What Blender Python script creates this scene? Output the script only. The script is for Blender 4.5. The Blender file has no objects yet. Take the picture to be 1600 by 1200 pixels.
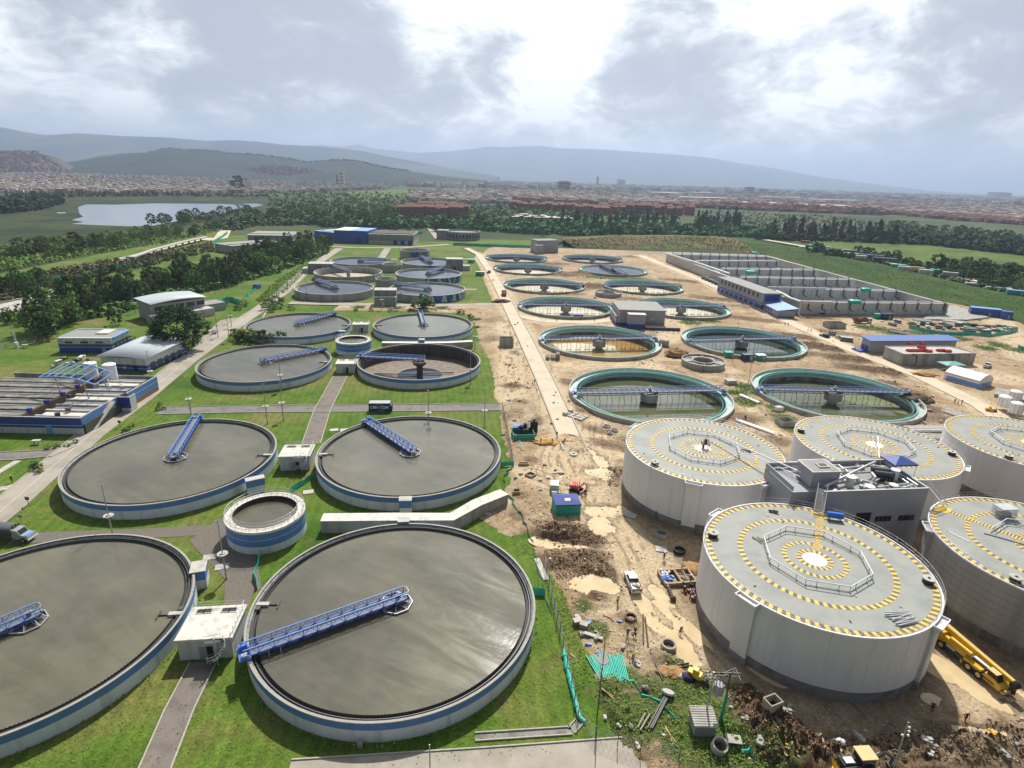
import bpy, math, random
import numpy as np
from mathutils import Vector, Matrix
from mathutils.geometry import delaunay_2d_cdt
R=random.Random(7); NR=np.random.default_rng(7)
PI=math.pi; TAU=2*PI; rad=math.radians
SC=bpy.context.scene; COL=SC.collection
# ------------------------------------------------------------ camera model
F_PX=916.906; PITCH=rad(19.5216); ROLL=rad(1.8974); CAMZ=65.63
_fw=Vector((0,math.cos(PITCH),-math.sin(PITCH))); _r=Vector((1,0,0)); _u=_r.cross(_fw)
_r2=_r*math.cos(ROLL)+_u*math.sin(ROLL); _u2=-_r*math.sin(ROLL)+_u*math.cos(ROLL)
def P(px,py,z=0.0):
    d=_fw+_r2*((px-800)/F_PX)-_u2*((py-600)/F_PX)
    t=(z-CAMZ)/d.z
    return Vector((d.x*t,d.y*t,z))
def PD(px,py,dist):
    """the point seen at px,py at forward (y) distance dist"""
    d=_fw+_r2*((px-800)/F_PX)-_u2*((py-600)/F_PX)
    t=dist/d.y
    return Vector((d.x*t,d.y*t,CAMZ+d.z*t))
SITE=rad(7.3)
# ------------------------------------------------------------ materials
def mat(name,col,rough=.8,var=.18,vs=.6,bump=0,bs=8,metal=0,streak=False,col2=None,c2s=.15,c2t=.55,spec=.5,obj=False,sat=0):
    m=bpy.data.materials.new(name); m.use_nodes=True; nt=m.node_tree; N=nt.nodes; L=nt.links
    b=N['Principled BSDF']; b.inputs['Roughness'].default_value=rough; b.inputs['Metallic'].default_value=metal
    b.inputs['Specular IOR Level'].default_value=spec
    geo=N.new('ShaderNodeNewGeometry'); pos=geo.outputs['Position']
    if streak:
        mp=N.new('ShaderNodeVectorMath'); mp.operation='MULTIPLY'; mp.inputs[1].default_value=(1,1,.12); L.new(pos,mp.inputs[0]); pos=mp.outputs[0]
    n=N.new('ShaderNodeTexNoise'); n.inputs['Scale'].default_value=vs; n.inputs['Detail'].default_value=6; n.inputs['Roughness'].default_value=.65
    L.new(pos,n.inputs['Vector'])
    mr=N.new('ShaderNodeMapRange'); mr.inputs[1].default_value=.25; mr.inputs[2].default_value=.75
    mr.inputs[3].default_value=1-var; mr.inputs[4].default_value=1+var; L.new(n.outputs[0],mr.inputs[0])
    c=N.new('ShaderNodeRGB'); c.outputs[0].default_value=(*col,1); src=c.outputs[0]
    if col2:
        n2=N.new('ShaderNodeTexNoise'); n2.inputs['Scale'].default_value=c2s; n2.inputs['Detail'].default_value=7; n2.inputs['Roughness'].default_value=.6
        L.new(pos,n2.inputs['Vector'])
        m2=N.new('ShaderNodeMapRange'); m2.inputs[1].default_value=c2t-.09; m2.inputs[2].default_value=c2t+.09; L.new(n2.outputs[0],m2.inputs[0])
        mx=N.new('ShaderNodeMixRGB'); L.new(m2.outputs[0],mx.inputs[0]); L.new(src,mx.inputs[1]); mx.inputs[2].default_value=(*col2,1); src=mx.outputs[0]
    if obj:
        oi=N.new('ShaderNodeObjectInfo'); h=N.new('ShaderNodeHueSaturation'); L.new(src,h.inputs['Color'])
        a=N.new('ShaderNodeMapRange'); a.inputs[3].default_value=.455; a.inputs[4].default_value=.53; L.new(oi.outputs['Random'],a.inputs[0]); L.new(a.outputs[0],h.inputs['Hue'])
        f=N.new('ShaderNodeMath'); f.operation='FRACT'; k=N.new('ShaderNodeMath'); k.operation='MULTIPLY'; k.inputs[1].default_value=17.3
        L.new(oi.outputs['Random'],k.inputs[0]); L.new(k.outputs[0],f.inputs[0])
        a2=N.new('ShaderNodeMapRange'); a2.inputs[3].default_value=.6; a2.inputs[4].default_value=1.9; L.new(f.outputs[0],a2.inputs[0]); L.new(a2.outputs[0],h.inputs['Value'])
        src=h.outputs[0]
    v=N.new('ShaderNodeVectorMath'); v.operation='SCALE'; L.new(src,v.inputs[0]); L.new(mr.outputs[0],v.inputs['Scale'])
    L.new(v.outputs[0],b.inputs['Base Color'])
    if bump:
        nb=N.new('ShaderNodeTexNoise'); nb.inputs['Scale'].default_value=bs; nb.inputs['Detail'].default_value=5; L.new(geo.outputs['Position'],nb.inputs['Vector'])
        bp=N.new('ShaderNodeBump'); bp.inputs['Strength'].default_value=1; bp.inputs['Distance'].default_value=bump; L.new(nb.outputs[0],bp.inputs['Height']); L.new(bp.outputs[0],b.inputs['Normal'])
    return m
M={}
def mk(k,*a,**kw): M[k]=mat(k,*a,**kw)
mk('white_wall',(.58,.59,.58),.7,.14,.7,streak=True,col2=(.36,.37,.34),c2s=.7,c2t=.58)
mk('tank_white',(.60,.64,.66),.6,.10,.4,streak=True,col2=(.42,.46,.46),c2s=.5,c2t=.62)
mk('band_blue',(.085,.20,.46),.55,.12,.6,streak=True)
mk('deep_blue',(.02,.06,.30),.5,.15,.5,streak=True)
mk('pale_blue',(.16,.33,.66),.5,.08,1)
mk('rim',(.34,.325,.29),.75,.18,1.4,bump=.01)
mk('launder_dark',(.035,.034,.036),.7,.35,2.5)
mk('launder_pale',(.30,.30,.30),.6,.3,2.2,col2=(.14,.14,.14),c2s=1.6)
mk('weir',(.10,.10,.10),.5,.3,2)
mk('bridge_blue',(.06,.17,.55),.4,.15,2)
mk('bridge_light',(.15,.32,.72),.4,.12,2)
mk('navy_bridge',(.12,.18,.38),.45,.2,1.5)
mk('navy_steel',(.035,.06,.21),.45,.25,1.5)
mk('grate',(.17,.18,.20),.6,.2,4)
mk('dark_steel',(.07,.07,.075),.55,.25,3)
mk('grey_steel',(.36,.37,.38),.45,.15,3,metal=.3)
mk('galv',(.55,.56,.57),.4,.12,3,metal=.4)
mk('concrete',(.36,.355,.33),.85,.18,.6,streak=True,col2=(.24,.235,.215),c2s=.35,c2t=.56,bump=.01)
mk('concrete_pale',(.50,.48,.44),.85,.16,.8,col2=(.36,.34,.30),c2s=.5,c2t=.58)
mk('concrete_grey',(.27,.275,.28),.85,.15,.5,streak=True,col2=(.19,.19,.19),c2s=.4,c2t=.58)
mk('concrete_cast',(.40,.385,.355),.88,.22,.5,streak=True,col2=(.24,.23,.21),c2s=.25,c2t=.55,bump=.015)
mk('concrete_raw',(.25,.245,.225),.88,.22,.5,streak=True,col2=(.13,.125,.11),c2s=.3,c2t=.54,bump=.015)
mk('roof_white',(.66,.63,.57),.75,.12,.8,col2=(.42,.39,.33),c2s=.8,c2t=.58)
mk('roof_metal',(.46,.52,.55),.45,.10,.5)
mk('roof_grey',(.28,.28,.27),.8,.2,.7)
mk('wall_grey',(.34,.345,.375),.75,.08,.6,streak=True)
mk('wall_dark',(.10,.105,.12),.8,.1,.6)
mk('digester_wall',(.72,.71,.70),.6,.05,.5,streak=True,col2=(.61,.60,.585),c2s=.45,c2t=.63)
mk('digester_roof',(.300,.312,.285),.7,.09,.5,col2=(.245,.262,.245),c2s=.2,c2t=.55)
mk('digester_seam',(.50,.49,.48),.7,.1,1)
mk('digester_base',(.23,.225,.215),.85,.2,.6,col2=(.15,.145,.13),c2s=.5)
mk('hazard_yellow',(.72,.49,.055),.6,.2,1.2,col2=(.36,.34,.27),c2s=1.1,c2t=.63)
mk('hazard_dark',(.13,.10,.085),.7,.2,1.2,col2=(.27,.27,.24),c2s=.9,c2t=.60)
mk('white_paint',(.80,.79,.80),.5,.05,1)
mk('black',(.015,.015,.016),.5,.2,2)
mk('rubber',(.02,.02,.02),.8,.2,2)
mk('glass',(.02,.03,.04),.12,.1,2)
mk('yellow_paint',(.74,.45,.025),.4,.12,2)
mk('cream_roof',(.66,.50,.22),.5,.1,2)
mk('red_paint',(.50,.03,.02),.4,.15,2)
mk('orange_red',(.55,.09,.05),.5,.15,2)
mk('car_white',(.72,.72,.72),.3,.03,1)
mk('navy_container',(.022,.035,.12),.45,.12,1)
mk('container_blue',(.03,.10,.38),.45,.12,1)
mk('teal',(.02,.36,.27),.55,.15,1.5)
mk('teal_bright',(.03,.50,.40),.5,.12,1.5)
mk('teal_fade',(.20,.44,.42),.7,.18,.8,streak=True)
mk('green_wall',(.40,.60,.56),.7,.22,.5,col2=(.50,.60,.56),c2s=.3,c2t=.55)
mk('green_dark',(.09,.42,.36),.6,.25,.8)
mk('aqua_channel',(.40,.50,.47),.5,.2,.5,col2=(.20,.27,.25),c2s=.4)
mk('canvas_blue',(.03,.07,.30),.6,.12,1)
mk('bright_blue',(.02,.15,.60),.4,.1,1)
mk('wood',(.40,.29,.17),.8,.25,2)
mk('grey_wood',(.36,.32,.26),.85,.25,2)
mk('tent_white',(.80,.79,.76),.6,.04,.5)
mk('pipe_pale',(.62,.60,.56),.5,.12,1)
mk('rust_red',(.30,.09,.05),.8,.2,2)
mk('brick_red',(.30,.115,.07),.85,.2,.4)
mk('roof_clay',(.26,.12,.085),.9,.25,.3)
mk('asphalt',(.20,.185,.17),.9,.15,1.0,col2=(.14,.125,.115),c2s=.35,c2t=.56,bump=.01)
mk('path_dark',(.20,.172,.150),.9,.2,1,col2=(.13,.112,.098),c2s=.5,c2t=.58)
mk('road_pale',(.38,.345,.29),.9,.12,.5,col2=(.30,.27,.22),c2s=.12,c2t=.55)
mk('road_sand',(.62,.52,.385),.92,.06,.8,col2=(.52,.42,.30),c2s=.12,c2t=.58)
mk('gravel',(.16,.14,.115),.95,.35,3,bump=.03,bs=10)
mk('kerb',(.42,.39,.33),.85,.2,1.5)
mk('paint_line',(.55,.52,.45),.8,.25,2)
mk('sand',(.50,.30,.09),.95,.15,1.5,bump=.03)
mk('earth_dark',(.12,.08,.05),.95,.35,1.5,bump=.08,bs=3)
mk('earth_orange',(.36,.21,.09),.95,.25,1.2,bump=.06,bs=3)
mk('rubble',(.28,.25,.21),.95,.4,2,bump=.05)
mk('bark',(.10,.075,.05),.9,.3,3)
mk('leaf_dark',(.062,.108,.040),.9,.45,.35,obj=True,spec=.06)
mk('leaf_mid',(.085,.148,.042),.9,.45,.35,obj=True,spec=.06)
mk('leaf_light',(.115,.175,.036),.9,.4,.35,obj=True,spec=.06)
mk('weed',(.19,.35,.06),.9,.4,.5,col2=(.30,.31,.11),c2s=.4,spec=.05)
mk('algae',(.085,.115,.03),.7,.3,.4,col2=(.13,.14,.05),c2s=.2)
mk('basin_floor',(.34,.345,.345),.8,.15,.12,col2=(.24,.245,.245),c2s=.05)
mk('roof_blue',(.085,.17,.44),.45,.08,.5)
mk('scrub',(.095,.105,.042),.9,.4,.4,col2=(.15,.12,.06),c2s=.15,spec=.2)
mk('skin',(.28,.16,.10),.6,.05,1)
mk('cloth_navy',(.02,.02,.06),.8,.2,8)
mk('cloth_red',(.40,.05,.03),.8,.2,8)
mk('cloth_yellow',(.62,.50,.03),.8,.2,8)
mk('cloth_dark',(.03,.028,.03),.8,.2,8)
mk('helmet_white',(.75,.75,.72),.4,.05,2)
mk('helmet_yellow',(.70,.50,.04),.4,.05,2)
mk('mural_teal',(.03,.19,.25),.7,.3,.8,col2=(.01,.06,.22),c2s=.35,c2t=.5)
mk('mural_blue',(.01,.08,.34),.7,.3,.8,col2=(.02,.26,.34),c2s=.4,c2t=.55)
mk('far_wall',(.38,.30,.26),.9,.5,.05)
def water_mat(name,col,col2,rough=.09,sc=.06,bump=.012,spec=.5,streaks=False):
    m=mat(name,col,rough,.12,.25,col2=col2,c2s=sc,c2t=.5,spec=spec)
    nt=m.node_tree; N=nt.nodes; L=nt.links; b=N['Principled BSDF']; geo=[n for n in N if n.type=='NEW_GEOMETRY'][0]
    b.inputs['IOR'].default_value=1.33
    a=N.new('ShaderNodeTexNoise'); a.inputs['Scale'].default_value=1.3; a.inputs['Detail'].default_value=4; a.inputs['Distortion'].default_value=.6
    L.new(geo.outputs['Position'],a.inputs['Vector'])
    g=N.new('ShaderNodeTexNoise'); g.inputs['Scale'].default_value=.09; g.inputs['Detail'].default_value=3; L.new(geo.outputs['Position'],g.inputs['Vector'])
    gr=N.new('ShaderNodeMapRange'); gr.inputs[1].default_value=.42; gr.inputs[2].default_value=.62; L.new(g.outputs[0],gr.inputs[0])
    mu=N.new('ShaderNodeMath'); mu.operation='MULTIPLY'; L.new(a.outputs[0],mu.inputs[0]); L.new(gr.outputs[0],mu.inputs[1])
    bp=N.new('ShaderNodeBump'); bp.inputs['Distance'].default_value=bump; bp.inputs['Strength'].default_value=1
    L.new(mu.outputs[0],bp.inputs['Height']); L.new(bp.outputs[0],b.inputs['Normal'])
    if streaks:      # wind lanes and thin scum on the surface
        vr=N.new('ShaderNodeVectorRotate'); vr.rotation_type='Z_AXIS'; vr.inputs['Angle'].default_value=.5; L.new(geo.outputs['Position'],vr.inputs['Vector'])
        vm=N.new('ShaderNodeVectorMath'); vm.operation='MULTIPLY'; vm.inputs[1].default_value=(.05,.22,1); L.new(vr.outputs[0],vm.inputs[0])
        s1=N.new('ShaderNodeTexNoise'); s1.inputs['Scale'].default_value=1; s1.inputs['Detail'].default_value=9; s1.inputs['Roughness'].default_value=.7; s1.inputs['Distortion'].default_value=.7; L.new(vm.outputs[0],s1.inputs['Vector'])
        r1=N.new('ShaderNodeMapRange'); r1.inputs[1].default_value=.38; r1.inputs[2].default_value=.66; r1.inputs[3].default_value=.90; r1.inputs[4].default_value=1.14; L.new(s1.outputs[0],r1.inputs[0])
        src=b.inputs['Base Color'].links[0].from_socket; v2=N.new('ShaderNodeVectorMath'); v2.operation='SCALE'; L.new(src,v2.inputs[0]); L.new(r1.outputs[0],v2.inputs['Scale']); L.new(v2.outputs[0],b.inputs['Base Color'])
        r2=N.new('ShaderNodeMapRange'); r2.inputs[1].default_value=.40; r2.inputs[2].default_value=.62; r2.inputs[3].default_value=.09; r2.inputs[4].default_value=.20; L.new(s1.outputs[0],r2.inputs[0]); L.new(r2.outputs[0],b.inputs['Roughness'])
    return m
M['tank_water']=water_mat('tank_water',(.150,.141,.095),(.108,.103,.075),.03,.045,.014,1.0,True)
M['clear_water']=water_mat('clear_water',(.050,.062,.078),(.040,.050,.066),.04,.06,.008)
M['green_water']=water_mat('green_water',(.085,.10,.042),(.115,.12,.066),.03,.05,.006)
M['dark_water']=water_mat('dark_water',(.05,.07,.055),(.065,.08,.06),.035,.06,.006)
M['ochre_water']=water_mat('ochre_water',(.34,.20,.04),(.38,.25,.08),.15)
M['pale_floor']=mat('pale_floor',(.46,.41,.30),.6,.12,.3,col2=(.30,.27,.13),c2s=.06,c2t=.52)
M['sludge_floor']=mat('sludge_floor',(.19,.13,.08),.6,.35,1.2,col2=(.10,.07,.042),c2s=.5,c2t=.5,bump=.05)
M['puddle']=water_mat('puddle',(.66,.52,.32),(.58,.45,.26),.06,.3,.004)
M['lake_water']=water_mat('lake_water',(.05,.06,.06),(.04,.05,.05),.05,.01,.01)
# ------------------------------------------------------------ mesh builder
class MB:
    def __init__(s): s.v=[]; s.f=[]; s.m=[]; s.sm=[]
    def add(s,vs,fs,m=0,sm=False,T=None):
        o=len(s.v)
        if T is not None: vs=[T@Vector(v) for v in vs]
        s.v.extend([tuple(v) for v in vs])
        for i,f in enumerate(fs):
            s.f.append(tuple(o+k for k in f)); s.m.append(m if not isinstance(m,(list,tuple)) else m[i]); s.sm.append(sm)
        return s
    def box(s,x0,x1,y0,y1,z0,z1,m=0,T=None):
        vs=[(x0,y0,z0),(x1,y0,z0),(x1,y1,z0),(x0,y1,z0),(x0,y0,z1),(x1,y0,z1),(x1,y1,z1),(x0,y1,z1)]
        return s.add(vs,[(0,3,2,1),(4,5,6,7),(0,1,5,4),(1,2,6,5),(2,3,7,6),(3,0,4,7)],m,T=T)
    def obox(s,c,d,rz=0,m=0,rx=0,ry=0):
        T=Matrix.Translation(c)@Matrix.Rotation(rz,4,'Z')@Matrix.Rotation(ry,4,'Y')@Matrix.Rotation(rx,4,'X')
        return s.box(-d[0]/2,d[0]/2,-d[1]/2,d[1]/2,-d[2]/2,d[2]/2,m,T)
    def bar(s,a,b,w=.1,m=0,h=None):
        a=Vector(a);b=Vector(b);d=b-a;L=d.length
        if L<1e-5: return s
        q=d.to_track_quat('X','Z').to_matrix().to_4x4()
        h=h or w
        return s.box(0,L,-w/2,w/2,-h/2,h/2,m,Matrix.Translation(a)@q)
    def tube(s,a,b,r=.05,n=8,m=0,r2=None,cap=True):
        a=Vector(a);b=Vector(b);d=b-a
        if d.length<1e-5: return s
        q=d.to_track_quat('Z','Y').to_matrix().to_4x4(); T=Matrix.Translation(a)@q; L=d.length; r2=r if r2 is None else r2
        vs=[(r*math.cos(TAU*i/n),r*math.sin(TAU*i/n),0) for i in range(n)]+[(r2*math.cos(TAU*i/n),r2*math.sin(TAU*i/n),L) for i in range(n)]
        s.add(vs,[(i,(i+1)%n,n+(i+1)%n,n+i) for i in range(n)],m,True,T)
        if cap: s.add(vs,[tuple(reversed(range(n))),tuple(range(n,2*n))],m,False,T)
        return s
    def path(s,pts,r=.05,n=6,m=0):
        for a,b in zip(pts,pts[1:]): s.tube(a,b,r,n,m)
        return s
    def lathe(s,prof,n=64,ms=0,c=(0,0,0),a0=0,a1=TAU,sm=True):
        full=abs(a1-a0-TAU)<1e-6; k=n if full else n+1
        for j in range(len(prof)-1):
            (r0,z0),(r1,z1)=prof[j],prof[j+1]; vs=[];fs=[]
            for i in range(k):
                a=a0+(a1-a0)*i/n; ca,sa=math.cos(a),math.sin(a)
                vs+=[(c[0]+r0*ca,c[1]+r0*sa,c[2]+z0),(c[0]+r1*ca,c[1]+r1*sa,c[2]+z1)]
            for i in range(n):
                q=(i+1)%k
                fs.append((2*i,2*q,2*q+1,2*i+1))
            s.add(vs,fs,ms if isinstance(ms,int) else ms[j],sm)
        return s
    def disc(s,r,z,n=64,m=0,c=(0,0)):
        return s.add([(c[0]+r*math.cos(TAU*i/n),c[1]+r*math.sin(TAU*i/n),z) for i in range(n)],[tuple(range(n))],m)
    def prism(s,pts,z0,z1,m=0,mt=None):
        a=sum(p[0]*q[1]-q[0]*p[1] for p,q in zip(pts,list(pts[1:])+[pts[0]]))
        if a<0: pts=list(reversed(pts))
        n=len(pts); vs=[(p[0],p[1],z0) for p in pts]+[(p[0],p[1],z1) for p in pts]
        s.add(vs,[(i,(i+1)%n,n+(i+1)%n,n+i) for i in range(n)],m)
        return s.add(vs,[tuple(range(n,2*n)),tuple(reversed(range(n)))],m if mt is None else mt)
    def quad(s,a,b,c,d,m=0): return s.add([a,b,c,d],[(0,1,2,3)],m)
    def blob(s,c,r,m=0,seed=0,n=10,k=6,amp=.25,flat=False):
        g=random.Random(seed); vs=[];fs=[]
        for j in range(k+1):
            t=PI*j/k*(.5 if flat else 1)
            for i in range(n):
                a=TAU*i/n; q=1+amp*(g.random()-.5)*2
                vs.append((c[0]+r[0]*q*math.sin(t)*math.cos(a),c[1]+r[1]*q*math.sin(t)*math.sin(a),c[2]+r[2]*q*math.cos(t)))
        for j in range(k):
            for i in range(n): fs.append((j*n+i,(j+1)*n+i,(j+1)*n+(i+1)%n,j*n+(i+1)%n))
        return s.add(vs,fs,m,True)
    def build(s,name,mats,parent=None,loc=None,rz=0):
        me=bpy.data.meshes.new(name); me.from_pydata(s.v,[],s.f)
        if not isinstance(mats,(list,tuple)): mats=[mats]
        for k in mats: me.materials.append(M[k] if isinstance(k,str) else k)
        me.polygons.foreach_set('material_index',s.m); me.polygons.foreach_set('use_smooth',s.sm); me.update()
        o=bpy.data.objects.new(name,me); COL.objects.link(o)
        if parent is not None: o.parent=parent
        if loc is not None: o.location=loc
        if rz: o.rotation_euler.z=rz
        return o
def npmesh(name,V,Fq,mats,mi=None,smooth=False,parent=None,attrs=None):
    """mesh from numpy arrays: V (n,3), Fq (m,k)"""
    me=bpy.data.meshes.new(name); k=Fq.shape[1]
    me.vertices.add(len(V)); me.vertices.foreach_set('co',np.ascontiguousarray(V,dtype=np.float32).ravel())
    me.loops.add(Fq.size); me.loops.foreach_set('vertex_index',np.ascontiguousarray(Fq,dtype=np.int32).ravel())
    me.polygons.add(len(Fq)); me.polygons.foreach_set('loop_start',np.arange(0,Fq.size,k,dtype=np.int32))
    if mi is not None: me.polygons.foreach_set('material_index',np.ascontiguousarray(mi,dtype=np.int32))
    if smooth: me.polygons.foreach_set('use_smooth',np.ones(len(Fq),dtype=bool))
    for key in (mats if isinstance(mats,(list,tuple)) else [mats]): me.materials.append(M[key] if isinstance(key,str) else key)
    if attrs:
        for nm,arr in attrs.items():
            at=me.attributes.new(nm,'FLOAT','POINT'); at.data.foreach_set('value',np.ascontiguousarray(arr,dtype=np.float32))
    me.update(calc_edges=True); me.validate()
    o=bpy.data.objects.new(name,me); COL.objects.link(o)
    if parent is not None: o.parent=parent
    return o
def tag(o,label=None,cat=None,group=None,kind=None):
    if label: o['label']=label
    if cat: o['category']=cat
    if group: o['group']=group
    if kind: o['kind']=kind
    return o
def thing(name,label,cat,loc=(0,0,0),rz=0,group=None):
    o=bpy.data.objects.new(name,None); o.empty_display_size=.5; COL.objects.link(o); o.location=loc; o.rotation_euler=(0,0,rz)
    return tag(o,label,cat,group)
def kids(o): return list(o.children)
def dup(o,loc=None,rz=None,label=None,group=None,parent=None,scale=None):
    c=o.copy(); COL.objects.link(c)
    if parent is not None: c.parent=parent
    if loc is not None: c.location=loc
    if rz is not None: c.rotation_euler=(0,0,rz)
    if scale is not None: c.scale=scale if not isinstance(scale,(int,float)) else (scale,)*3
    if label: c['label']=label
    if group: c['group']=group
    for ch in kids(o): dup(ch,parent=c)
    return c
def struct(o): o['kind']='structure'; return o
def sheet(name,pts,z,m,thick=0.0):
    b=MB(); pts=[(p[0],p[1]) for p in pts]
    if thick: b.prism(pts,z-thick,z)
    else:
        a=sum(p[0]*q[1]-q[0]*p[1] for p,q in zip(pts,pts[1:]+[pts[0]]))
        if a<0: pts=pts[::-1]
        b.add([(p[0],p[1],z) for p in pts],[tuple(range(len(pts)))])
    return struct(b.build(name,m))
def ribbon(pts,w):
    """left and right offset polylines of a path"""
    L=[];Rr=[]
    for i,p in enumerate(pts):
        a=pts[max(i-1,0)];b=pts[min(i+1,len(pts)-1)]
        d=Vector((b[0]-a[0],b[1]-a[1])).normalized(); n=Vector((-d.y,d.x))*w/2
        L.append((p[0]+n.x,p[1]+n.y)); Rr.append((p[0]-n.x,p[1]-n.y))
    return L,Rr
def strip(b,L,Rr,z,m=0):
    for i in range(len(L)-1):
        b.quad((*Rr[i],z),(*Rr[i+1],z),(*L[i+1],z),(*L[i],z),m)
    return b
def vnoise(x,y,seed=0,octaves=4,lac=2.0,gain=.5):
    out=np.zeros_like(x); amp=1.0; tot=0
    for o in range(octaves):
        rg=np.random.default_rng(seed*101+o); tab=rg.random(4096)
        xi=np.floor(x).astype(np.int64); yi=np.floor(y).astype(np.int64); fx=x-xi; fy=y-yi
        fx=fx*fx*(3-2*fx); fy=fy*fy*(3-2*fy)
        h=lambda a,b: tab[((a*73856093)^(b*19349663))&4095]
        out+=amp*((h(xi,yi)*(1-fx)+h(xi+1,yi)*fx)*(1-fy)+(h(xi,yi+1)*(1-fx)+h(xi+1,yi+1)*fx)*fy)
        tot+=amp; amp*=gain; x=x*lac+13.7; y=y*lac+7.1
    return out/tot
def sstep(a,b,x):
    t=np.clip((x-a)/(b-a),0,1); return t*t*(3-2*t)
# ------------------------------------------------------------ camera, sun, sky, haze
cd=bpy.data.cameras.new('camera'); cam=bpy.data.objects.new('camera',cd); COL.objects.link(cam)
cd.sensor_fit='HORIZONTAL'; cd.sensor_width=36; cd.lens=F_PX/1600*36; cd.clip_start=.5; cd.clip_end=90000
mw=Matrix.Identity(4)
for i in range(3): mw[i][0]=_r2[i]; mw[i][1]=_u2[i]; mw[i][2]=-_fw[i]
mw[0][3]=0;mw[1][3]=0;mw[2][3]=CAMZ; cam.matrix_world=mw; SC.camera=cam
SUN_EL=rad(49); SUN_AZ=rad(9)      # azimuth to the right of straight ahead (+y)
sd=bpy.data.lights.new('sun','SUN'); sd.energy=5.0; sd.angle=rad(.6); sd.color=(1,.95,.86)
so=bpy.data.objects.new('sun',sd); COL.objects.link(so)
sdir=Vector((math.sin(SUN_AZ)*math.cos(SUN_EL),math.cos(SUN_AZ)*math.cos(SUN_EL),math.sin(SUN_EL)))
so.rotation_euler=sdir.to_track_quat('Z','Y').to_euler(); so.location=(0,0,900)
w=bpy.data.worlds.new('World'); SC.world=w; w.use_nodes=True; nt=w.node_tree; N=nt.nodes; L=nt.links
bg=N['Background']
sky=N.new('ShaderNodeTexSky'); sky.sky_type='NISHITA'; sky.sun_disc=False; sky.sun_elevation=SUN_EL; sky.sun_rotation=SUN_AZ
sky.air_density=1.2; sky.dust_density=2.0
tc=N.new('ShaderNodeTexCoord'); sep=N.new('ShaderNodeSeparateXYZ'); L.new(tc.outputs['Generated'],sep.inputs[0])
def Mth(op,a,b=None,c=None):
    n=N.new('ShaderNodeMath'); n.operation=op
    for i,x in enumerate((a,b,c)):
        if x is None: continue
        if isinstance(x,(int,float)): n.inputs[i].default_value=x
        else: L.new(x,n.inputs[i])
    return n.outputs[0]
def MR(x,a,b,c=0,d=1,smooth=True):
    n=N.new('ShaderNodeMapRange'); n.interpolation_type='SMOOTHSTEP' if smooth else 'LINEAR'
    L.new(x,n.inputs[0]); n.inputs[1].default_value=a;n.inputs[2].default_value=b;n.inputs[3].default_value=c;n.inputs[4].default_value=d
    return n.outputs[0]
zc=Mth('MAXIMUM',sep.outputs[2],0.0); den=Mth('ADD',zc,.13)
cx=Mth('DIVIDE',sep.outputs[0],den); cy=Mth('DIVIDE',sep.outputs[1],den)
cmb=N.new('ShaderNodeCombineXYZ'); L.new(sep.outputs[0],cmb.inputs[0]); L.new(sep.outputs[1],cmb.inputs[1]); L.new(Mth('MULTIPLY',sep.outputs[2],1.9),cmb.inputs[2])
def noise(scale,det,rough=.55,dist=0,off=0):
    v=N.new('ShaderNodeVectorMath'); v.operation='ADD'; v.inputs[1].default_value=(off,off*.7,off*.3); L.new(cmb.outputs[0],v.inputs[0])
    n=N.new('ShaderNodeTexNoise'); n.inputs['Scale'].default_value=scale; n.inputs['Detail'].default_value=det; n.inputs['Roughness'].default_value=rough; n.inputs['Distortion'].default_value=dist
    L.new(v.outputs[0],n.inputs['Vector']); return n.outputs[0]
def lobe(px,py,width,flat=1.0):
    """soft bump around the sky direction seen at px,py: real directions on the dome"""
    d=(_fw+_r2*((px-800)/F_PX)-_u2*((py-600)/F_PX)).normalized()
    n=N.new('ShaderNodeVectorMath'); n.operation='DOT_PRODUCT'; L.new(tc.outputs['Generated'],n.inputs[0]); n.inputs[1].default_value=d
    return MR(n.outputs['Value'],math.cos(width),1.0)
big=noise(3.2,6,.55,.4,3.1); fine=noise(8.0,9,.60,.5,1.7); wisp=noise(22,8,.62,.5,8.3)
shape=Mth('ADD',Mth('MULTIPLY',MR(big,.3,.7,0,1,False),.26),Mth('ADD',Mth('MULTIPLY',MR(fine,.36,.64,0,1,False),.50),Mth('MULTIPLY',MR(wisp,.32,.68,0,1,False),.24)))
dk=None
for px,py,wd,a in ((430,80,.24,.30),(590,140,.13,.22),(1050,115,.13,.34),(760,170,.14,.14),(1540,130,.14,.22),(120,30,.12,.16),(1180,190,.12,.12),(1450,60,.13,.12)):
    t=Mth('MULTIPLY',lobe(px,py,wd),a); dk=t if dk is None else Mth('ADD',dk,t)
lt=None
for px,py,wd,a in ((880,30,.12,.28),(860,130,.08,.24),(1290,30,.17,.20),(1380,130,.22,.08),(690,20,.09,.22),(240,50,.07,.26),(70,160,.14,.22),(300,160,.14,.16),(980,-150,.5,.13),(840,200,.12,.22),(650,110,.05,.20),(520,190,.10,.14)):
    t=Mth('MULTIPLY',lobe(px,py,wd),a); lt=t if lt is None else Mth('ADD',lt,t)
dens=Mth('ADD',Mth('SUBTRACT',shape,lt),dk)
ramp=N.new('ShaderNodeValToRGB'); L.new(MR(dens,.20,.80,0,1,False),ramp.inputs[0])
el=ramp.color_ramp.elements; el[0].position=0; el[0].color=(1.25,1.25,1.25,1); el[1].position=1; el[1].color=(.43,.455,.51,1)
for p,c in ((.16,(1.05,1.06,1.06,1)),(.30,(.88,.90,.92,1)),(.42,(.78,.79,.81,1)),(.54,(.64,.66,.69,1)),(.72,(.50,.525,.575,1))):
    e=el.new(p); e.color=c
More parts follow.
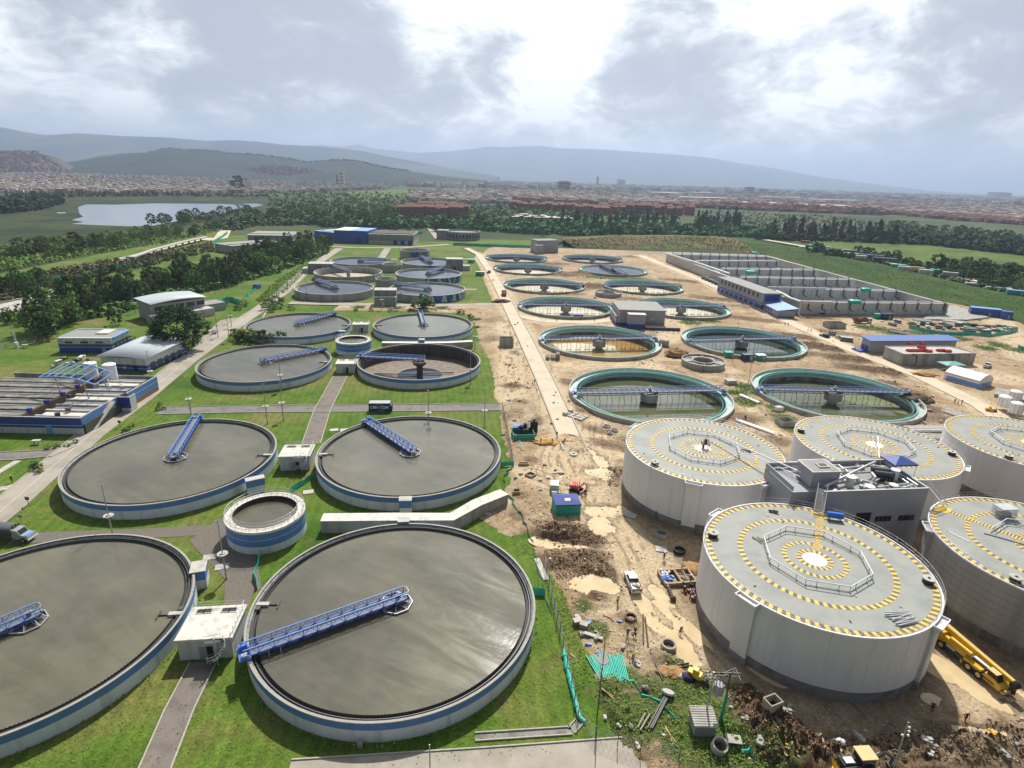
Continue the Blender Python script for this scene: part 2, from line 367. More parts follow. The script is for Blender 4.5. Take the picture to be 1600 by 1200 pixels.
# towards the horizon the cloud deck melts into pale blue distance
hz=MR(zc,.0,.09,1,0); hm=N.new('ShaderNodeMixRGB'); L.new(Mth('MULTIPLY',hz,.70),hm.inputs[0]); L.new(ramp.outputs[0],hm.inputs[1]); hm.inputs[2].default_value=(.66,.73,.83,1)
# clouds away from the sun are less bright than those in front of it
fr=Mth('MULTIPLY',MR(sep.outputs[1],-.5,.5,.34,1.0),MR(sep.outputs[2],.32,.75,1.0,.45)); fm=N.new('ShaderNodeVectorMath'); fm.operation='SCALE'; L.new(hm.outputs[0],fm.inputs[0]); sn=N.new('ShaderNodeVectorMath'); sn.operation='DOT_PRODUCT'; L.new(tc.outputs['Generated'],sn.inputs[0]); sn.inputs[1].default_value=sdir; L.new(Mth('MULTIPLY',fr,MR(sn.outputs['Value'],math.cos(rad(36)),1.0,1.0,3.4)),fm.inputs['Scale'])
sk=N.new('ShaderNodeVectorMath'); sk.operation='SCALE'; L.new(sky.outputs[0],sk.inputs[0]); sk.inputs['Scale'].default_value=.10
mix=N.new('ShaderNodeMixRGB'); mix.inputs[0].default_value=.86; L.new(sk.outputs[0],mix.inputs[1]); L.new(fm.outputs[0],mix.inputs[2])
L.new(mix.outputs[0],bg.inputs[0]); bg.inputs[1].default_value=1.0
SC.view_settings.view_transform='Standard'; SC.view_settings.look='None'; SC.view_settings.exposure=.16; SC.view_settings.gamma=1
SC.render.engine='CYCLES'; SC.cycles.use_denoising=True; SC.cycles.max_bounces=5; SC.cycles.diffuse_bounces=2; SC.cycles.glossy_bounces=3; SC.cycles.transmission_bounces=2
SC.cycles.volume_bounces=0; SC.cycles.sample_clamp_indirect=6; SC.cycles.use_adaptive_sampling=True
hb=MB().box(-42000,42000,-6000,60000,-6,960)
hzm=bpy.data.materials.new('haze'); hzm.use_nodes=True; n2=hzm.node_tree; n2.nodes.remove(n2.nodes['Principled BSDF'])
pv=n2.nodes.new('ShaderNodeVolumePrincipled'); pv.inputs['Color'].default_value=(.56,.71,.98,1); pv.inputs['Density'].default_value=.95e-4; pv.inputs['Anisotropy'].default_value=.3
n2.links.new(pv.outputs[0],n2.nodes['Material Output'].inputs['Volume'])
ho=hb.build('haze',hzm); ho['kind']='stuff'; ho['label']='pale blue distance haze over the plain'
# ------------------------------------------------------------ layout
TANKS=[(-16.8,74.1),(-68.8,67.6),(-76.1,119.7),(-23.7,126.1),(-84.5,191.0),(-33.0,198.3),(-91.9,243.9),(-39.7,250.6)]
GREY=[(-100.5,324.9),(-49.4,330.2),(-107.9,379.6),(-56.7,384.5),(-113.2,431.0),(-63.5,438.0)]
CLAR=[(44.1,176.5),(106.5,183.1),(36.2,239.7),(99.0,246.9),(27.3,307.1),(90.2,314.0),(18.4,369.6),(81.9,377.4),(9.0,437.6),(72.9,445.2),(.3,495.4),(64.9,507.4)]
DIG=[(47.7,77.0),(41.9,115.9),(82.0,120.9),(120.4,124.7),(88.1,81.7)]
R_T=21.5; R_C=25.7; R_D=16.5; Z_D=11.2
def px2(pts,z=0): return [P(x,y,z).to_2d() for x,y in pts]
# ------------------------------------------------------------ ground materials
def grass_mat(name,shift=0.0):
    m=bpy.data.materials.new(name); m.use_nodes=True; nt=m.node_tree; N=nt.nodes; L=nt.links; b=N['Principled BSDF']
    b.inputs['Roughness'].default_value=.9; b.inputs['Specular IOR Level'].default_value=.15
    geo=N.new('ShaderNodeNewGeometry'); pos=geo.outputs['Position']
    def nz(s,d,dist=0,off=0):
        v=N.new('ShaderNodeVectorMath'); v.operation='ADD'; v.inputs[1].default_value=(off,off,0); L.new(pos,v.inputs[0])
        n=N.new('ShaderNodeTexNoise'); n.inputs['Scale'].default_value=s; n.inputs['Detail'].default_value=d; n.inputs['Roughness'].default_value=.62; n.inputs['Distortion'].default_value=dist
        L.new(v.outputs[0],n.inputs['Vector']); return n.outputs[0]
    r=N.new('ShaderNodeValToRGB'); L.new(nz(.045,8,.4,31+shift),r.inputs[0]); e=r.color_ramp.elements
    e[0].position=.30; e[0].color=(.050,.108,.012,1); e[1].position=.70; e[1].color=(.215,.175,.075,1)
    for p,c in ((.42,(.078,.150,.016,1)),(.52,(.108,.170,.024,1)),(.60,(.155,.168,.042,1))): q=e.new(p); q.color=c
    fine=N.new('ShaderNodeMapRange'); L.new(nz(2.2,9,.3,5),fine.inputs[0]); fine.inputs[1].default_value=.28; fine.inputs[2].default_value=.72; fine.inputs[3].default_value=.58; fine.inputs[4].default_value=1.40
    mid=N.new('ShaderNodeMapRange'); L.new(nz(.35,6,.5,9),mid.inputs[0]); mid.inputs[1].default_value=.3; mid.inputs[2].default_value=.7; mid.inputs[3].default_value=.74; mid.inputs[4].default_value=1.22
    mm=N.new('ShaderNodeMath'); mm.operation='MULTIPLY'; L.new(fine.outputs[0],mm.inputs[0]); L.new(mid.outputs[0],mm.inputs[1])
    # mowing lanes
    mv=N.new('ShaderNodeVectorRotate'); mv.rotation_type='Z_AXIS'; mv.inputs['Angle'].default_value=-SITE; L.new(pos,mv.inputs['Vector'])
    wv=N.new('ShaderNodeTexWave'); wv.inputs['Scale'].default_value=.16; wv.inputs['Distortion'].default_value=3.5; wv.inputs['Detail'].default_value=4; wv.inputs['Detail Scale'].default_value=.6; L.new(mv.outputs[0],wv.inputs['Vector'])
    wr=N.new('ShaderNodeMapRange'); L.new(wv.outputs['Fac'],wr.inputs[0]); wr.inputs[3].default_value=.92; wr.inputs[4].default_value=1.08
    m3=N.new('ShaderNodeMath'); m3.operation='MULTIPLY'; L.new(mm.outputs[0],m3.inputs[0]); L.new(wr.outputs[0],m3.inputs[1]); mm=m3
    # worn brown spots
    sp=N.new('ShaderNodeMapRange'); L.new(nz(.16,7,.8,77),sp.inputs[0]); sp.inputs[1].default_value=.62; sp.inputs[2].default_value=.72
    mx=N.new('ShaderNodeMixRGB'); L.new(sp.outputs[0],mx.inputs[0]); L.new(r.outputs[0],mx.inputs[1]); mx.inputs[2].default_value=(.15,.115,.055,1)
    v=N.new('ShaderNodeVectorMath'); v.operation='SCALE'; L.new(mx.outputs[0],v.inputs[0]); L.new(mm.outputs[0],v.inputs['Scale']); L.new(v.outputs[0],b.inputs['Base Color'])
    bp=N.new('ShaderNodeBump'); bp.inputs['Distance'].default_value=.10; L.new(nz(4.5,6,.2,3),bp.inputs['Height']); L.new(bp.outputs[0],b.inputs['Normal'])
    return m
M['grass']=grass_mat('grass')
def plain_mat():
    m=bpy.data.materials.new('plain'); m.use_nodes=True; nt=m.node_tree; N=nt.nodes; L=nt.links; b=N['Principled BSDF']
    b.inputs['Roughness'].default_value=.95; b.inputs['Specular IOR Level'].default_value=.1
    geo=N.new('ShaderNodeNewGeometry')
    n=N.new('ShaderNodeTexNoise'); n.inputs['Scale'].default_value=.004; n.inputs['Detail'].default_value=9; n.inputs['Roughness'].default_value=.7; L.new(geo.outputs['Position'],n.inputs['Vector'])
    r=N.new('ShaderNodeValToRGB'); L.new(n.outputs[0],r.inputs[0]); e=r.color_ramp.elements
    e[0].position=.36; e[0].color=(.030,.050,.022,1); e[1].position=.70; e[1].color=(.13,.12,.085,1)
    for p,c in ((.46,(.05,.075,.028,1)),(.54,(.075,.10,.035,1)),(.62,(.09,.095,.055,1))): q=e.new(p); q.color=c
    L.new(r.outputs[0],b.inputs['Base Color']); return m
M['plain']=plain_mat()
# ------------------------------------------------------------ the wide plain (a ring round the site)
HX0,HX1,HY0,HY1=-285,330,20,590
b=MB()
xs=sorted(set([-42000,-20000,-9000,-4000,-2000,-1000,-600,HX0,-150,0,150,HX1,600,1000,2000,4000,9000,20000,42000]))
ys=sorted(set([-6000,-1500,-400,HY0,200,400,HY1,800,1100,1600,2400,3600,6000,10000,16000,26000,40000,60000]))
for i in range(len(xs)-1):
    for j in range(len(ys)-1):
        if xs[i]>=HX0 and xs[i+1]<=HX1 and ys[j]>=HY0 and ys[j+1]<=HY1: continue
        b.quad((xs[i],ys[j],-.06),(xs[i+1],ys[j],-.06),(xs[i+1],ys[j+1],-.06),(xs[i],ys[j+1],-.06))
struct(b.build('ground','plain'))
# ------------------------------------------------------------ lawns: one sheet with the sunk tank cut out
def cdt_sheet(name,outer,holes,z,m):
    vs=[];es=[]
    for loop in [outer]+holes:
        o=len(vs); vs+= [Vector(p) for p in loop]; es+=[(o+i,o+(i+1)%len(loop)) for i in range(len(loop))]
    v,e,f,*_=delaunay_2d_cdt(vs,es,[],0,1e-5)
    def inside(p,poly):
        c=False
        for i in range(len(poly)):
            a,q=poly[i],poly[i-1]
            if (a[1]>p[1])!=(q[1]>p[1]) and p[0]<(q[0]-a[0])*(p[1]-a[1])/(q[1]-a[1])+a[0]: c=not c
        return c
    keep=[]
    for t in f:
        cc=(sum(v[i][0] for i in t)/len(t),sum(v[i][1] for i in t)/len(t))
        if inside(cc,outer) and not any(inside(cc,h) for h in holes): keep.append(tuple(t))
    bb=MB(); bb.add([(p[0],p[1],z) for p in v],keep); return struct(bb.build(name,m))
ring=lambda c,r,n=72:[(c[0]+r*math.cos(TAU*i/n),c[1]+r*math.sin(TAU*i/n)) for i in range(n)]
cdt_sheet('lawn',[(-305,15),(60,15),(60,60),(16,100),(16,330),(40,560),(10,610),(-305,610)],[ring(TANKS[5],20.9),ring(CLAR[0],24.5),ring(CLAR[2],24.5),ring(CLAR[4],24.5),ring(CLAR[6],24.5),ring(CLAR[8],24.5),ring(CLAR[10],24.5)],0,'grass')
# ------------------------------------------------------------ the construction ground: a real relief of mud, heaps and ruts
LB=[(1040,1500),(1022,1215),(1000,1178),(962,1150),(940,1110),(930,1060),(915,1003),(897,962),(880,930),(862,902),(852,880),(838,862),(842,846),(828,832),(800,838),(772,826),(745,812),(752,796),(775,782),(798,755),(797,720),(788,690),(782,640),(776,600),(764,560),(752,538),(744,512),(736,491),(655,486),(560,485),(452,485),(452,479),(560,478),(735,477),(772,474),(757,440),(746,404),(762,388),(800,380),(880,376),(960,379),(1030,386),(1180,386)]
poly=np.array([tuple(p) for p in px2(LB)]+[(360,560),(380,300),(240,30)])
pa=poly; pb=np.roll(poly,-1,0)
def sdist(x,y):
    """signed distance to the dirt outline, positive inside"""
    d=np.full(x.shape,1e9); ins=np.zeros(x.shape,bool)
    for (ax,ay),(bx,by) in zip(pa,pb):
        dx,dy=bx-ax,by-ay; t=np.clip(((x-ax)*dx+(y-ay)*dy)/(dx*dx+dy*dy+1e-9),0,1)
        d=np.minimum(d,(x-ax-t*dx)**2+(y-ay-t*dy)**2)
        c=((ay>y)!=(by>y)); xx=(bx-ax)*(y-ay)/((by-ay) if abs(by-ay)>1e-9 else 1e-9)+ax
        ins^=(c&(x<xx))
    return np.where(ins,1,-1)*np.sqrt(d)
def pdist(x,y,pts):
    d=np.full(x.shape,1e9)
    for (ax,ay),(bx,by) in zip(pts,pts[1:]):
        dx,dy=bx-ax,by-ay; t=np.clip(((x-ax)*dx+(y-ay)*dy)/(dx*dx+dy*dy+1e-9),0,1)
        d=np.minimum(d,(x-ax-t*dx)**2+(y-ay-t*dy)**2)
    return np.sqrt(d)
# heaps: px,py,radius,height,darkness,stretch,angle
HEAPS=[(868,834,4.2,1.3,.9,1.6,10),(905,842,3.5,.9,.9,1.6,0),(870,880,3.0,.7,.8,2,5),(915,872,2.6,.8,.8,2,0),(960,742,3.2,1.4,.8,1,0),(958,697,3,.7,.7,2.5,-35),
 (930,672,2.5,.6,.7,2.5,-35),(982,690,3,.8,.5,1.5,0),(1180,1120,4.5,2.0,1,1.3,-50),(1150,1150,4.0,1.4,1,1,0),(1225,1165,5,1.6,1,1.4,-35),(1255,1195,5,1.5,.9,1.5,-10),(1330,1190,4,1.0,.7,1.6,0),
 (1400,1190,4.5,1.2,.7,1.8,10),(1470,1175,4.5,1.1,.6,1.8,15),(1540,1172,4,1.2,.6,1.5,20),(1590,1150,4,.9,.5,1.5,20),(1165,1080,2.5,.8,.6,1.3,-50),(985,975,2,.5,.5,1,0),(900,965,1.6,.8,.4,1,0),(960,1080,2.4,.7,.5,1.2,-40),(1035,1030,2.2,.6,.6,1,0),(1010,1075,2,.6,.5,1.5,-60),(985,1170,2.5,.6,.3,1.6,0),(975,1120,3,.8,.4,1.2,0),
 (1448,640,4,1.1,.7,1.5,-20),(1465,655,4,1.0,.6,1.5,-20),(1290,545,6,1.2,1,3,-22),(1330,562,6,1.2,1,3,-22),(1370,580,6,1.1,1,3,-22),(1240,526,6,1,.9,3,-22),(1180,500,6,1,.8,3,-22),(1120,468,7,1,.8,3,-24),(1070,440,7,1,.8,3,-24),(1300,520,6,.8,.7,3,-22),(1350,545,5,.8,.7,3,-22),(1265,540,4,.9,.8,2,-22),(1380,600,3.5,1.2,.7,2,-10),(1410,612,4,.8,.6,2,-20),(1460,600,5,.8,.2,2,-25),(1430,585,6,.8,.25,2,-25),
 (800,604,3,.9,.9,1.4,0),(806,552,3,.6,.7,1,0),(812,628,2.5,.6,.6,1.2,0),(915,428,9,1.4,.9,2.2,0),(900,449,10,1.4,1,2.4,10),(880,430,9,1.2,.9,1.8,0),(930,447,9,1.2,.9,1.8,10),(878,459,7,1,.9,2,0),(865,413,8,1,.8,2,0),(985,468,6,1,.6,2,0),(775,500,5,.7,.5,2,60),(770,530,4,.6,.5,2,60),(892,690,5,.35,.05,1.4,0),(900,702,4,.5,.1,1.2,30),(884,680,2,.4,.1,1,0),(800,650,3,.6,.5,2,70),(838,660,2,.5,.7,2.5,70),(872,640,2,.5,.6,3,-60),(1250,590,5,1,.6,2,0),(1215,600,5,.8,.6,2,0),(936,900,1.3,.9,.8,2.6,70),(918,890,1.6,.8,.7,1.6,20),(955,900,1.4,.8,.9,2.4,80),(925,930,1.4,.6,.7,2,-20),(985,402,6,1.2,.7,2,-20),(1030,480,5,1,.4,2,0),(1050,555,4,1.6,.1,1.4,0),(1160,560,3,.8,.3,1,0),(845,468,4,.6,.5,2,0),(1085,475,4,1,.5,1.4,0),(1165,480,6,.8,.5,2,-25),(1150,420,6,.8,.5,3,-30),(1215,535,5,.8,.5,2,-10),(1390,430,5,.8,.5,2,-20),(1480,520,6,1,.6,2,0),
 (885,598,3,.6,.8,2,-30),(905,640,3,.6,.8,2.5,-40),(890,655,2.5,.6,.7,2,-30),(1165,655,5,.7,.7,1.6,0),(1210,690,4,.8,.7,1.5,0),(830,720,2.2,.4,.6,1,0),(808,805,2.2,.5,.5,1,0),(815,775,2.2,.5,.5,1,0)]
# puddles: px,py,half length,half width,angle
PUDDLES=[(945,742,4.2,2.6,-35),(938,722,1.6,4.0,12),(925,708,.7,3.0,25),(958,800,5.0,2.3,0),(936,825,2.6,3.4,0),(925,800,2.0,2.0,0),(858,849,2.6,1.3,-10),(890,854,4.2,.75,-4),(908,915,1.5,2.2,10),(945,915,2.4,1.6,-40),(930,905,1.0,1.2,0),(1030,930,1.0,3.6,24),(1042,960,1.0,2.6,24),(1022,975,1.1,3.0,22),(1060,1008,1.2,3.4,22),(1082,990,.8,2.8,24),(1005,945,.9,2.2,22),
 (1508,1060,1.1,5.2,40),(1545,1095,.9,2.6,40),(1578,1075,.8,2.6,40),(1455,1095,.9,.7,0),(1530,1148,4.5,1.1,-6),(1462,1048,1.0,1.8,30),(1180,1035,1.4,3.5,30),(1260,690,2.0,2.4,0)]
WEEDS=[(1085,1085,5.5),(1070,1060,4),(1105,1110,4.5),(1120,1140,4),(1095,1130,4),(1110,1185,5),(1150,1195,4.5),(1190,1190,4),(1140,1170,4),(1030,1090,3.5),(1000,1110,3.4),(1010,1135,3.5),(1040,1120,3.2),(1060,1170,3.5),(975,1065,2.6),(955,1100,3),(945,1075,2.5),(930,985,2.2),(910,950,2),(1050,1155,3),(960,1135,3),(990,1150,2.5),
 (1225,655,4),(1240,672,4),(1215,640,4),(1165,628,5),(1160,605,4.5),(1150,615,4),(1225,600,4),(1190,615,4),(1240,560,4),(1250,545,4),(1370,515,8),(1400,520,8),(1350,512,6),(1440,522,7),(1560,540,6),(1540,545,5),(1080,505,6),(1070,498,4),(1110,503,5),(930,433,10),(960,434,13),(995,437,12),(1020,441,8),(1200,705,3),(745,500,2.5),(742,512,2.5),(1500,530,6),(1590,548,6),(620,482,4),(690,482,4),(560,481,4)]
TRACKS=[([(925,640),(925,690),(935,760),(965,830),(990,880),(1020,940),(1060,1010),(1105,1060),(1140,1085)],6.2),([(1470,985),(1500,1050),(1540,1110),(1600,1160)],4.5),([(930,760),(880,760),(830,740)],6),([(880,690),(870,720),(890,770),(920,830)],6),([(790,500),(800,560),(800,620)],7),([(1060,600),(1000,565),(860,575)],7),([(960,560),(1060,560),(1140,580)],5),([(1000,720),(960,700),(900,690)],4),([(1150,620),(1200,670),(1250,700)],3),([(1190,500),(1290,530),(1350,500),(1420,480)],8),([(1420,480),(1560,500),(1600,560)],8),([(1460,560),(1560,590)],10),([(800,500),(900,505),(960,508)],6),([(960,540),(1050,530),(1060,480)],8),([(884,668),(880,655),(850,592),(818,525),(800,490),(783,455),(765,422),(748,398),(728,388)],7.5),([(800,492),(850,503),(920,505),(962,500)],7.5),([(1600,680),(1530,634),(1440,590),(1340,552),(1250,512),(1180,478),(1110,445),(1050,420),(1000,400)],7.5),([(452,474),(540,476),(640,478),(775,477)],8)]
hp=[(P(a,c).x,P(a,c).y,r,h,dk,st,rad(an)) for a,c,r,h,dk,st,an in HEAPS]
pp=[(P(a,c).x,P(a,c).y,l,wd,rad(an)) for a,c,l,wd,an in PUDDLES]
wp=[(P(a,c).x,P(a,c).y,r) for a,c,r in WEEDS]
tp=[([tuple(q) for q in px2(pts)],wd) for pts,wd in TRACKS]
FLAT=[]   # (x,y,r) footprints kept level
def relief(x,y):
    sd=sdist(x,y)+ (vnoise(x*.5,y*.5,3)-.5)*2.2
    n1=vnoise(x*.07,y*.07,1); n2=vnoise(x*.45,y*.45,2,5); n3=vnoise(x*1.7,y*1.7,4,3); n4=vnoise(x*.26,y*.26,9,4)
    edge=sstep(-1.5,1.5,sd)
    h=-.28+.60*edge+edge*((n1-.5)*.35+(n2-.5)*.46+(n3-.5)*.30)
    dark=np.zeros_like(x); weed=np.zeros_like(x); pale=np.zeros_like(x); wet_shade=np.zeros_like(x); rut=np.zeros_like(x)
    tr=np.full(x.shape,1e9)
    for pts,wd in tp:
        d=pdist(x,y,pts); tr=np.minimum(tr,d/wd); k=sstep(1.15,.5,d/wd)
        h=h*(1-k*.8)+k*.8*.27
        # wheel ruts running along the track
        h+=k*.09*np.sin(d*3.4+n1*7)*(n2-.1)
        pale=np.maximum(pale,k); rut=np.maximum(rut,k*sstep(.35,.95,np.sin(d*2.9+n1*9+n4*3))*sstep(.40,.56,n4+.25*(n2-.5)))
    for cx,cy,r,hh,dk,st,an in hp:
        ca,sa=math.cos(an),math.sin(an); u=((x-cx)*ca+(y-cy)*sa)/st; v=-(x-cx)*sa+(y-cy)*ca
        q=np.sqrt(u*u+v*v)/r+(n2-.5)*.7; g=sstep(1.05,.1,q)
        h+=.9*g*hh*(.6+.8*n3*n2*2)*edge+g*(n3-.5)*.45*hh; dark=np.maximum(dark,dk*sstep(1.25,.55,q))
    for pts,wd in tp[-4:]:
        m=sstep(.80,.56,pdist(x,y,pts)/wd); h=h*(1-m)+m*.24; dark*=1-m
    for cx,cy,r in wp:
        q=np.hypot(x-cx,y-cy)/r+(n2-.5)*1.1; weed=np.maximum(weed,sstep(1.1,.7,q))
    for cx,cy,l,wd,an in pp:
        ca,sa=math.cos(an),math.sin(an); u=((x-cx)*ca+(y-cy)*sa)/l; v=(-(x-cx)*sa+(y-cy)*ca)/wd
        q=np.sqrt(u*u+v*v)+(n4-.5)*1.5+(n2-.5)*.7+(n3-.5)*.5; g=sstep(1.2,.85,q); h=h*(1-g)+g*(.05+.12*n2); wet_shade=np.maximum(wet_shade,sstep(1.6,.95,q)); dark*=1-g
    for cx,cy in DIG:
        q=np.hypot(x-cx,y-cy)-R_D; k=sstep(5,1.0,q); h=h*(1-k*.85)+k*.85*.2; wet_shade=np.maximum(wet_shade,.7*sstep(6,0,q)); dark*=1-.6*k  # wet mud round the digesters, darkened further in colour to deepen their shadow
    for cx,cy,r in FLAT:
        q=np.hypot(x-cx,y-cy)-r; k=sstep(2,0,q); h=h*(1-k)+k*.2
    h=np.where(edge>.97,np.maximum(h,.035),h)
    return h,sd,dark,weed,pale,wet_shade,rut
def grid_patch(x0,x1,y0,y1,res):
    nx=int((x1-x0)/res)+1; ny=int((y1-y0)/res)+1
    X,Y=np.meshgrid(np.linspace(x0,x1,nx),np.linspace(y0,y1,ny))
    X=X.ravel();Y=Y.ravel(); h,sd,dark,weed,pale,wet_shade,rut=relief(X,Y)
    i,j=np.meshgrid(np.arange(nx-1),np.arange(ny-1)); a=(j*nx+i).ravel(); F=np.stack([a,a+1,a+nx+1,a+nx],1)
    fx=X[F].mean(1); fy=Y[F].mean(1); keep=(sd[F].max(1)>-2.2)
    for cx,cy in CLAR: keep&=np.hypot(fx-cx,fy-cy)>R_C-1.15
    for cx,cy in DIG: keep&=np.hypot(fx-cx,fy-cy)>R_D-1.2
    F=F[keep]; used=np.unique(F); mp=np.full(nx*ny,-1); mp[used]=np.arange(len(used))
    return np.stack([X,Y,h],1)[used],mp[F],dark[used],weed[used],pale[used],wet_shade[used],rut[used]
parts=[grid_patch(-16,62,40,152,.40),grid_patch(62,120,36,152,.55),grid_patch(120,230,40,152,2.0),grid_patch(-90,62,152,332,.9),grid_patch(62,220,152,332,.9),grid_patch(220,350,152,332,2.5),grid_patch(-70,350,332,585,1.6)]
VV=[];FF=[];A=[[],[],[],[],[]];o=0
for v,f,*at in parts:
    VV.append(v);FF.append(f+o);o+=len(v)
    for k in range(5): A[k].append(at[k])
def earth_mat():
    m=bpy.data.materials.new('site_earth'); m.use_nodes=True; nt=m.node_tree; N=nt.nodes; L=nt.links; b=N['Principled BSDF']
    b.inputs['Specular IOR Level'].default_value=.25
    geo=N.new('ShaderNodeNewGeometry'); pos=geo.outputs['Position']
    def nz(s,d,dist=0,off=0,ro=.62):
        v=N.new('ShaderNodeVectorMath'); v.operation='ADD'; v.inputs[1].default_value=(off,off,0); L.new(pos,v.inputs[0])
        n=N.new('ShaderNodeTexNoise'); n.inputs['Scale'].default_value=s; n.inputs['Detail'].default_value=d; n.inputs['Roughness'].default_value=ro; n.inputs['Distortion'].default_value=dist
        L.new(v.outputs[0],n.inputs['Vector']); return n.outputs[0]
    def at(n):
        a=N.new('ShaderNodeAttribute'); a.attribute_name=n; return a.outputs['Fac']
    def mr(x,a,c,d=0,e=1):
        q=N.new('ShaderNodeMapRange'); L.new(x,q.inputs[0]); q.inputs[1].default_value=a;q.inputs[2].default_value=c;q.inputs[3].default_value=d;q.inputs[4].default_value=e; return q.outputs[0]
    def mix(f,a,c):
        q=N.new('ShaderNodeMixRGB'); L.new(f,q.inputs[0]); L.new(a,q.inputs[1])
        if isinstance(c,tuple): q.inputs[2].default_value=(*c,1)
        else: L.new(c,q.inputs[2])
        return q.outputs[0]
    def mul(a,c):
        q=N.new('ShaderNodeMath'); q.operation='MULTIPLY'; L.new(a,q.inputs[0])
        if isinstance(c,float): q.inputs[1].default_value=c
        else: L.new(c,q.inputs[1])
        return q.outputs[0]
    r=N.new('ShaderNodeValToRGB'); L.new(nz(.16,9,.5),r.inputs[0]); e=r.color_ramp.elements
    e[0].position=.30; e[0].color=(.17,.115,.07,1); e[1].position=.70; e[1].color=(.57,.475,.345,1)
    for p,c in ((.40,(.33,.228,.130,1)),(.47,(.46,.345,.208,1)),(.54,(.39,.295,.19,1)),(.60,(.52,.41,.268,1))): q=e.new(p); q.color=c
    c=mix(mul(mr(nz(.05,7,.4,40),.48,.60),.75),r.outputs[0],(.36,.235,.125))
    c=mix(mul(mr(nz(.022,8,.5,90),.54,.62),.5),c,(.27,.21,.16))
    c=mix(mul(mr(nz(.33,8,.8,55),.56,.64),.75),c,(.19,.135,.09))
    c=mix(mul(mr(nz(1.5,7,0,12),.56,.64),.45),c,(.56,.50,.41))     # pale rubble flecks
    c=mix(mul(at('pale'),mr(nz(.16,6,.8,20),.30,.52,.55,1.0)),c,(.60,.475,.31))
    c=mix(mul(at('rut'),.75),c,(.23,.15,.085))
    c=mix(mul(at('wet_shade'),.72),c,(.155,.10,.058))  # wet puddle margins, plus painted shade on the ground by the digesters
    dk=N.new('ShaderNodeValToRGB'); L.new(nz(.9,8,.3,8),dk.inputs[0]); e=dk.color_ramp.elements
    e[0].position=.34; e[0].color=(.045,.028,.017,1); e[1].position=.72; e[1].color=(.26,.17,.095,1)
    c=mix(at('dark'),c,dk.outputs[0])
    wd=N.new('ShaderNodeValToRGB'); L.new(nz(.7,8,.3,15),wd.inputs[0]); e=wd.color_ramp.elements
    e[0].position=.34; e[0].color=(.035,.085,.012,1); e[1].position=.72; e[1].color=(.15,.16,.05,1)
    c=mix(mul(at('weed'),.92),c,wd.outputs[0])
    fine=mr(nz(2.6,9,.3,3,.72),.30,.70,.52,1.42)
    v=N.new('ShaderNodeVectorMath'); v.operation='SCALE'; L.new(c,v.inputs[0]); L.new(fine,v.inputs['Scale']); L.new(v.outputs[0],b.inputs['Base Color'])
    ro=N.new('ShaderNodeMapRange'); L.new(at('wet_shade'),ro.inputs[0]); ro.inputs[3].default_value=.95; ro.inputs[4].default_value=.55; L.new(ro.outputs[0],b.inputs['Roughness'])
    bp=N.new('ShaderNodeBump'); bp.inputs['Distance'].default_value=.30; L.new(nz(1.7,9,.3,6,.75),bp.inputs['Height']); L.new(bp.outputs[0],b.inputs['Normal'])
    return m
M['site_earth']=earth_mat()
struct(npmesh('construction_ground',np.concatenate(VV),np.concatenate(FF),'site_earth',smooth=True,attrs=dict(dark=np.concatenate(A[0]),weed=np.concatenate(A[1]),pale=np.concatenate(A[2]),wet_shade=np.concatenate(A[3]),rut=np.concatenate(A[4]))))
def gz(x,y):
    """height of the earth at a point"""
    h,sd,*_=relief(np.array([float(x)]),np.array([float(y)])); return max(float(h[0]),0.0)
def G(px,py):
    p=P(px,py,.2); return Vector((p.x,p.y,gz(p.x,p.y)))
pk=0
for cx,cy,l,wd,an in pp:
    b=MB(); n=40; ca,sa=math.cos(an),math.sin(an); pk+=1
    pts=[(1.55*l*math.cos(TAU*i/n),1.55*wd*math.sin(TAU*i/n)) for i in range(n)]
    b.add([(cx+u*ca-v*sa,cy+u*sa+v*ca,.15+.005*pk) for u,v in pts],[tuple(range(n))]); struct(b.build('puddle','puddle'))
# ------------------------------------------------------------ roads, paths, kerbs
M['path_car']=mat('path_car',(.33,.29,.24),.9,.15,.6,col2=(.24,.21,.18),c2s=.2)
def road(name,pts,wd,m,z=.05,kerb=True,dash=False,pz=0):
    c=[tuple(p) for p in px2(pts,pz)]
    L,Rr=ribbon(c,wd); struct(strip(MB(),L,Rr,z).build(name,m))
    if kerb:
        k=MB()
        for side,s in ((L,1),(Rr,-1)):
            for a,q in zip(side,side[1:]): k.bar((a[0],a[1],z+.03),(q[0],q[1],z+.03),.18 if m!='road_sand' else .4,0,.24 if m!='road_sand' else .5)
        struct(k.build('kerb','kerb'))
    if dash:
        d=MB(); l2,r2=ribbon(c,.16); strip(d,l2,r2,z+.012); struct(d.build('road_marking','paint_line'))
    return c
road('road',[(-120,892),(0,800),(75,735),(140,680),(220,622),(290,565),(332,535),(368,508),(405,484),(440,458),(470,430),(500,408),(530,388)],7.0,'road_pale',.06,dash=True)
road('road',[(250,642),(400,639),(590,638),(786,636)],5.4,'asphalt',.045)
road('path',[(486,694),(504,640),(518,614),(532,588)],4.6,'path_dark',.055)
road('path',[(318,1035),(280,1110),(238,1212),(215,1270)],3.6,'path_dark',.055)
struct(strip(MB(),*ribbon([tuple(p) for p in px2([(20,842),(110,838),(220,834),(330,828),(360,842),(385,880),(392,925)])],3.4),.05).build('path','gravel'))
sheet('path',px2([(335,815),(372,800),(400,866),(402,905),(388,952),(350,948),(352,905),(320,872),(296,846)]),.055,'gravel')
road('road',[(-60,716),(30,712),(80,708),(108,695)],4.6,'asphalt',.05)
road('path',[(-20,768),(40,756),(52,752)],2.0,'concrete_pale',.05,kerb=False)
road('path',[(-10,742),(28,720)],1.6,'concrete_pale',.05,kerb=False)
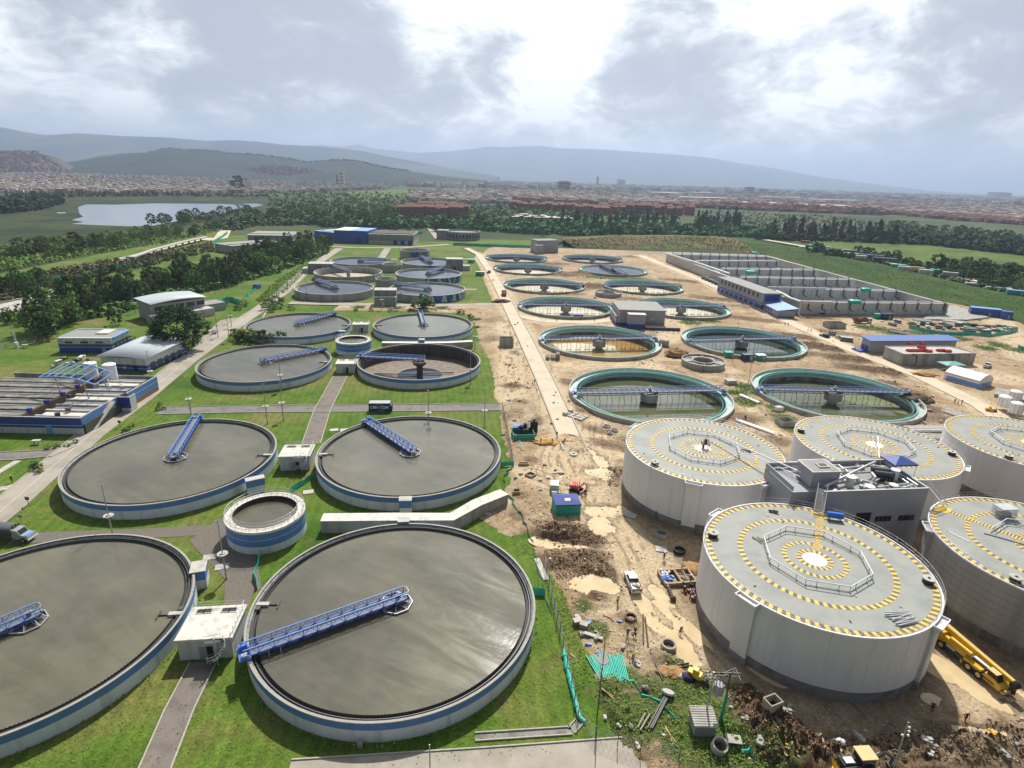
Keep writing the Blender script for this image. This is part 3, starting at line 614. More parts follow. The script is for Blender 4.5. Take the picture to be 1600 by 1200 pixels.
road('road',[(440,1244),(560,1236),(760,1222),(985,1204),(1012,1202)],8.5,'road_pale',.06,pz=0)
road('road',[(452,474),(540,476),(640,478),(775,477)],6.5,'road_pale',.36,kerb=False)
road('road',[(380,548),(420,480)],.6,'kerb',.03,kerb=False)
sheet('car_park',px2([(220,616),(236,590),(268,566),(300,546),(322,520),(345,500),(370,496),(374,506),(335,536),(290,572),(250,606)]),.05,'path_car')
# service roads on the building side
road('road',[(899,706),(882,665),(850,592),(818,525),(800,490),(783,455),(765,422),(748,398),(728,388)],6.2,'road_sand',.40,kerb=True)
road('road',[(800,492),(850,503),(920,505),(962,500)],6,'road_sand',.385,kerb=False)
road('road',[(1600,680),(1530,634),(1440,590),(1340,552),(1250,512),(1180,478),(1110,445),(1050,420),(1000,400)],6.8,'road_sand',.42,kerb=False)
road('road',[(740,380),(700,382),(640,386),(560,387),(500,384)],7,'road_pale',.06,kerb=False)
road('road',[(595,404),(606,388)],6,'road_pale',.065,kerb=False)
road('path',[(560,405),(650,405),(750,404)],2.4,'concrete_pale',.05,kerb=False)
road('path',[(745,452),(700,452)],2,'concrete_pale',.05,kerb=False)
road('road',[(722,376),(684,373),(670,355),(662,345)],6,'road_pale',.06,kerb=False)
# the drainage gutter and lawn edge in the foreground
b=MB(); g=[P(742,1152),P(893,1142),P(905,1128)]
for a,q in zip(g,g[1:]):
    d=(q-a).normalized(); nn=Vector((-d.y,d.x,0))
    for s in (-.55,.55): b.bar(a+nn*s+Vector((0,0,.06)),q+nn*s+Vector((0,0,.06)),.16,0,.28)
    b.bar(a+Vector((0,0,.005)),q+Vector((0,0,.005)),1.0,1,.02)
tag(b.build('drain_channel',['kerb','concrete_raw']),'low concrete drain channel in the lawn below the front tank','drain')
# ------------------------------------------------------------ blue-banded settling tanks
def tank_parts(t,empty=False):
    b=MB()
    if not empty:
        prof=[(R_T,0),(R_T,1.95),(R_T,3.05),(R_T+.06,3.05),(R_T+.06,3.2),(R_T-.30,3.2),(R_T-.30,2.45),(20.15,2.45)]
        b.lathe(prof,128,[0,1,2,2,2,3,3],sm=True); b.build('wall',['tank_white','band_blue','rim','launder_dark'],t)
        k=MB(); n=300; z0,z1,z2=2.3,2.78,2.88
        for i in range(n):
            a0,a1=TAU*i/n,TAU*(i+1)/n; am=(a0+a1)/2
            for r in (20.15,20.05):
                p=lambda a,z:(r*math.cos(a),r*math.sin(a),z)
                k.add([p(a0,z0),p(a1,z0),p(a1,z2),p(am,z1-.04),p(a0,z2)],[(0,1,2,3,4)])
        k.lathe([(20.6,2.5),(20.62,2.86),(20.72,2.86),(20.72,2.5)],128,0); k.build('weir','weir',t)
        s=MB().lathe([(R_T-.31,3.0),(20.95,2.8),(20.9,2.46)],128,0); s.build('launder_lip','launder_pale',t)
        MB().disc(20.08,2.60,128).build('water','tank_water',t)
        q=MB()     # scum trough reaching in from the rim beside the pump house
        q.box(19.2,21.1,-.35,.35,2.55,3.0,0); q.box(17.8,19.2,-.06,.06,2.5,2.82,1); q.box(17.7,17.85,-.9,.9,2.5,2.85,1)
        q.box(20.2,20.9,.6,1.4,2.6,3.05,1); q.build('scum_trough',['concrete_pale','dark_steel'],t)
    else:
        prof=[(R_T,0),(R_T,1.95),(R_T,3.05),(R_T+.06,3.05),(R_T+.06,3.2),(R_T-.40,3.2),(R_T-.40,2.5),(20.7,2.4),(20.7,2.9),(20.5,2.9),(20.5,-1.6)]
        b.lathe(prof,128,[0,1,2,2,2,3,3,3,3,4],sm=True); b.build('wall',['tank_white','band_blue','rim','launder_dark',M['dark_wall_inner']],t)
        MB().lathe([(20.5,-1.6),(13,-2.0),(7,-2.35),(0,-2.6)],96,0).build('floor','sludge_floor',t)
        MB().disc(8.6,-2.30,72).build('water','clear_water',t)
        c=MB(); c.lathe([(1.1,-2.6),(1.1,.9),(2.3,1.7),(2.3,2.9),(0,2.9)],32,0); c.build('centre_column','rust_dark',t)
        a=MB()
        a.bar((-1,-.6,-1.9),(-16,-.6,-1.6),.3,0); a.bar((1,.5,-1.9),(12,.5,-1.7),.3,0); a.build('rake_arm','dark_steel',t)
M['dark_wall_inner']=mat('dark_wall_inner',(.085,.07,.06),.8,.3,.5,streak=True,col2=(.05,.04,.035),c2s=.4)
M['rust_dark']=mat('rust_dark',(.10,.065,.045),.85,.3,1.5,streak=True)
TL=['large round tank of murky water at the bottom centre, nearest of all',
 'round tank of murky water cut off by the lower left edge of the photo',
 'wide tank of murky water beside the long road, with a steep blue bridge',
 'round tank of murky water just behind the pale angled concrete channel',
 'round tank of grey water just left of the drained brown one',
 'drained round tank with dark stained walls and a brown sludge floor around a pool',
 'far left blue-banded tank of grey water behind the clump of bushes and the lamp',
 'far right blue-banded tank of grey water with its bridge pointing straight back']
pump_ang=[PI*.98,0,0,PI,0,PI,0,PI]
proto=None; tanks=[]
for i,(x,y) in enumerate(TANKS):
    if i==5:
        t=thing('settling_tank',TL[i],'tank',(x,y,0),SITE); tank_parts(t,True)
    elif proto is None:
        proto=t=thing('settling_tank',TL[i],'tank',(x,y,0),SITE); tank_parts(t); 
    else: t=dup(proto,(x,y,0),SITE,TL[i])
    t['group']='blue banded settling tanks'
    t.rotation_euler.z=SITE+(pump_ang[i] if i!=5 else 0); tanks.append(t)
# ------------------------------------------------------------ scraper bridges
def bridge(t,Lr=21.9,light='bridge_light',main='bridge_blue',cage=True):
    """radial truss bridge along +x from the tank centre (z is height above the deck datum)"""
    n=12; x0=-1.6; dx=(Lr-x0)/n
    for s in (-1,1):
        b=MB(); y=s*.85
        b.bar((x0,y,1.15),(Lr,y,1.15),.13,0); b.bar((x0,y,.05),(Lr,y,.05),.16,1); b.bar((x0,y,.6),(Lr,y,.6),.05,1); b.bar((x0,y*.8,-.75),(Lr-1.2,y*.8,-.75),.14,2)
        for i in range(n+1):
            x=x0+i*dx; b.bar((x,y,.05),(x,y,1.15),.08,1)
            if i<n: 
                b.bar((x,y,.05),(x+dx/2,y,1.15),.055,1); b.bar((x+dx/2,y,1.15),(x+dx,y,.05),.055,1)
                if i<n-1: b.bar((x,y,.0),(x+dx/2,y*.8,-.75),.07,2); b.bar((x+dx/2,y*.8,-.75),(x+dx,y,.0),.07,2)
            b.bar((x,y,.05),(x,y+s*.35,-.28),.05,1); b.bar((x,y,.7),(x,y+s*.34,-.25),.05,1)
        b.build('truss',[light,main,'navy_steel'],t)
    b=MB(); b.box(x0,Lr,-.72,.72,.0,.05,0)
    for i in range(n+1):
        x=x0+i*dx; b.bar((x,-.85,-.06),(x,.85,-.06),.10,1); b.bar((x,-.68,-.75),(x,.68,-.75),.08,1)
    b.build('walkway',['grate','navy_steel'],t)
    b=MB(); b.box(Lr-.9,Lr+.6,-1.3,1.3,-.25,.05,0); b.box(Lr-.7,Lr+.4,-1.15,-.5,.05,.7,0); b.box(Lr-.5,Lr+.2,.5,1.1,.05,.5,1)
    for s in (-1.05,1.05): b.tube((Lr-.5,s-.12,-.15),(Lr-.5,s+.12,-.15),.26,14,2)
    b.build('drive_carriage',[main,'galv','rubber'],t)
    b=MB()
    for k in range(5):
        x=Lr-4.6-k*3.6; b.tube((x,.5,-.4),(x-.4,.5,-1.3),.05,6,0)
    b.tube((Lr-1.4,.5,-.4),(Lr-19.4,.5,-.4),.06,6); b.tube((Lr-3.1,.5,-.4),(Lr-3.1,1.0,-.1),.05,6); b.tube((Lr-3.1,1.0,-.1),(Lr-3.1,1.2,-1.0),.05,6); b.tube((Lr-3.1,1.2,-1.0),(Lr-4.6,1.6,-1.05),.06,6); b.tube((Lr-4.6,1.6,-1.05),(Lr-4.6,1.1,-.2),.05,6)
    b.build('skimmer_arm','galv',t)
    if cage:
        b=MB(); r=2.5
        for i in range(8):
            a,c=TAU*(i+.5)/8,TAU*(i+1.5)/8
            p=lambda an,z,q=r:(q*math.cos(an),q*math.sin(an),z)
            b.quad(p(a,-1.25),p(c,-1.25),p(c,-.72),p(a,-.72),0); b.quad(p(a,-1.25,r-.06),p(c,-1.25,r-.06),p(c,-.72,r-.06),p(a,-.72,r-.06),0)
            b.bar(p(a,-.7),p(c,-.7),.12,1); b.bar(p(a,-.7),p(a,-.1,r-.8),.07,1); b.bar(p(a,-.7),(0,0,-.6),.06,1)
        b.build('feedwell',['launder_pale','galv'],t)
        b=MB()
        for s in (-1,1): b.bar((x0,s*.85,1.15),(x0-.3,s*.5,1.2),.06,0)
        b.bar((x0-.3,-.5,1.2),(x0-.3,.5,1.2),.06,0); b.bar((x0-.3,0,.1),(-.4,0,.1),.1,0); b.bar((x0-.3,-.5,.1),(x0-.3,.5,.1),.06,0); b.bar((x0-.3,-.5,.1),(x0-.3,-.5,1.2),.06,0); b.bar((x0-.3,.5,.1),(x0-.3,.5,1.2),.06,0)
        b.tube((-.4,0,.05),(-.4,0,.6),.3,12,1); b.build('end_rail',['galv','dark_steel'],t)
BE=[(383,1020),(-70,1012),(309,651),(569,655),(508,545),(560,556),(525,489),(656,486)]
BL=['long blue truss bridge across the foremost tank, nearest in view','blue truss bridge end over the tank at the lower left edge','bright blue truss bridge standing out steeply over the wide tank beside the road',
 'blue truss bridge slanting over the tank behind the pale angled channel','blue bridge over the grey tank left of the drained brown one','blue bridge hanging over the drained brown tank','blue bridge low over the far left blue-banded tank behind the bushes','dark blue bridge pointing straight back over the far right blue-banded tank']
bp0=None
for i,((x,y),e,l) in enumerate(zip(TANKS,BE,BL)):
    q=P(*e,3.6); a=math.atan2(q.y-y,q.x-x)
    if bp0 is None: bp0=thing('scraper_bridge',l,'bridge',(x,y,3.55),a); bridge(bp0); o=bp0
    else: o=dup(bp0,(x,y,3.55),a,l)
    o['group']='scraper bridges of the banded tanks'
# ------------------------------------------------------------ small round thickener tanks
def small_tank(x,y,r,h,label,wallm,bandm,water,zw,rail=True,n=72,group=None,cols=None):
    t=thing('round_tank',label,'tank',(x,y,0),0,group)
    b=MB()
    if bandm: b.lathe([(r,0),(r,h*.32),(r,h*.60),(r,h*.62),(r,h*.9),(r+.12,h*.9),(r+.12,h),(r-1.25,h),(r-1.25,zw-.6)],n,[0,1,2,1,1,2,2,3]); b.build('wall',[wallm,bandm,'roof_white','launder_dark'],t)
    else: b.lathe([(r,0),(r,h),(r-.5,h),(r-.5,zw-.6)],n,[0,1,1,0]); b.build('wall',[wallm,'concrete_pale'],t)
    MB().disc(r-(1.2 if bandm else .45),zw,n).build('water',water,t)
    if rail:
        k=MB()
        for rr in ((r-.05,r-1.2) if bandm else (r-.25,)):
            for z in (h+.55,h+1.1): k.path([(rr*math.cos(TAU*i/48),rr*math.sin(TAU*i/48),z) for i in range(49)],.035,5,0)
            for i in range(32): a=TAU*i/32; k.tube((rr*math.cos(a),rr*math.sin(a),h),(rr*math.cos(a),rr*math.sin(a),h+1.1),.035,5,0)
        k.build('railing','galv',t)
    return t
def at_rim(cx,cy,l,rr,h): 
    c=P(cx,cy,h); return c.x,c.y,(P(rr,cy,h).x-P(l,cy,h).x)/2
x,y,r=at_rim(414.5,799,355,474,4.6); S1=small_tank(x,y,r,4.6,'small round blue and white tank with a railed rim in the left middle','tank_white','band_blue','tank_water',3.6)
k=MB()
for i in range(40):
    a=TAU*.3+i*.1; q=TAU*.3+(i+1)*.1
S2c=at_rim(552,530.5,524.5,580,4.6); S2=small_tank(*S2c,4.6,'small round blue and white tank behind the drained brown one','tank_white','band_blue','tank_water',3.8)
small_tank(*at_rim(603,435,585.5,620,5),5,'small bare concrete round tank right of the nearest grey tank pair','concrete','','dark_water',3.5)
small_tank(*at_rim(613,412.5,597,629,5),5,'small bare concrete round tank between the far grey tanks','concrete','','dark_water',3.5)
x,y,r=at_rim(648.5,390.5,624.5,672.5,6.5); t=small_tank(x,y,r,6.5,'tall concrete round tank with a painted blue patch beyond the grey tanks','concrete','','dark_water',4)
b=MB().lathe([(r+.04,.4),(r+.04,6.2)],24,0,a0=rad(-95),a1=rad(-30)); b.build('mural','mural_blue',t); MB().lathe([(r+.07,2.2),(r+.07,5.6)],8,0,a0=rad(-66),a1=rad(-50)).build('mural_patch','orange_red',t)
# ------------------------------------------------------------ bare grey tanks beyond
GL=['bare grey tank of blue-grey water, left of the nearest pair','grey tank of blue-grey water with a painted wall, right of the nearest pair','drained bare grey tank, left of the middle pair','grey tank with a blue and green mural on its front, right of the middle pair','bare grey tank of dark water, left of the farthest pair','grey tank with a dark blue painted patch, right of the farthest pair']
g0=None
for i,(x,y) in enumerate(GREY):
    if i==2 or g0 is None:
        t=thing('settling_tank',GL[i],'tank',(x,y,0),SITE); b=MB(); r=21.4
        b.lathe([(r,0),(r,4.2),(r-.55,4.2),(r-.55,3.2),(r-1.5,3.2),(r-1.5,3.5),(r-1.65,3.5),(r-1.65,.25)],96,[0,1,0,0,0,1,0]); b.build('wall',['concrete','concrete_pale'],t)
        if i==2: MB().disc(r-1.65,.5,96).build('floor','pale_floor',t); MB().lathe([(1.2,.3),(1.2,4)],20,0).build('centre_column','concrete',t)
        else: MB().disc(r-1.62,3.35,96).build('water','clear_water',t); g0=t
    else: t=dup(g0,(x,y,0),SITE,GL[i])
    t['group']='bare grey tanks'; t.rotation_euler.z=SITE
    if i in (1,3,5):
        a0,a1=((-75,-22),(-88,-12),(-95,-62))[(1,3,5).index(i)]
        MB().lathe([(21.44,.3),(21.44,4.0)],40,0,a0=rad(a0)-SITE,a1=rad(a1)-SITE).build('mural','mural_blue' if i==5 else 'mural_teal',t)
        if i<5:
            q=MB(); rr=21.47; g=random.Random(i)
            for k in range(9):      # slanting colour blocks of the painted wall
                a=rad(a0+(a1-a0)*(k+.2)/9)-SITE; w=rad(2+2.5*g.random()); sh=rad(g.choice((-3,3,4)))
                q.add([(rr*math.cos(a),rr*math.sin(a),.4),(rr*math.cos(a+w),rr*math.sin(a+w),.4),(rr*math.cos(a+w+sh),rr*math.sin(a+w+sh),3.9),(rr*math.cos(a+sh),rr*math.sin(a+sh),3.9)],[(0,1,2,3)],k%3)
            q.build('mural_shapes',['green_wall','deep_blue','tank_white'],t)
GB=[(544,450,515,441),(690,451,620,443),(573,429,536,418),(646,431,679,421),(555,405,607,405),(676,408,658,400)]
GBL=['blue bridge slanting over the nearest left grey tank','low long bridge over the nearest right grey tank with the painted wall','blue bridge over the drained grey tank','bridge rising to the right over the tank with the blue and green mural','low bridge over the farthest left grey tank','blue bridge over the farthest right grey tank']
g0=None
for i,(c,l) in enumerate(zip(GB,GBL)):
    x,y=GREY[i]; a,q=P(c[0],c[1],4.8),P(c[2],c[3],4.8); an=math.atan2(q.y-a.y,q.x-a.x)
    if g0 is None: g0=o=thing('scraper_bridge',l,'bridge',(x,y,4.75),an); bridge(o,21.3,'tank_white','bridge_blue')
    else: o=dup(g0,(x,y,4.75),an,l)
    o['group']='scraper bridges of the grey tanks'
# ------------------------------------------------------------ pump houses between the tanks
def pump_house(px,py,w,d,h,label,stair=True,z=0,wall='white_wall',roof='roof_white',vents=True,rz=SITE):
    c=P(px,py,h); t=thing('pump_house',label,'building',(c.x,c.y,0),rz)
    b=MB(); b.box(-w/2,w/2,-d/2,d/2,0,h-.25,0); b.build('wall',wall,t)
    b=MB(); b.box(-w/2-.25,w/2+.25,-d/2-.25,d/2+.25,h-.25,h,0)
    b.box(-w/2-.25,w/2+.25,-d/2-.25,-d/2-.1,h,h+.12,0); b.build('roof',roof,t)
    if vents:
        for x in (-w*.33,-w*.18,w*.16,w*.31):
            v=MB(); v.box(x-.62,x+.62,d/2-1.35,d/2-.35,h,h+.10,0); v.box(x-.48,x+.48,d/2-1.22,d/2-.48,h+.08,h+.13,1); v.build('hatch',['roof_white','black'],t)
    dr=MB(); dr.box(-.9,.15,-d/2-.06,-d/2+.02,0,2.2,0); dr.box(.15,1.0,-d/2-.02,-d/2+.03,0,2.2,1); dr.build('door',['grey_steel','black'],t)
    r=MB()
    pts=[(-w/2,d/2),(w/2,d/2),(w/2,-d/2)]
    for a,q in zip(pts,pts[1:]):
        for zz in (h+.5,h+1.0): r.tube((*a,zz),(*q,zz),.035,5)
        for k in range(7):
            u=k/6; r.tube((a[0]+(q[0]-a[0])*u,a[1]+(q[1]-a[1])*u,h),(a[0]+(q[0]-a[0])*u,a[1]+(q[1]-a[1])*u,h+1.0),.035,5)
    r.build('railing','galv',t)
    if stair:
        s=MB(); cx,cy=w*.27,-d/2-1.35; n=16
        s.tube((cx,cy,0),(cx,cy,h+1),.09,10,0)
        for i in range(n):
            a=rad(75)-rad(330)*i/n+rad(360); z=h*(1-(i+.5)/n)
            a2=a-rad(20); s.add([(cx+.1*math.cos(a),cy+.1*math.sin(a),z),(cx+1.25*math.cos(a),cy+1.25*math.sin(a),z),(cx+1.25*math.cos(a2),cy+1.25*math.sin(a2),z)],[(0,1,2)],1)
            a3=rad(75)-rad(330)*(i+1)/n+rad(360); z3=h*(1-(i+1.5)/n)
            for hh in (.5,1.0): s.tube((cx+1.28*math.cos(a),cy+1.28*math.sin(a),z+hh),(cx+1.28*math.cos(a3),cy+1.28*math.sin(a3),z3+hh),.04,5,0)
            s.tube((cx+1.28*math.cos(a),cy+1.28*math.sin(a),z),(cx+1.28*math.cos(a),cy+1.28*math.sin(a),z+1.0),.03,5,0)
        for hh in (.5,1.0): s.tube((cx-1.6,cy+.5,h+hh),(cx+.4,cy+.9,h+hh),.035,5,0)
        s.box(cx-1.6,cx+.5,-d/2-1.0,-d/2,h-.1,h-.04,1)
        s.build('spiral_stair',['galv','dark_steel'],t)
    return t
pump_house(331,972,7.2,6.4,3.6,'white pump house with a spiral stair, between the two nearest tanks')
pump_house(464,704,6.6,6.0,3.6,'weathered white pump house between the second pair of tanks')
pump_house(541,565,6.2,5.2,3.4,'small white pump house left of the drained brown tank',False)
pump_house(564,505,6.5,5.0,3.6,'grey-white pump house beside the small blue and white tank',False)
def boxhouse(name,px,py,w,d,h,label,mats,cat='building',rz=SITE,base=None,z0=0):
    c=P(px,py,h); t=thing(name,label,cat,(c.x,c.y,z0),rz)
    b=MB()
    if base: b.box(-w/2,w/2,-d/2,d/2,0,base[0],1); b.box(-w/2,w/2,-d/2,d/2,base[0],h,0); b.build('wall',[mats[0],base[1]],t)
    else: b.box(-w/2,w/2,-d/2,d/2,0,h,0); b.build('wall',mats[0],t)
    MB().box(-w/2-.15,w/2+.15,-d/2-.15,d/2+.15,h,h+.22,0).build('roof',mats[1],t)
    return t
t=boxhouse('pump_house',602.5,452,11,7,8.0,'tall grey house with a blue base in front of the nearest grey tanks',['concrete_grey','concrete_pale'],base=(2.0,'deep_blue'))
MB().box(-5.4,5.4,-6.2,-3.5,0,5.0,0).build('annex','concrete_grey',t); MB().box(-5.6,5.6,-6.4,-3.5,5.0,5.2,0).build('roof','concrete_pale',t); MB().tube((-1,-6.5,1.6),(-1,-6.3,1.6),.8,20).build('vent_disc','galv',t)
t=boxhouse('pump_house',502,411,16,9,6.2,'long grey house at the left end of the far grey tanks',['concrete_grey','concrete_pale']); MB().box(-12,-8,-5,3,0,3.2,0).build('annex','concrete_pale',t)
t=boxhouse('pump_house',710,404,12,9,8.0,'grey box house at the right rim of the farthest grey tank',['concrete_grey','concrete_pale']); MB().box(6,11,-4,2,0,3.5,0).build('annex','concrete_pale',t); MB().box(-1,1,-4.55,-4.45,0,3,0).build('door','deep_blue',t)
# ------------------------------------------------------------ outlet boxes and the angled channel
def outlet(px,py,w,d,h,label,rz,blue=True):
    c=P(px,py,h); t=thing('outlet_box',label,'outlet box',(c.x,c.y,0),rz); b=MB()
    b.box(-w/2,w/2,-d/2,d/2,0,h*.5,0); b.box(-w/2,w/2,-d/2,d/2,h*.5,h-.1,1); b.build('wall',['tank_white','band_blue' if blue else 'tank_white'],t)
    MB().box(-w/2-.1,w/2+.1,-d/2-.1,d/2+.1,h-.1,h+.05,0).build('lid','concrete_pale',t); return t
outlet(310,885,2.2,3.0,3.4,'white and blue outlet box at the right of the lower left tank',rad(20))
outlet(633.5,779,2.4,1.6,3.5,'white outlet box on the near rim of the tank behind the pale channel',SITE)
outlet(630.5,812,2.0,1.4,3.5,'white outlet box between the pale channel and the foremost tank',SITE)
outlet(398,747,3.6,1.5,3.3,'blue and white outlet box at the lower right rim of the wide tank',rad(32))
outlet(659,530,2.2,2.0,3.6,'small white outlet box on the far wall of the drained tank',SITE)
outlet(534,517,2.6,1.6,3.4,'small blue outlet box above the little round tank',SITE)
def channel(name,pts,wd,h,label,lift=0):
    c=[tuple(p) for p in px2(pts,h)]; L,Rr=ribbon(c,wd); b=MB(); t=thing(name,label,'channel',(c[0][0],c[0][1],0)); ox,oy=c[0]
    for i in range(len(L)-1):
        q=[(Rr[i][0]-ox,Rr[i][1]-oy),(Rr[i+1][0]-ox,Rr[i+1][1]-oy),(L[i+1][0]-ox,L[i+1][1]-oy),(L[i][0]-ox,L[i][1]-oy)]
        b.prism(q,0,h)
    b.build('wall','concrete',t)
    k=MB(); L2,R2=ribbon(c,wd+.25)
    for i in range(len(L)-1): k.prism([(p[0]-ox,p[1]-oy) for p in (R2[i],R2[i+1],L2[i+1],L2[i])],h,h+.14)
    k.build('cover_slab','roof_white',t); return t
channel('concrete_channel',[(503,809),(620,808),(706,808),(745,786),(788,769)],2.5,2.6,'pale angled concrete channel between the two central tanks')
channel('concrete_channel',[(597,535),(660,535.5),(700,535),(738,533)],2.2,2.4,'long low white channel behind the drained brown tank')
# ------------------------------------------------------------ open clarifiers under construction
def clarifier(i,x,y,label,level,water,floor):
    t=thing('clarifier_tank',label,'tank',(x,y,0),SITE,'clarifier tanks under construction'); b=MB(); r=R_C
    b.lathe([(r,-.6),(r,1.7),(r-.35,1.7),(r-.35,.75),(23.55,.75),(23.55,1.25),(23.25,1.25)],120,[0,1,2,3,2,4],sm=True)
    b.lathe([(23.25,1.25),(23.25,-.9),(23.25,-2.5)],120,[2,5]); b.build('wall',['concrete','concrete_pale','green_wall','aqua_channel','green_dark','concrete_raw'],t)
    MB().lathe([(23.25,-2.5),(5,-2.8),(0,-2.85)],96,0).build('floor',floor,t)
    if water: MB().disc(23.24,level,96).build('water',water,t)
    k=MB(); n=90      # weir trough hung inside the wall, with its brackets
    k.lathe([(22.5,.2),(22.5,.95),(22.42,.95),(22.42,.2)],120,0)
    for q in range(n):
        a=TAU*q/n; k.bar((22.45*math.cos(a),22.45*math.sin(a),.35),(23.25*math.cos(a),23.25*math.sin(a),.35),.16,1,.5)
    k.build('weir_trough',['teal_fade','dark_steel'],t)
    c=MB(); c.lathe([(1.5,-2.85),(1.5,-1.4),(2.75,-1.0),(2.75,1.65),(2.4,1.65),(2.4,1.0),(0,1.0)],36,0); c.lathe([(3.9,-2.82),(3.4,-2.5),(1.5,-2.45)],36,0); c.build('centre_column','concrete',t)
    return t
CL=['nearest clarifier of green water, partly hidden by the left striped digester','large clarifier at the right with shallow green water and bent scraper rods','clarifier holding ochre water and a pale dry floor','clarifier of dark green water right of the grey blue-based building','pale-floored clarifier left of the grey blue-based building','pale-floored clarifier half hidden behind the grey blue-based building','pale-floored clarifier, fourth back in the left row','pale-floored clarifier with a small round ring tank at its left','pale-floored clarifier, fifth back in the left row','clarifier filled to the brim with grey-blue water','farthest clarifier of the left row beside the pale road','farthest clarifier of the right row with a low bridge']
CW=[(-1.5,'green_water','pale_floor'),(-2.35,'green_water','pale_floor'),(-2.45,'ochre_water','pale_floor'),(-1.6,'dark_water','concrete_raw'),(0,None,'pale_floor'),(0,None,'pale_floor'),(0,None,'pale_floor'),(0,None,'pale_floor'),(0,None,'pale_floor'),(.8,'clear_water','concrete_raw'),(0,None,'concrete'),(0,None,'concrete')]
ctan=[clarifier(i,x,y,CL[i],*CW[i]) for i,(x,y) in enumerate(CLAR)]
# islands of dry floor showing through the shallow water
for i,pts in ((1,[(1320,612),(1360,618),(1400,632),(1420,648),(1380,640),(1340,632),(1310,622)]),(2,[(862,537),(900,536),(960,540),(968,552),(930,549),(880,549)]),(2,[(868,528),(930,522),(990,524),(1005,532),(930,530)])):
    b=MB(); z=CW[i][0]+.03; q=px2(pts,z); cx,cy=CLAR[i]; R0=Matrix.Rotation(-SITE,3,'Z')
    b.add([R0@Vector((p.x-cx,p.y-cy,z)) for p in q],[tuple(range(len(q)))]); b.build('mud_bank','algae' if i==1 else 'pale_floor',ctan[i])
def clar_bridge(t):
    Lr=24.9; n=26; dx=2*Lr/n
    for s in (-1,1):
        b=MB(); y=s*.95
        b.bar((-Lr,y,1.2),(Lr,y,1.2),.14,0); b.bar((-Lr,y,.05),(Lr,y,.05),.2,0); b.bar((-Lr,y,.62),(Lr,y,.62),.06,0); b.bar((-Lr+2.5,y*.8,-.85),(Lr-2.5,y*.8,-.85),.16,1)
        for i in range(n+1):
            x=-Lr+i*dx; b.bar((x,y,.05),(x,y,1.2),.1,0)
            if i<n: b.bar((x,y,.05),(x+dx,y,1.2),.07,0)
            if 1<i<n-2: b.bar((x,y*.8,-.85),(x+dx,y,.05),.09,1); b.bar((x,y*.8,-.85),(x,y,.05),.09,1)
        b.build('truss',['navy_bridge','navy_steel'],t)
    MB().box(-Lr,Lr,-.8,.8,0,.06,0).build('walkway','grate',t)
    b=MB()
    for s in (-1,1): b.box(s*Lr-.7,s*Lr+.7,-1.2,1.2,-.35,.15,0); b.box(s*(Lr-.3)-.4,s*(Lr-.3)+.4,-.9,-.2,.15,.8,1)
    b.build('drive_carriage',['bridge_blue','galv'],t)
    MB().box(-1.1,1.1,-1.1,1.1,.06,.35,0).box(-.5,.5,-.5,.5,.35,1.1,0).tube((0,0,1.1),(0,0,1.7),.3,12).build('centre_drive','grey_steel',t)
def rod_mesh(bent):
    b=MB()
    if bent: b.path([(0,0,-.85),(.05,0,-2.2),(.5,0,-3.0),(.15,0,-3.9),(.1,0,-4.55)],.07,6)
    else: b.path([(0,0,-.85),(0,0,-4.5)],.07,6)
    b.bar((-.6,0,-4.5),(.7,0,-4.5),.1,0,.25); return b
CBE=[(893,604,1135,600),(1180,603,1427,609),(842,530,1031,527),(1068,527,1258,523),(811,474,960,476),(1000,478,1140,477),(790,442,914,445),(943,444,1066,446),(776,417,880,420),(940,415,975,429),(765,400,855,402),(880,402,972,404)]
CBL=['long navy truss bridge across the nearest clarifier of green water','long navy truss bridge with bent rods over the large right-hand clarifier','navy bridge over the clarifier of ochre water','navy bridge over the dark green clarifier beside the two thin poles','navy bridge over the pale clarifier left of the grey blue-based building','navy bridge over the clarifier behind the grey blue-based building','navy bridge over the fourth clarifier of the left row','navy bridge over the clarifier next to the small ring tank','navy bridge over the fifth clarifier of the left row','grey bridge lying lengthwise over the clarifier filled to the brim','navy bridge over the farthest clarifier beside the pale road','navy bridge over the farthest clarifier of the right row']
cb0=None
for i,((x,y),e,l) in enumerate(zip(CLAR,CBE,CBL)):
    a,q=P(e[0],e[1],2.6),P(e[2],e[3],2.6); an=math.atan2(q.y-a.y,q.x-a.x)
    if cb0 is None:
        cb0=o=thing('scraper_bridge',l,'bridge',(x,y,2.15),an); clar_bridge(o)
        for bent in (0,1):
            pr=None
            for k in range(12):
                xx=-22+k*4+(0 if bent==0 else 1.4)
                if abs(xx)<2.6: continue
                if pr is None: pr=rod_mesh(bent).build('scraper_rod','dark_steel',o,(xx,-.6,0))
                else: c=pr.copy(); COL.objects.link(c); c.parent=o; c.location=(xx,-.6+.1*(k%3),0)
    else: o=dup(cb0,(x,y,2.15),an,l)
    o['group']='scraper bridges of the clarifiers'
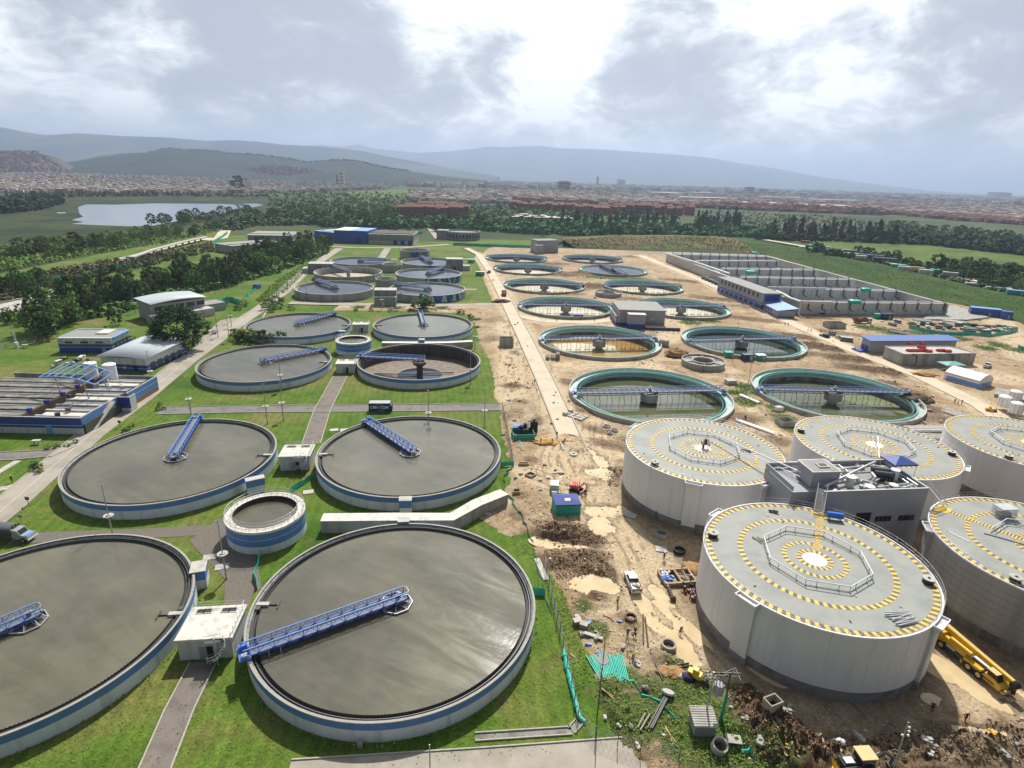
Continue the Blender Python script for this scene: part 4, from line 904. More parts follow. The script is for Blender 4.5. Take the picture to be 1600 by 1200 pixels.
# ring-shaped sludge tanks
for (cx,cy,l,rr,lab) in ((1099,562,1067.5,1131,'bare concrete ring tank between the two nearest clarifiers'),(951,456,931,971,'small bare ring tank between two pale clarifiers')):
    x,y,r=at_rim(cx,cy,l,rr,2.6); t=thing('ring_tank',lab,'tank',(x,y,0)); b=MB()
    b.lathe([(r,-.2),(r,2.6),(r-.3,2.6),(r-.3,1.9),(r*.52,1.9),(r*.52,2.5),(r*.47,2.5),(r*.47,.6)],48,[0,1,0,0,0,1,0]); b.build('wall',['concrete','concrete_pale'],t)
    MB().disc(r*.47,.8,32).build('floor','concrete_raw',t)
    k=MB()
    for q in range(6): a=TAU*q/6+.3; k.bar((r*.5*math.cos(a),r*.5*math.sin(a),2.25),((r-.2)*math.cos(a),(r-.2)*math.sin(a),2.25),.3,0)
    k.build('spoke','concrete_grey',t)
# ------------------------------------------------------------ digesters
def ang(px,py,i): q=P(px,py,Z_D); return math.atan2(q.y-DIG[i][1],q.x-DIG[i][0])
def stripes(t,r0,r1,n,z,skip=()):
    b=MB()
    for i in range(2*n):
        a0,a1=TAU*i/(2*n),TAU*(i+1)/(2*n); am=(a0+a1)/2
        if any(s<am<e for s,e in skip): continue
        sl=.35*(a1-a0)
        f=lambda r,a:(r*math.cos(a),r*math.sin(a),z)
        b.add([f(r0,a0),f(r1,a0+sl),f(r1,a1+sl),f(r0,a1)],[(0,1,2,3)],i%2)
    b.build('hazard_ring',['hazard_yellow','hazard_dark'],t)
def digester(i,label,wall='digester_wall',base='digester_base',pil=(),hatches=(),path=None,full=True):
    x,y=DIG[i]; t=thing('digester_tank',label,'tank',(x,y,0),0,'digester tanks'); r=R_D
    b=MB(); b.lathe([(r-.12,-.3),(r-.12,2.1),(r,2.1),(r,Z_D-.15)],128,[1,1,0]); 
    for a in pil:
        T=Matrix.Rotation(a,4,'Z'); b.box(r-.5,r+.38,-1.3,1.3,1.5,Z_D-.5,0,T); b.box(r-.5,r+.34,-1.45,1.45,-.3,1.5,1,T)
    b.build('wall',[wall,base],t)
    if wall=='digester_wall':
        sm_=MB().box(r-.1,r+.012,-.02,.02,2.15,Z_D-.2).build('panel_seam','digester_seam',t)
        for q in range(1,20): c=sm_.copy(); COL.objects.link(c); c.parent=t; c.rotation_euler.z=TAU*q/20
    if wall=='concrete_cast':
        b=MB()
        for q in range(1,9): b.lathe([(r+.012,q*1.2-.035),(r+.012,q*1.2+.035)],128,0)
        b.build('formwork_line','digester_base',t)
    b=MB(); b.disc(r-.1,Z_D,128,0); b.lathe([(r,Z_D-.15),(r+.06,Z_D-.15),(r+.06,Z_D+.10),(r-.16,Z_D+.10),(r-.16,Z_D-.02)],128,1); b.build('roof',['digester_roof','white_paint'],t)
    for a in pil:
        k=MB(); T=Matrix.Rotation(a,4,'Z')
        k.add([T@Vector(v) for v in [(r-.2,-1.6,Z_D-.25),(r+1.0,-1.6,Z_D-.25),(r+1.0,1.6,Z_D-.25),(r-.2,1.6,Z_D-.25),(r+.2,-1.4,Z_D-1.6),(r+.2,1.4,Z_D-1.6)]],[(0,1,2,3),(1,4,5,2),(0,4,1),(2,5,3)],0)
        for s0,s1 in (((r,-1.6),(r+1.0,-1.6)),((r+1.0,-1.6),(r+1.0,1.6)),((r+1.0,1.6),(r,1.6))): k.bar(T@Vector((*s0,Z_D-.1)),T@Vector((*s1,Z_D-.1)),.12,1,.3)
        k.build('buttress_box',[wall,'white_paint'],t)
    z=Z_D+.012
    for r0,r1,n in ((15.3,16.15,84),(10.5,11.3,62),(4.0,4.75,30),(1.85,2.65,18)): stripes(t,r0,r1,n,z)
    MB().disc(1.75,z+.004,32).build('roof_cap','white_paint',t)
    if path is not None:
        b=MB(); T=Matrix.Rotation(path,4,'Z')
        for k in range(26):
            x0=2.8+k*.48
            b.add([T@Vector(v) for v in [(x0,-.6,z+.006),(x0+.24,-.6,z+.006),(x0+.24,.6,z+.006),(x0,.6,z+.006)]],[(0,1,2,3)],0)
            b.add([T@Vector(v) for v in [(x0+.24,-.6,z+.006),(x0+.48,-.6,z+.006),(x0+.48,.6,z+.006),(x0+.24,.6,z+.006)]],[(0,1,2,3)],1)
        b.build('walk_stripe',['hazard_yellow','hazard_dark'],t)
        b=MB(); b.add([T@Vector(v) for v in [(13.9,-1.4,z+.012),(15.9,-1.4,z+.012),(15.9,1.4,z+.012),(13.9,1.4,z+.012)]],[(0,1,2,3)],0); b.build('landing_mark','hazard_yellow',t)
    k=MB(); n=8; rr=7.7; off=rad(10)
    for q in range(n):
        if i==4 and q in (3,4): continue
        a,c=TAU*q/n+off,TAU*(q+1)/n+off; p=Vector((rr*math.cos(a),rr*math.sin(a),0)); e=Vector((rr*math.cos(c),rr*math.sin(c),0))
        for zz,rr_,mm in ((Z_D+.14,.07,1),(Z_D+1.0,.085,0)): k.tube(p+Vector((0,0,zz)),e+Vector((0,0,zz)),rr_,6,mm)  # low dark rail is added in place of the white top rail's shadow
        for u in (0,.25,.75): v=p.lerp(e,u); k.tube(v+Vector((0,0,Z_D)),v+Vector((0,0,Z_D+1.05)),.05,5,1); k.obox((v.x,v.y,Z_D+.06),(.3,.3,.12),0,1)
    k.build('octagon_railing',['white_paint','grey_steel'],t)
    k=MB(); rr=r+.0
    for zz in (.55,1.1): k.path([(rr*math.cos(TAU*q/96),rr*math.sin(TAU*q/96),Z_D+zz) for q in range(97)],.02,4,0)
    for q in range(60): a=TAU*q/60; k.tube((rr*math.cos(a),rr*math.sin(a),Z_D),(rr*math.cos(a),rr*math.sin(a),Z_D+1.1),.028,4,0)
    k.build('edge_railing','hazard_yellow' if i==3 else 'galv',t)
    for a in hatches:
        k=MB(); c=(15.1*math.cos(a),15.1*math.sin(a)); k.tube((*c,Z_D),(*c,Z_D+.75),.75,24,0); k.tube((*c,Z_D+.75),(*c,Z_D+.85),.85,24,1); k.tube((*c,Z_D+.85),(*c,Z_D+.95),.2,10,0); k.build('vent_hatch',['black','concrete_pale'],t)
    b=MB(); g=random.Random(i)     # hairline joints and small fittings on the slab
    for q in range(9): a=g.random()*TAU; rq=g.uniform(6,14.5); b.obox((rq*math.cos(a),rq*math.sin(a),Z_D+.05),(g.uniform(.2,.5),.2,.14),a,q%2)
    b.build('roof_fitting',['grey_steel','dark_steel'],t)
    return t
digester(0,'nearest grey-roofed digester with yellow striped rings, in the right foreground','digester_wall',pil=(ang(1165,937,0),ang(1470,972,0),ang(1128,805,0)),hatches=(ang(1113,838,0),ang(1456,912,0)),path=ang(1283,805,0))
digester(1,'left digester with yellow striped rings, a white pipe running to the building','digester_wall',pil=(ang(1085,752,1),ang(1228,770,1),ang(1002,668,1)),hatches=(ang(1027,725,1),),path=ang(1205,735,1))
digester(2,'digester behind the plant building with a pole at its centre','digester_wall',pil=(ang(1505,730,2),),hatches=(ang(1254,675,2),ang(1497,712,2)),path=ang(1374,722,2))
digester(3,'far right digester with a yellow edge railing','digester_wall',pil=(),hatches=(ang(1582,712,3),),path=None)
digester(4,'right-hand digester with bare dark concrete sides and a mesh cage on its roof','concrete_cast','concrete_raw',pil=(ang(1448,822,4),),hatches=(ang(1586,908,4),),path=ang(1472,795,4))
def bar_thing(name,label,cat,pts,r,m,group=None,n=10):
    o=pts[0]; b=MB(); b.path([Vector(p)-Vector(o) for p in pts],r,n); ob=b.build(name,m,None,o); return tag(ob,label,cat,group)
bar_thing('gas_pipe','white pipe from the left digester cap down to the plant building roof','pipe',[P(1110,676,12.8),P(1252,738,14.8)],.14,'white_paint')
bar_thing('gas_pipe','thin lower white pipe beside the one over the left digester','pipe',[P(1125,688,12.4),P(1250,745,14.4)],.09,'white_paint')
bar_thing('gas_pipe','white upright pole at the centre of the digester behind the building','pole',[(DIG[2][0],DIG[2][1]-.5,Z_D),(DIG[2][0],DIG[2][1]-.5,Z_D+2.2),P(1374,716,14.6)],.13,'white_paint')
# stands on the caps
def cap_stand(i,label):
    t=thing('valve_stand',label,'valve stand',(DIG[i][0]+.4,DIG[i][1],Z_D)); b=MB()
    for sx in (-.7,.7):
        for sy in (-.5,.5): b.tube((sx,sy,0),(sx,sy,2),.06,6)
    b.box(-.8,.8,-.6,.6,1.1,1.2); b.build('frame','dark_steel',t); MB().tube((0,0,1.2),(0,0,2.2),.32,14).tube((-.3,.2,.1),(-.3,.2,1.1),.25,12).build('valve','rust_dark',t)
cap_stand(1,'dark valve stand on the white cap of the left digester')
# bundle of pipes, cage, drum and the odds and ends lying on the roofs
def at_roof(px,py,z=Z_D): return P(px,py,z)
def rods(name,px,py,n,L,r,m,label,cat,ang0,spread=.12,group=None,z=None,lay=1,gap=1.25):
    c=at_roof(px,py) if z is None else (G(px,py) if z=='g' else P(px,py,z)); t=MB(); g=random.Random(int(px*7+py))
    for i in range(n):
        a=ang0+g.uniform(-spread,spread); x=(i%(max(1,n//lay))-n/lay/2)*r*2*gap; zz=r+(i//max(1,n//lay))*r*1.9
        d=Vector((math.cos(a),math.sin(a),0)); s=Vector((-math.sin(ang0),math.cos(ang0),0))
        l=L*g.uniform(.85,1); q=s*x+Vector((0,0,zz))+d*g.uniform(-.3,.3); t.tube(q-d*l/2,q+d*l/2,r,7)
    return tag(t.build(name,m,None,c),label,cat,group)
rods('pipe_bundle',1407,966,16,3.6,.09,'galv','loose heap of silver tubes on the nearest digester roof','tubes',rad(12),.18,lay=2,gap=1.7)
rods('lumber_pile',1186,843,5,1.6,.09,'grey_wood','few pale boards lying on the left of the nearest digester roof','boards',rad(-40),.7)
rods('scrap_pile',1208,800,6,1.5,.08,'cloth_dark','small dark heap of tools by the far edge of the nearest digester roof','tools',rad(10),.7)
rods('pipe_bundle',1166,705,6,2.2,.08,'cloth_dark','small dark heap of gear on the left digester roof','tools',rad(-30),.5)
rods('pipe_bundle',1497,838,3,3.6,.05,'white_paint','three thin white rods on the right-hand digester roof','rods',rad(-62),.06)
t=thing('blue_tank','bright blue drum on a frame at the far edge of the nearest digester','drum',at_roof(1303,812),rad(-12)); MB().tube((-1.3,0,.9),(1.3,0,.9),.55,18).build('drum','bright_blue',t); b=MB()
for sx in (-.9,.9):
    for sy in (-.5,.5): b.bar((sx,sy,0),(sx,sy*.8,.6),.1)
b.build('frame','dark_steel',t)
t=thing('mesh_cage','wire mesh cage box on the right-hand digester roof','cage',at_roof(1567,806),SITE); b=MB()
for z in (0,.9,1.8):
    for a,c in (((-1.5,-1),(1.5,-1)),((1.5,-1),(1.5,1)),((1.5,1),(-1.5,1)),((-1.5,1),(-1.5,-1))): b.bar((*a,z),(*c,z),.07)
for k in range(13): u=-1.5+k*.25; b.bar((u,-1,0),(u,-1,1.8),.04); b.bar((u,1,0),(u,1,1.8),.04)
for k in range(9): u=-1+k*.25; b.bar((-1.5,u,0),(-1.5,u,1.8),.04); b.bar((1.5,u,0),(1.5,u,1.8),.04)
b.build('frame','galv',t); MB().box(-1.55,1.55,-1.05,1.05,1.85,1.9).build('lid','roof_metal',t); MB().box(-1,1,-.6,.6,0,.9).build('machine','grey_steel',t)
rods('pipe_bundle',1592,848,2,9,.11,'galv','long silver rail on the right edge of the right-hand digester roof','rail',rad(-35),.02)
# ------------------------------------------------------------ plant building between the digesters
ZB=14.5
fr=P(1452,763,ZB); t=thing('plant_building','dark grey plant building with roof pipework, between the digesters','building',(fr.x,fr.y,0),SITE)
b=MB(); W_=20.5; D_=11.5; b.box(-W_,0,0,D_,0,ZB-.9,0); b.box(-W_-4.6,-W_,2.2,D_,0,ZB-1.2,0); b.build('wall',['wall_grey'],t)
b=MB()
for x0,x1,y0,y1 in ((-W_,0,-.02,.22),(-.22,.02,.22,D_),(-W_,-.22,D_-.2,D_+.02),(-W_-4.6,-W_,D_-.2,D_+.02),(-W_-4.62,-W_-4.4,2.2,D_-.2)): b.box(x0,x1,y0,y1,ZB-.95,ZB,0)
for x0,x1,y0,y1 in ((-W_,.05,-.05,.25),(-.25,.05,.25,D_),(-W_,-.25,D_-.23,D_+.05)): b.box(x0,x1,y0,y1,ZB,ZB+.08,1)
b.build('parapet',['wall_grey','galv'],t); MB().box(-W_+.02,-.24,.24,D_-.22,ZB-.9,ZB-.82).build('roof','roof_grey',t)
b=MB(); b.box(-W_-.4,-W_+5.0,3.4,8.2,ZB-1,ZB+2.0,0); b.box(-W_-.55,-W_+5.15,3.25,8.35,ZB+2.0,ZB+2.2,1); b.box(-W_-.25,-W_+4.85,3.55,8.05,ZB+2.2,ZB+2.24,2); b.box(-W_+1.6,-W_+3.6,4.6,6.2,ZB+2.22,ZB+2.5,1); b.box(-W_+1.85,-W_+3.35,4.8,6.0,ZB+2.5,ZB+2.52,3); b.build('stair_tower',['wall_grey','roof_white','roof_grey','black'],t)
for x0,x1,z0,z1,m in ((-12.9,-9.6,0,9.0,'black'),(-6.6,-3.6,8.0,9.1,'glass'),(-14.2,-12.95,8.9,9.0,'black')):
    if m=='black' and z0==0: d=MB().box(-13.2,-10.2,-.03,.02,6.6,9.9,0); d.build('doorway','black',t)
    elif m=='glass':
        for xx in (-7.6,-2.9): MB().box(xx-1.6,xx+1.6,-.05,.02,7.9,9.0,0).box(xx-.05,xx+.05,-.08,-.05,7.9,8.9,1).box(xx-.9,xx-.8,-.08,-.05,7.9,8.9,1).box(xx+.8,xx+.9,-.08,-.05,7.9,8.9,1).build('window',['glass','wall_dark'],t)
        MB().box(-5,-2.4,-.05,.02,2.6,3.6,0).build('window','glass',t); MB().box(-16,-14.6,-.05,.02,7.9,8.9,0).build('window','glass',t)
g=random.Random(3)
def roof_pipe(pts,r=.22): b=MB(); b.path([(x,y,ZB-.8+z) for x,y,z in pts],r,10); b.build('roof_pipe','galv',t)
roof_pipe([(-19,2,.8),(-8,6.5,2.2),(-5,8,2.2)],.24); roof_pipe([(-16,9.5,.7),(-11,9.8,.7),(-11,7,.7)]); roof_pipe([(-14,9.3,1.2),(-14,10.6,1.2),(-6,10.6,1.2)],.18)
roof_pipe([(-17,4.2,.5),(-12,5.2,.5),(-9,3.2,.5),(-8.2,3.4,1.4),(-7.6,5.2,1.4)],.25); roof_pipe([(-9,1.4,.5),(-2,2.4,.5),(-2,5,.5)],.2); roof_pipe([(-12,1.2,.6),(-6,4.6,.6),(-1.5,5.6,.6)],.18); roof_pipe([(-15,7,.9),(-9,8.5,.9),(-4,8.8,.9)],.2); roof_pipe([(-4,9.8,.6),(-1,7,.6),(-1,1.5,.6)],.2)
roof_pipe([(-19.5,9.8,.5),(-15.5,10.4,.5)],.3); roof_pipe([(-7,2,.4),(-4,1.2,.4),(-2.6,.8,1.2)],.15); roof_pipe([(-10.5,3.8,.4),(-10.5,8.8,.4)],.22); roof_pipe([(-13.3,2.2,.4),(-13.3,8.2,.4)],.15)
for x,y,h,r in ((-13.5,3.0,1.9,.75),(-3.2,4.8,2.1,.75),(-5.8,1.6,.8,.7),(-10.6,1.5,.7,.8)): MB().tube((x,y,ZB-.8),(x,y,ZB-.8+h),r,20,0).tube((x,y,ZB-.8+h),(x,y,ZB-.7+h),r*1.1,20,1).build('roof_vessel',['galv','white_paint'],t)
b=MB(); b.tube((-6.6,6.6,ZB+.6),(-3.4,5.4,ZB+.6),.55,16); b.tube((-6.8,5.4,ZB+.5),(-3.8,4.2,ZB+.5),.5,16)
for q in range(6): b.obox((-6.5+q*.5,5.6-q*.2,ZB-.3),(.25,2.4,.9),rad(-20))
b.build('blower_unit','dark_steel',t)
for q in range(16):
    x,y=g.uniform(-19,-1),g.uniform(.8,10.4); MB().obox((x,y,ZB-.8+.3),(g.uniform(.4,1.4),g.uniform(.3,1),.6),g.random()*3).build('roof_machine',['rust_dark','galv','grey_steel','pipe_pale'][q%4],t)
def gazebo(px,py,z,w,d,h,label,roofm,wallm=None,rz=SITE,sign=False):
    c=P(px,py,z) if z!='g' else G(px,py); t=thing('canopy_tent',label,'canopy',c,rz); b=MB()
    zt=h+.9; b.add([(-w/2-.1,-d/2-.1,h),(w/2+.1,-d/2-.1,h),(w/2+.1,d/2+.1,h),(-w/2-.1,d/2+.1,h),(-.15,0,zt),(.15,0,zt),(-w/2-.1,-d/2-.1,h-.3),(w/2+.1,-d/2-.1,h-.3),(w/2+.1,d/2+.1,h-.3),(-w/2-.1,d/2+.1,h-.3)],[(0,1,5,4),(1,2,5),(2,3,4,5),(3,0,4),(6,7,1,0),(7,8,2,1),(8,9,3,2),(9,6,0,3)]); b.build('roof',roofm,t)
    for sx in (-1,1):
        for sy in (-1,1): MB().tube((sx*w*.48,sy*d*.48,0),(sx*w*.48,sy*d*.48,h-.05),.05,6).build('leg','galv',t)
    if wallm:
        b=MB()
        for a,c2 in (((-1,-1),(1,-1)),((1,-1),(1,1)),((1,1),(-1,1)),((-1,1),(-1,-1))):
            n=8
            for k in range(n):
                u0,u1=k/n,(k+1)/n; f=lambda u,z,o=0:((a[0]+(c2[0]-a[0])*u)*w*.5,(a[1]+(c2[1]-a[1])*u)*d*.5,z)
                b.quad(f(u0,.02),f(u1,.02),f(u1,h-.15),f(u0,h-.15))
        b.build('wall',wallm,t)
    if sign: b=MB(); b.add([(-.6,-d*.30,h+.40),(.6,-d*.30,h+.40),(.6,-d*.14,h+.66),(-.6,-d*.14,h+.66)],[(0,1,2,3)]); b.build('roof_patch','white_paint',t)
    return t
gazebo(1400,738,ZB-.8,4.6,3.8,2.6,'blue canopy tent on the roof of the plant building','canvas_blue')
def ladder(label,a,c,w=1.5):
    t=thing('access_ladder',label,'ladder',a); a,c=Vector((0,0,0)),Vector(c)-Vector(a); d=c.normalized(); s=d.cross(Vector((0,0,1))).normalized()*w/2
    for q in (-1,1):
        MB().bar(a+s*q,c+s*q,.12).build('stringer','galv',t); b=MB(); up=Vector((0,0,1.0)); b.tube(a+s*q+up,c+s*q+up,.05,6)
        for k in range(6): v=a.lerp(c,k/5)+s*q; b.tube(v,v+up,.04,5)
        b.build('handrail','white_paint',t)
    b=MB(); n=int((c-a).length/.3)
    for k in range(n): v=a.lerp(c,(k+.5)/n); b.bar(v-s,v+s,.05,0,.16)
    b.build('rungs','galv',t)
ladder('steep silver ladder from the plant building parapet to the nearest digester',P(1278,805,Z_D+.1),P(1285,764,ZB+.2))
ladder('silver ladder from the plant building down to the right-hand digester',P(1477,793,Z_D+.1),P(1452,762,ZB+.1))
ladder('railed gangway from the yellow landing on the left digester to the plant building',P(1206,735,Z_D+.1),P(1242,737,ZB-.9))
# ------------------------------------------------------------ buildings
def frontbox(name,label,pl,pr,cat='building',z=0):
    """Empty at the left front foot, local x along the front wall, y into depth; returns it and the front length"""
    a,c=P(*pl,z),P(*pr,z); t=thing(name,label,cat,(a.x,a.y,0),math.atan2(c.y-a.y,c.x-a.x)); return t,(c-a).length
def bands(b,x0,x1,y0,y1,cuts,ms):
    for z0,z1,m in zip(cuts,cuts[1:],ms): b.box(x0,x1,y0,y1,z0,z1,m)
# blue-banded workshop with a flat roof
t,w=frontbox('workshop','blue and white workshop with a flat grey roof on the left lawn',(94,551),(177,551)); d=13
b=MB(); bands(b,0,w,0,d,(0,2.0,2.2,3.2,5.2),(1,0,1,0)); b.build('wall',['white_wall','deep_blue'],t)
b=MB(); b.box(.3,w-.3,1.5,d-.3,5.2,5.35,0); b.box(-.05,w+.05,-.1,1.5,5.2,5.5,1); b.box(w-1,w+.5,1.5,d+.4,5.0,5.4,2); b.box(-.05,.3,1.5,d,5.2,5.6,1); b.box(0,w-1,d-.3,d+.4,5.2,5.6,1); b.box(w*.55,w*.8,d*.45,d*.9,5.35,5.8,3); b.build('roof',['roof_grey','roof_metal','pale_blue','roof_white'],t)
for k in (.13,.42,.7): MB().box(w*k,w*k+2.6,-.05,.02,3.5,4.2,0).build('window','glass',t)
MB().box(w*.8,w*.8+1.4,-.06,.02,0,2.3).build('door','pale_blue',t)
for k in range(4): MB().box(w-.02,w+.05,2+k*2.6,3.6+k*2.6,1,3,0).build('window','glass',t)
# two buildings with bowed metal roofs
def bowed(name,label,pl,pr,d,h,rise,lower,ov=.9,wallm=('deep_blue','white_wall'),n=14):
    t,w=frontbox(name,label,pl,pr); b=MB(); bands(b,0,w,0,d,(0,1.1,1.25,2.4,2.55,h),(0,1,0,1,1) if lower else (1,1,1,1,1)); b.build('wall',list(wallm),t)
    b=MB(); V=[];
    for i in range(n+1):
        u=i/n; x=-ov+(w+2*ov)*u; z=h+.1+rise*math.sin(PI*(.12+.76*u))
        V.append((x,z))
    for i in range(n):
        (x0,z0),(x1,z1)=V[i],V[i+1]; b.add([(x0,-ov-.6,z0),(x1,-ov-.6,z1),(x1,d+ov,z1+.6),(x0,d+ov,z0+.6),(x0,-ov-.6,z0-.22),(x1,-ov-.6,z1-.22),(x1,d+ov,z1+.38),(x0,d+ov,z0+.38)],[(0,1,2,3),(4,7,6,5),(0,4,5,1),(2,6,7,3)],0,True)
    b.quad((V[-1][0],-ov-.6,V[-1][1]-.22),(V[-1][0],d+ov,V[-1][1]+.38),(V[-1][0],d+ov,V[-1][1]+.6),(V[-1][0],-ov-.6,V[-1][1]),0)
    b.build('roof','roof_metal',t); b=MB(); b.box(.05,w-.05,.02,d-.05,h,h+rise*.5,0); b.build('clerestory','rust_dark',t); return t,w
t,w=bowed('office_building','blue building with a bowed pale metal roof beside the road',(161,578),(231,582),22,4.6,.9,True)
MB().box(2.2,4.4,-.06,.02,0,2.4,0).build('door','grey_steel',t); MB().box(w*.7,w*.7+1.4,-.05,.02,.4,2,0).build('window','glass',t); MB().tube((w*.5,-.08,1.3),(w*.5,.02,1.3),.5,16).build('wall_vent','cream_roof',t)
for k in range(5): MB().box(w-.02,w+.06,2+k*3.6,4.2+k*3.6,0,2.8,0).build('window','glass',t)
t,w=bowed('office_building','long grey building with a bowed metal roof on the upper lawn',(241,503),(322,490),14,7.5,1.2,False,wallm=('wall_grey','wall_grey'))
for k in range(5): MB().box(1+k*w/5,w/5-1+1+k*w/5,-.05,.02,4.6,6.4,0).build('window','glass',t)
MB().box(-3,w*.62,-5,-.03,0,3.6,0).build('wing','wall_grey',t); MB().box(-3.1,w*.62+.1,-5.1,0,3.6,3.8,0).build('roof','concrete_grey',t); MB().box(w*.55,w*1.05,-6,-5.6,0,3.2,0).box(w*.55,w*1.05,-6,0,3.2,3.5,0).build('porch','concrete_pale',t); MB().box(w,w+11,2,11,0,3.4,0).build('side_wing','wall_grey',t); MB().box(w-.1,w+11.1,1.9,11.1,3.4,3.6,0).build('roof','roof_grey',t)
# grit chamber building with its open channels
t,w=frontbox('grit_chamber','open concrete channels behind blue banded walls at the left edge',(-130,673),(131,679)); d=33; H=4.6
b=MB()
bands(b,0,w,0,.35,(0,1.5,1.65,2.3,2.45,H-.2,H),(0,0,1,0,1,2)); bands(b,w-.35,w,.35,15,(0,1.5,1.65,2.3,2.45,H-.2,H),(3,0,3,0,3,2)); 
bands(b,w,w+3.2,15,15.3,(0,1.3,H-.2,H),(0,1,2)); bands(b,w+2.9,w+3.2,15.3,18,(0,1.3,H-.2,H),(0,0,2)); bands(b,w+.6,w+.95,18,d,(0,1.2,H-1.6,H-1.45,H-.2,H),(4,3,0,3,2)); b.box(0,w+.6,d-.3,d,0,H,5); b.build('wall',['white_wall','deep_blue','concrete_pale','band_blue','rust_red','concrete'],t)
MB().box(0,w+.6,.35,d-.3,0,2.6,0).build('floor','dark_water',t)
g=random.Random(5); n=7
for k in range(n):
    y=1.6+k*(d-4)/n
    MB().box(0,w*.62,y,y+1.9,2.6,H-.35,0).build('channel_wall','concrete_raw',t); MB().box(0,w*.62,y+2.2,y+2.6,2.6,H-.25,0).build('channel_wall','concrete',t); MB().tube((0,y+3.3,H-.9),(w*.62,y+3.3,H-.9),.22,8).build('channel_pipe','pipe_pale' if k%2 else 'dark_steel',t)
MB().box(w*.63,w*.65,1,d-2,2.6,H+.1,0).build('conveyor','rust_dark',t)
for k in range(5): MB().box(w*.628,w*.652,3+k*6,3.8+k*6,H+.1,H+.9,0).build('drive_motor','deep_blue',t)
for k in range(8):
    y=1.4+k*3.8; MB().box(w*.70,w-.6,y,y+.7,2.6,H-.2,0).build('channel_wall','concrete_pale',t); MB().box(w*.72,w-.8,y+1.2,y+3,3.4,H-.5,0).build('cover_plate','grate' if k%3 else 'roof_white',t)
for k in range(9): x=w*.7+g.random()*w*.25; y=g.random()*28+1; MB().obox((x,y,H+.3),(1.2,.5,.8),g.random()*3,0).build('machine',['galv','grey_steel','dark_steel'][k%3],t)
s=MB(); s.add([(w,3,0),(w+1.3,3,0),(w+1.3,12,H),(w,12,H),(w,2.6,0),(w+1.3,2.6,0),(w+1.3,12,H-.5),(w,12,H-.5)],[(0,1,2,3),(4,7,6,5),(1,5,6,2),(0,3,7,4)],0); s.build('ramp','concrete_pale',t); MB().box(w*.78,w*.78+1.5,-.06,.01,.0,2.3).build('door','pale_blue',t)
# pale blue steel canopy frame over it
c=[P(60,590,9),P(101,568,9),P(176,583,9),P(148,601,9)]; o=c[0]; t=thing('steel_canopy','bare pale blue steel roof frame over the grit channels','canopy frame',(o.x,o.y,4.4)); q=[p-Vector((o.x,o.y,4.4)) for p in c]
def arch(a,e,u): v=a.lerp(e,u); return v+Vector((0,0,1.1*math.sin(PI*u)))
b=MB()
for i in range(8):
    u=i/7; b.bar(arch(q[0],q[3],u),arch(q[1],q[2],u),.22)
for a,e in ((q[0],q[3]),(q[1],q[2])):
    for i in range(10): b.bar(arch(a,e,i/10),arch(a,e,(i+1)/10),.3)
b.build('roof_frame','pale_blue',t)
for u,v in ((.25,.1),(.75,.1),(.25,.9),(.8,.9)):
    p=arch(q[0],q[3],u).lerp(arch(q[1],q[2],u),v); MB().tube((p.x+1.5,p.y-1,0),(p.x,p.y,p.z),.16,8).build('strut','grey_steel',t)
for (px,py,lab) in ((174,590,'white cylinder tank at the corner of the canopy frame'),(144,588,'white cylinder tank under the canopy frame, left of its twin')):
    c=P(px,py,4.4); c.z=3.2; t=thing('storage_tank',lab,'tank',c); MB().tube((0,0,0),(0,0,5.4),1.75,28).build('shell','white_paint',t); MB().tube((0,0,5.4),(0,0,5.6),1.85,28,r2=1.5).tube((.5,.4,5.5),(.5,.4,6.1),.15,8).tube((-.5,.2,5.5),(-.5,.2,5.9),.2,8).build('lid','white_paint',t)
g=random.Random(11)
for k,(px,py) in enumerate(((92,568),(100,562),(110,570),(120,565),(128,561),(140,565),(86,574),(133,572))):
    c=P(px,py,0); b=MB(); b.obox((0,0,.5),(g.uniform(1.5,3.2),g.uniform(.8,1.6),g.uniform(.7,1.4)),g.random()*3,0); b.tube((-1,.3,.5),(1.2,-.4,1.1),.25,10,1); tag(b.build('scrap_pile',['dark_steel','white_paint'] if k%2 else ['roof_white','rust_dark'],None,c),'old machine part in the scrap heap behind the canopy frame','scrap','scrap heap on the left lawn')
# blower building with blue stripes, beside the aeration basins
t,w=frontbox('blower_building','long grey building with blue stripes and a row of tall windows, beside the aeration basins',(1120,456),(1189,485)); d=10.5; H=9.2
b=MB(); bands(b,0,w,0,d,(0,.8,3.0,3.3,4.0,H),(0,1,2,1,0)); b.build('wall',['wall_grey','deep_blue','white_wall'],t)
b=MB(); b.box(-.6,w+.6,-.9,d+.4,H,H+.35,0); b.build('roof','roof_grey',t)
for k in range(10): x=4+k*(w-6)/10; MB().box(x,x+1.9,-.06,.02,6.2,8.2,0).build('window','black',t)
for k in range(8): x=4+k*(w-7)/8; MB().box(x,x+.6,-.06,.02,1.2,2.6,0).build('window','white_paint',t)
MB().box(w-.02,w+.08,1,d-1,5.2,8.6,0).build('window','deep_blue',t); MB().box(w-.02,w+.1,2,4,0,2.6,0).build('door','deep_blue',t)
t,w=frontbox('annex_building','small grey annex with a blue shed roof at the near end of the striped building',(1191,485),(1204,492)); b=MB(); bands(b,0,w+8,0,9,(0,1,4.2),(1,0)); b.build('wall',['wall_grey','deep_blue'],t)
b=MB(); b.add([(-1,-1,4.2),(w+9,-1,4.2),(w+9,10,5.6),(-1,10,5.6),(-1,-1,4.0),(w+9,-1,4.0),(w+9,10,5.4),(-1,10,5.4)],[(0,1,2,3),(4,7,6,5),(0,4,5,1),(1,5,6,2),(2,6,7,3),(3,7,4,0)]); b.build('roof','pale_blue',t)
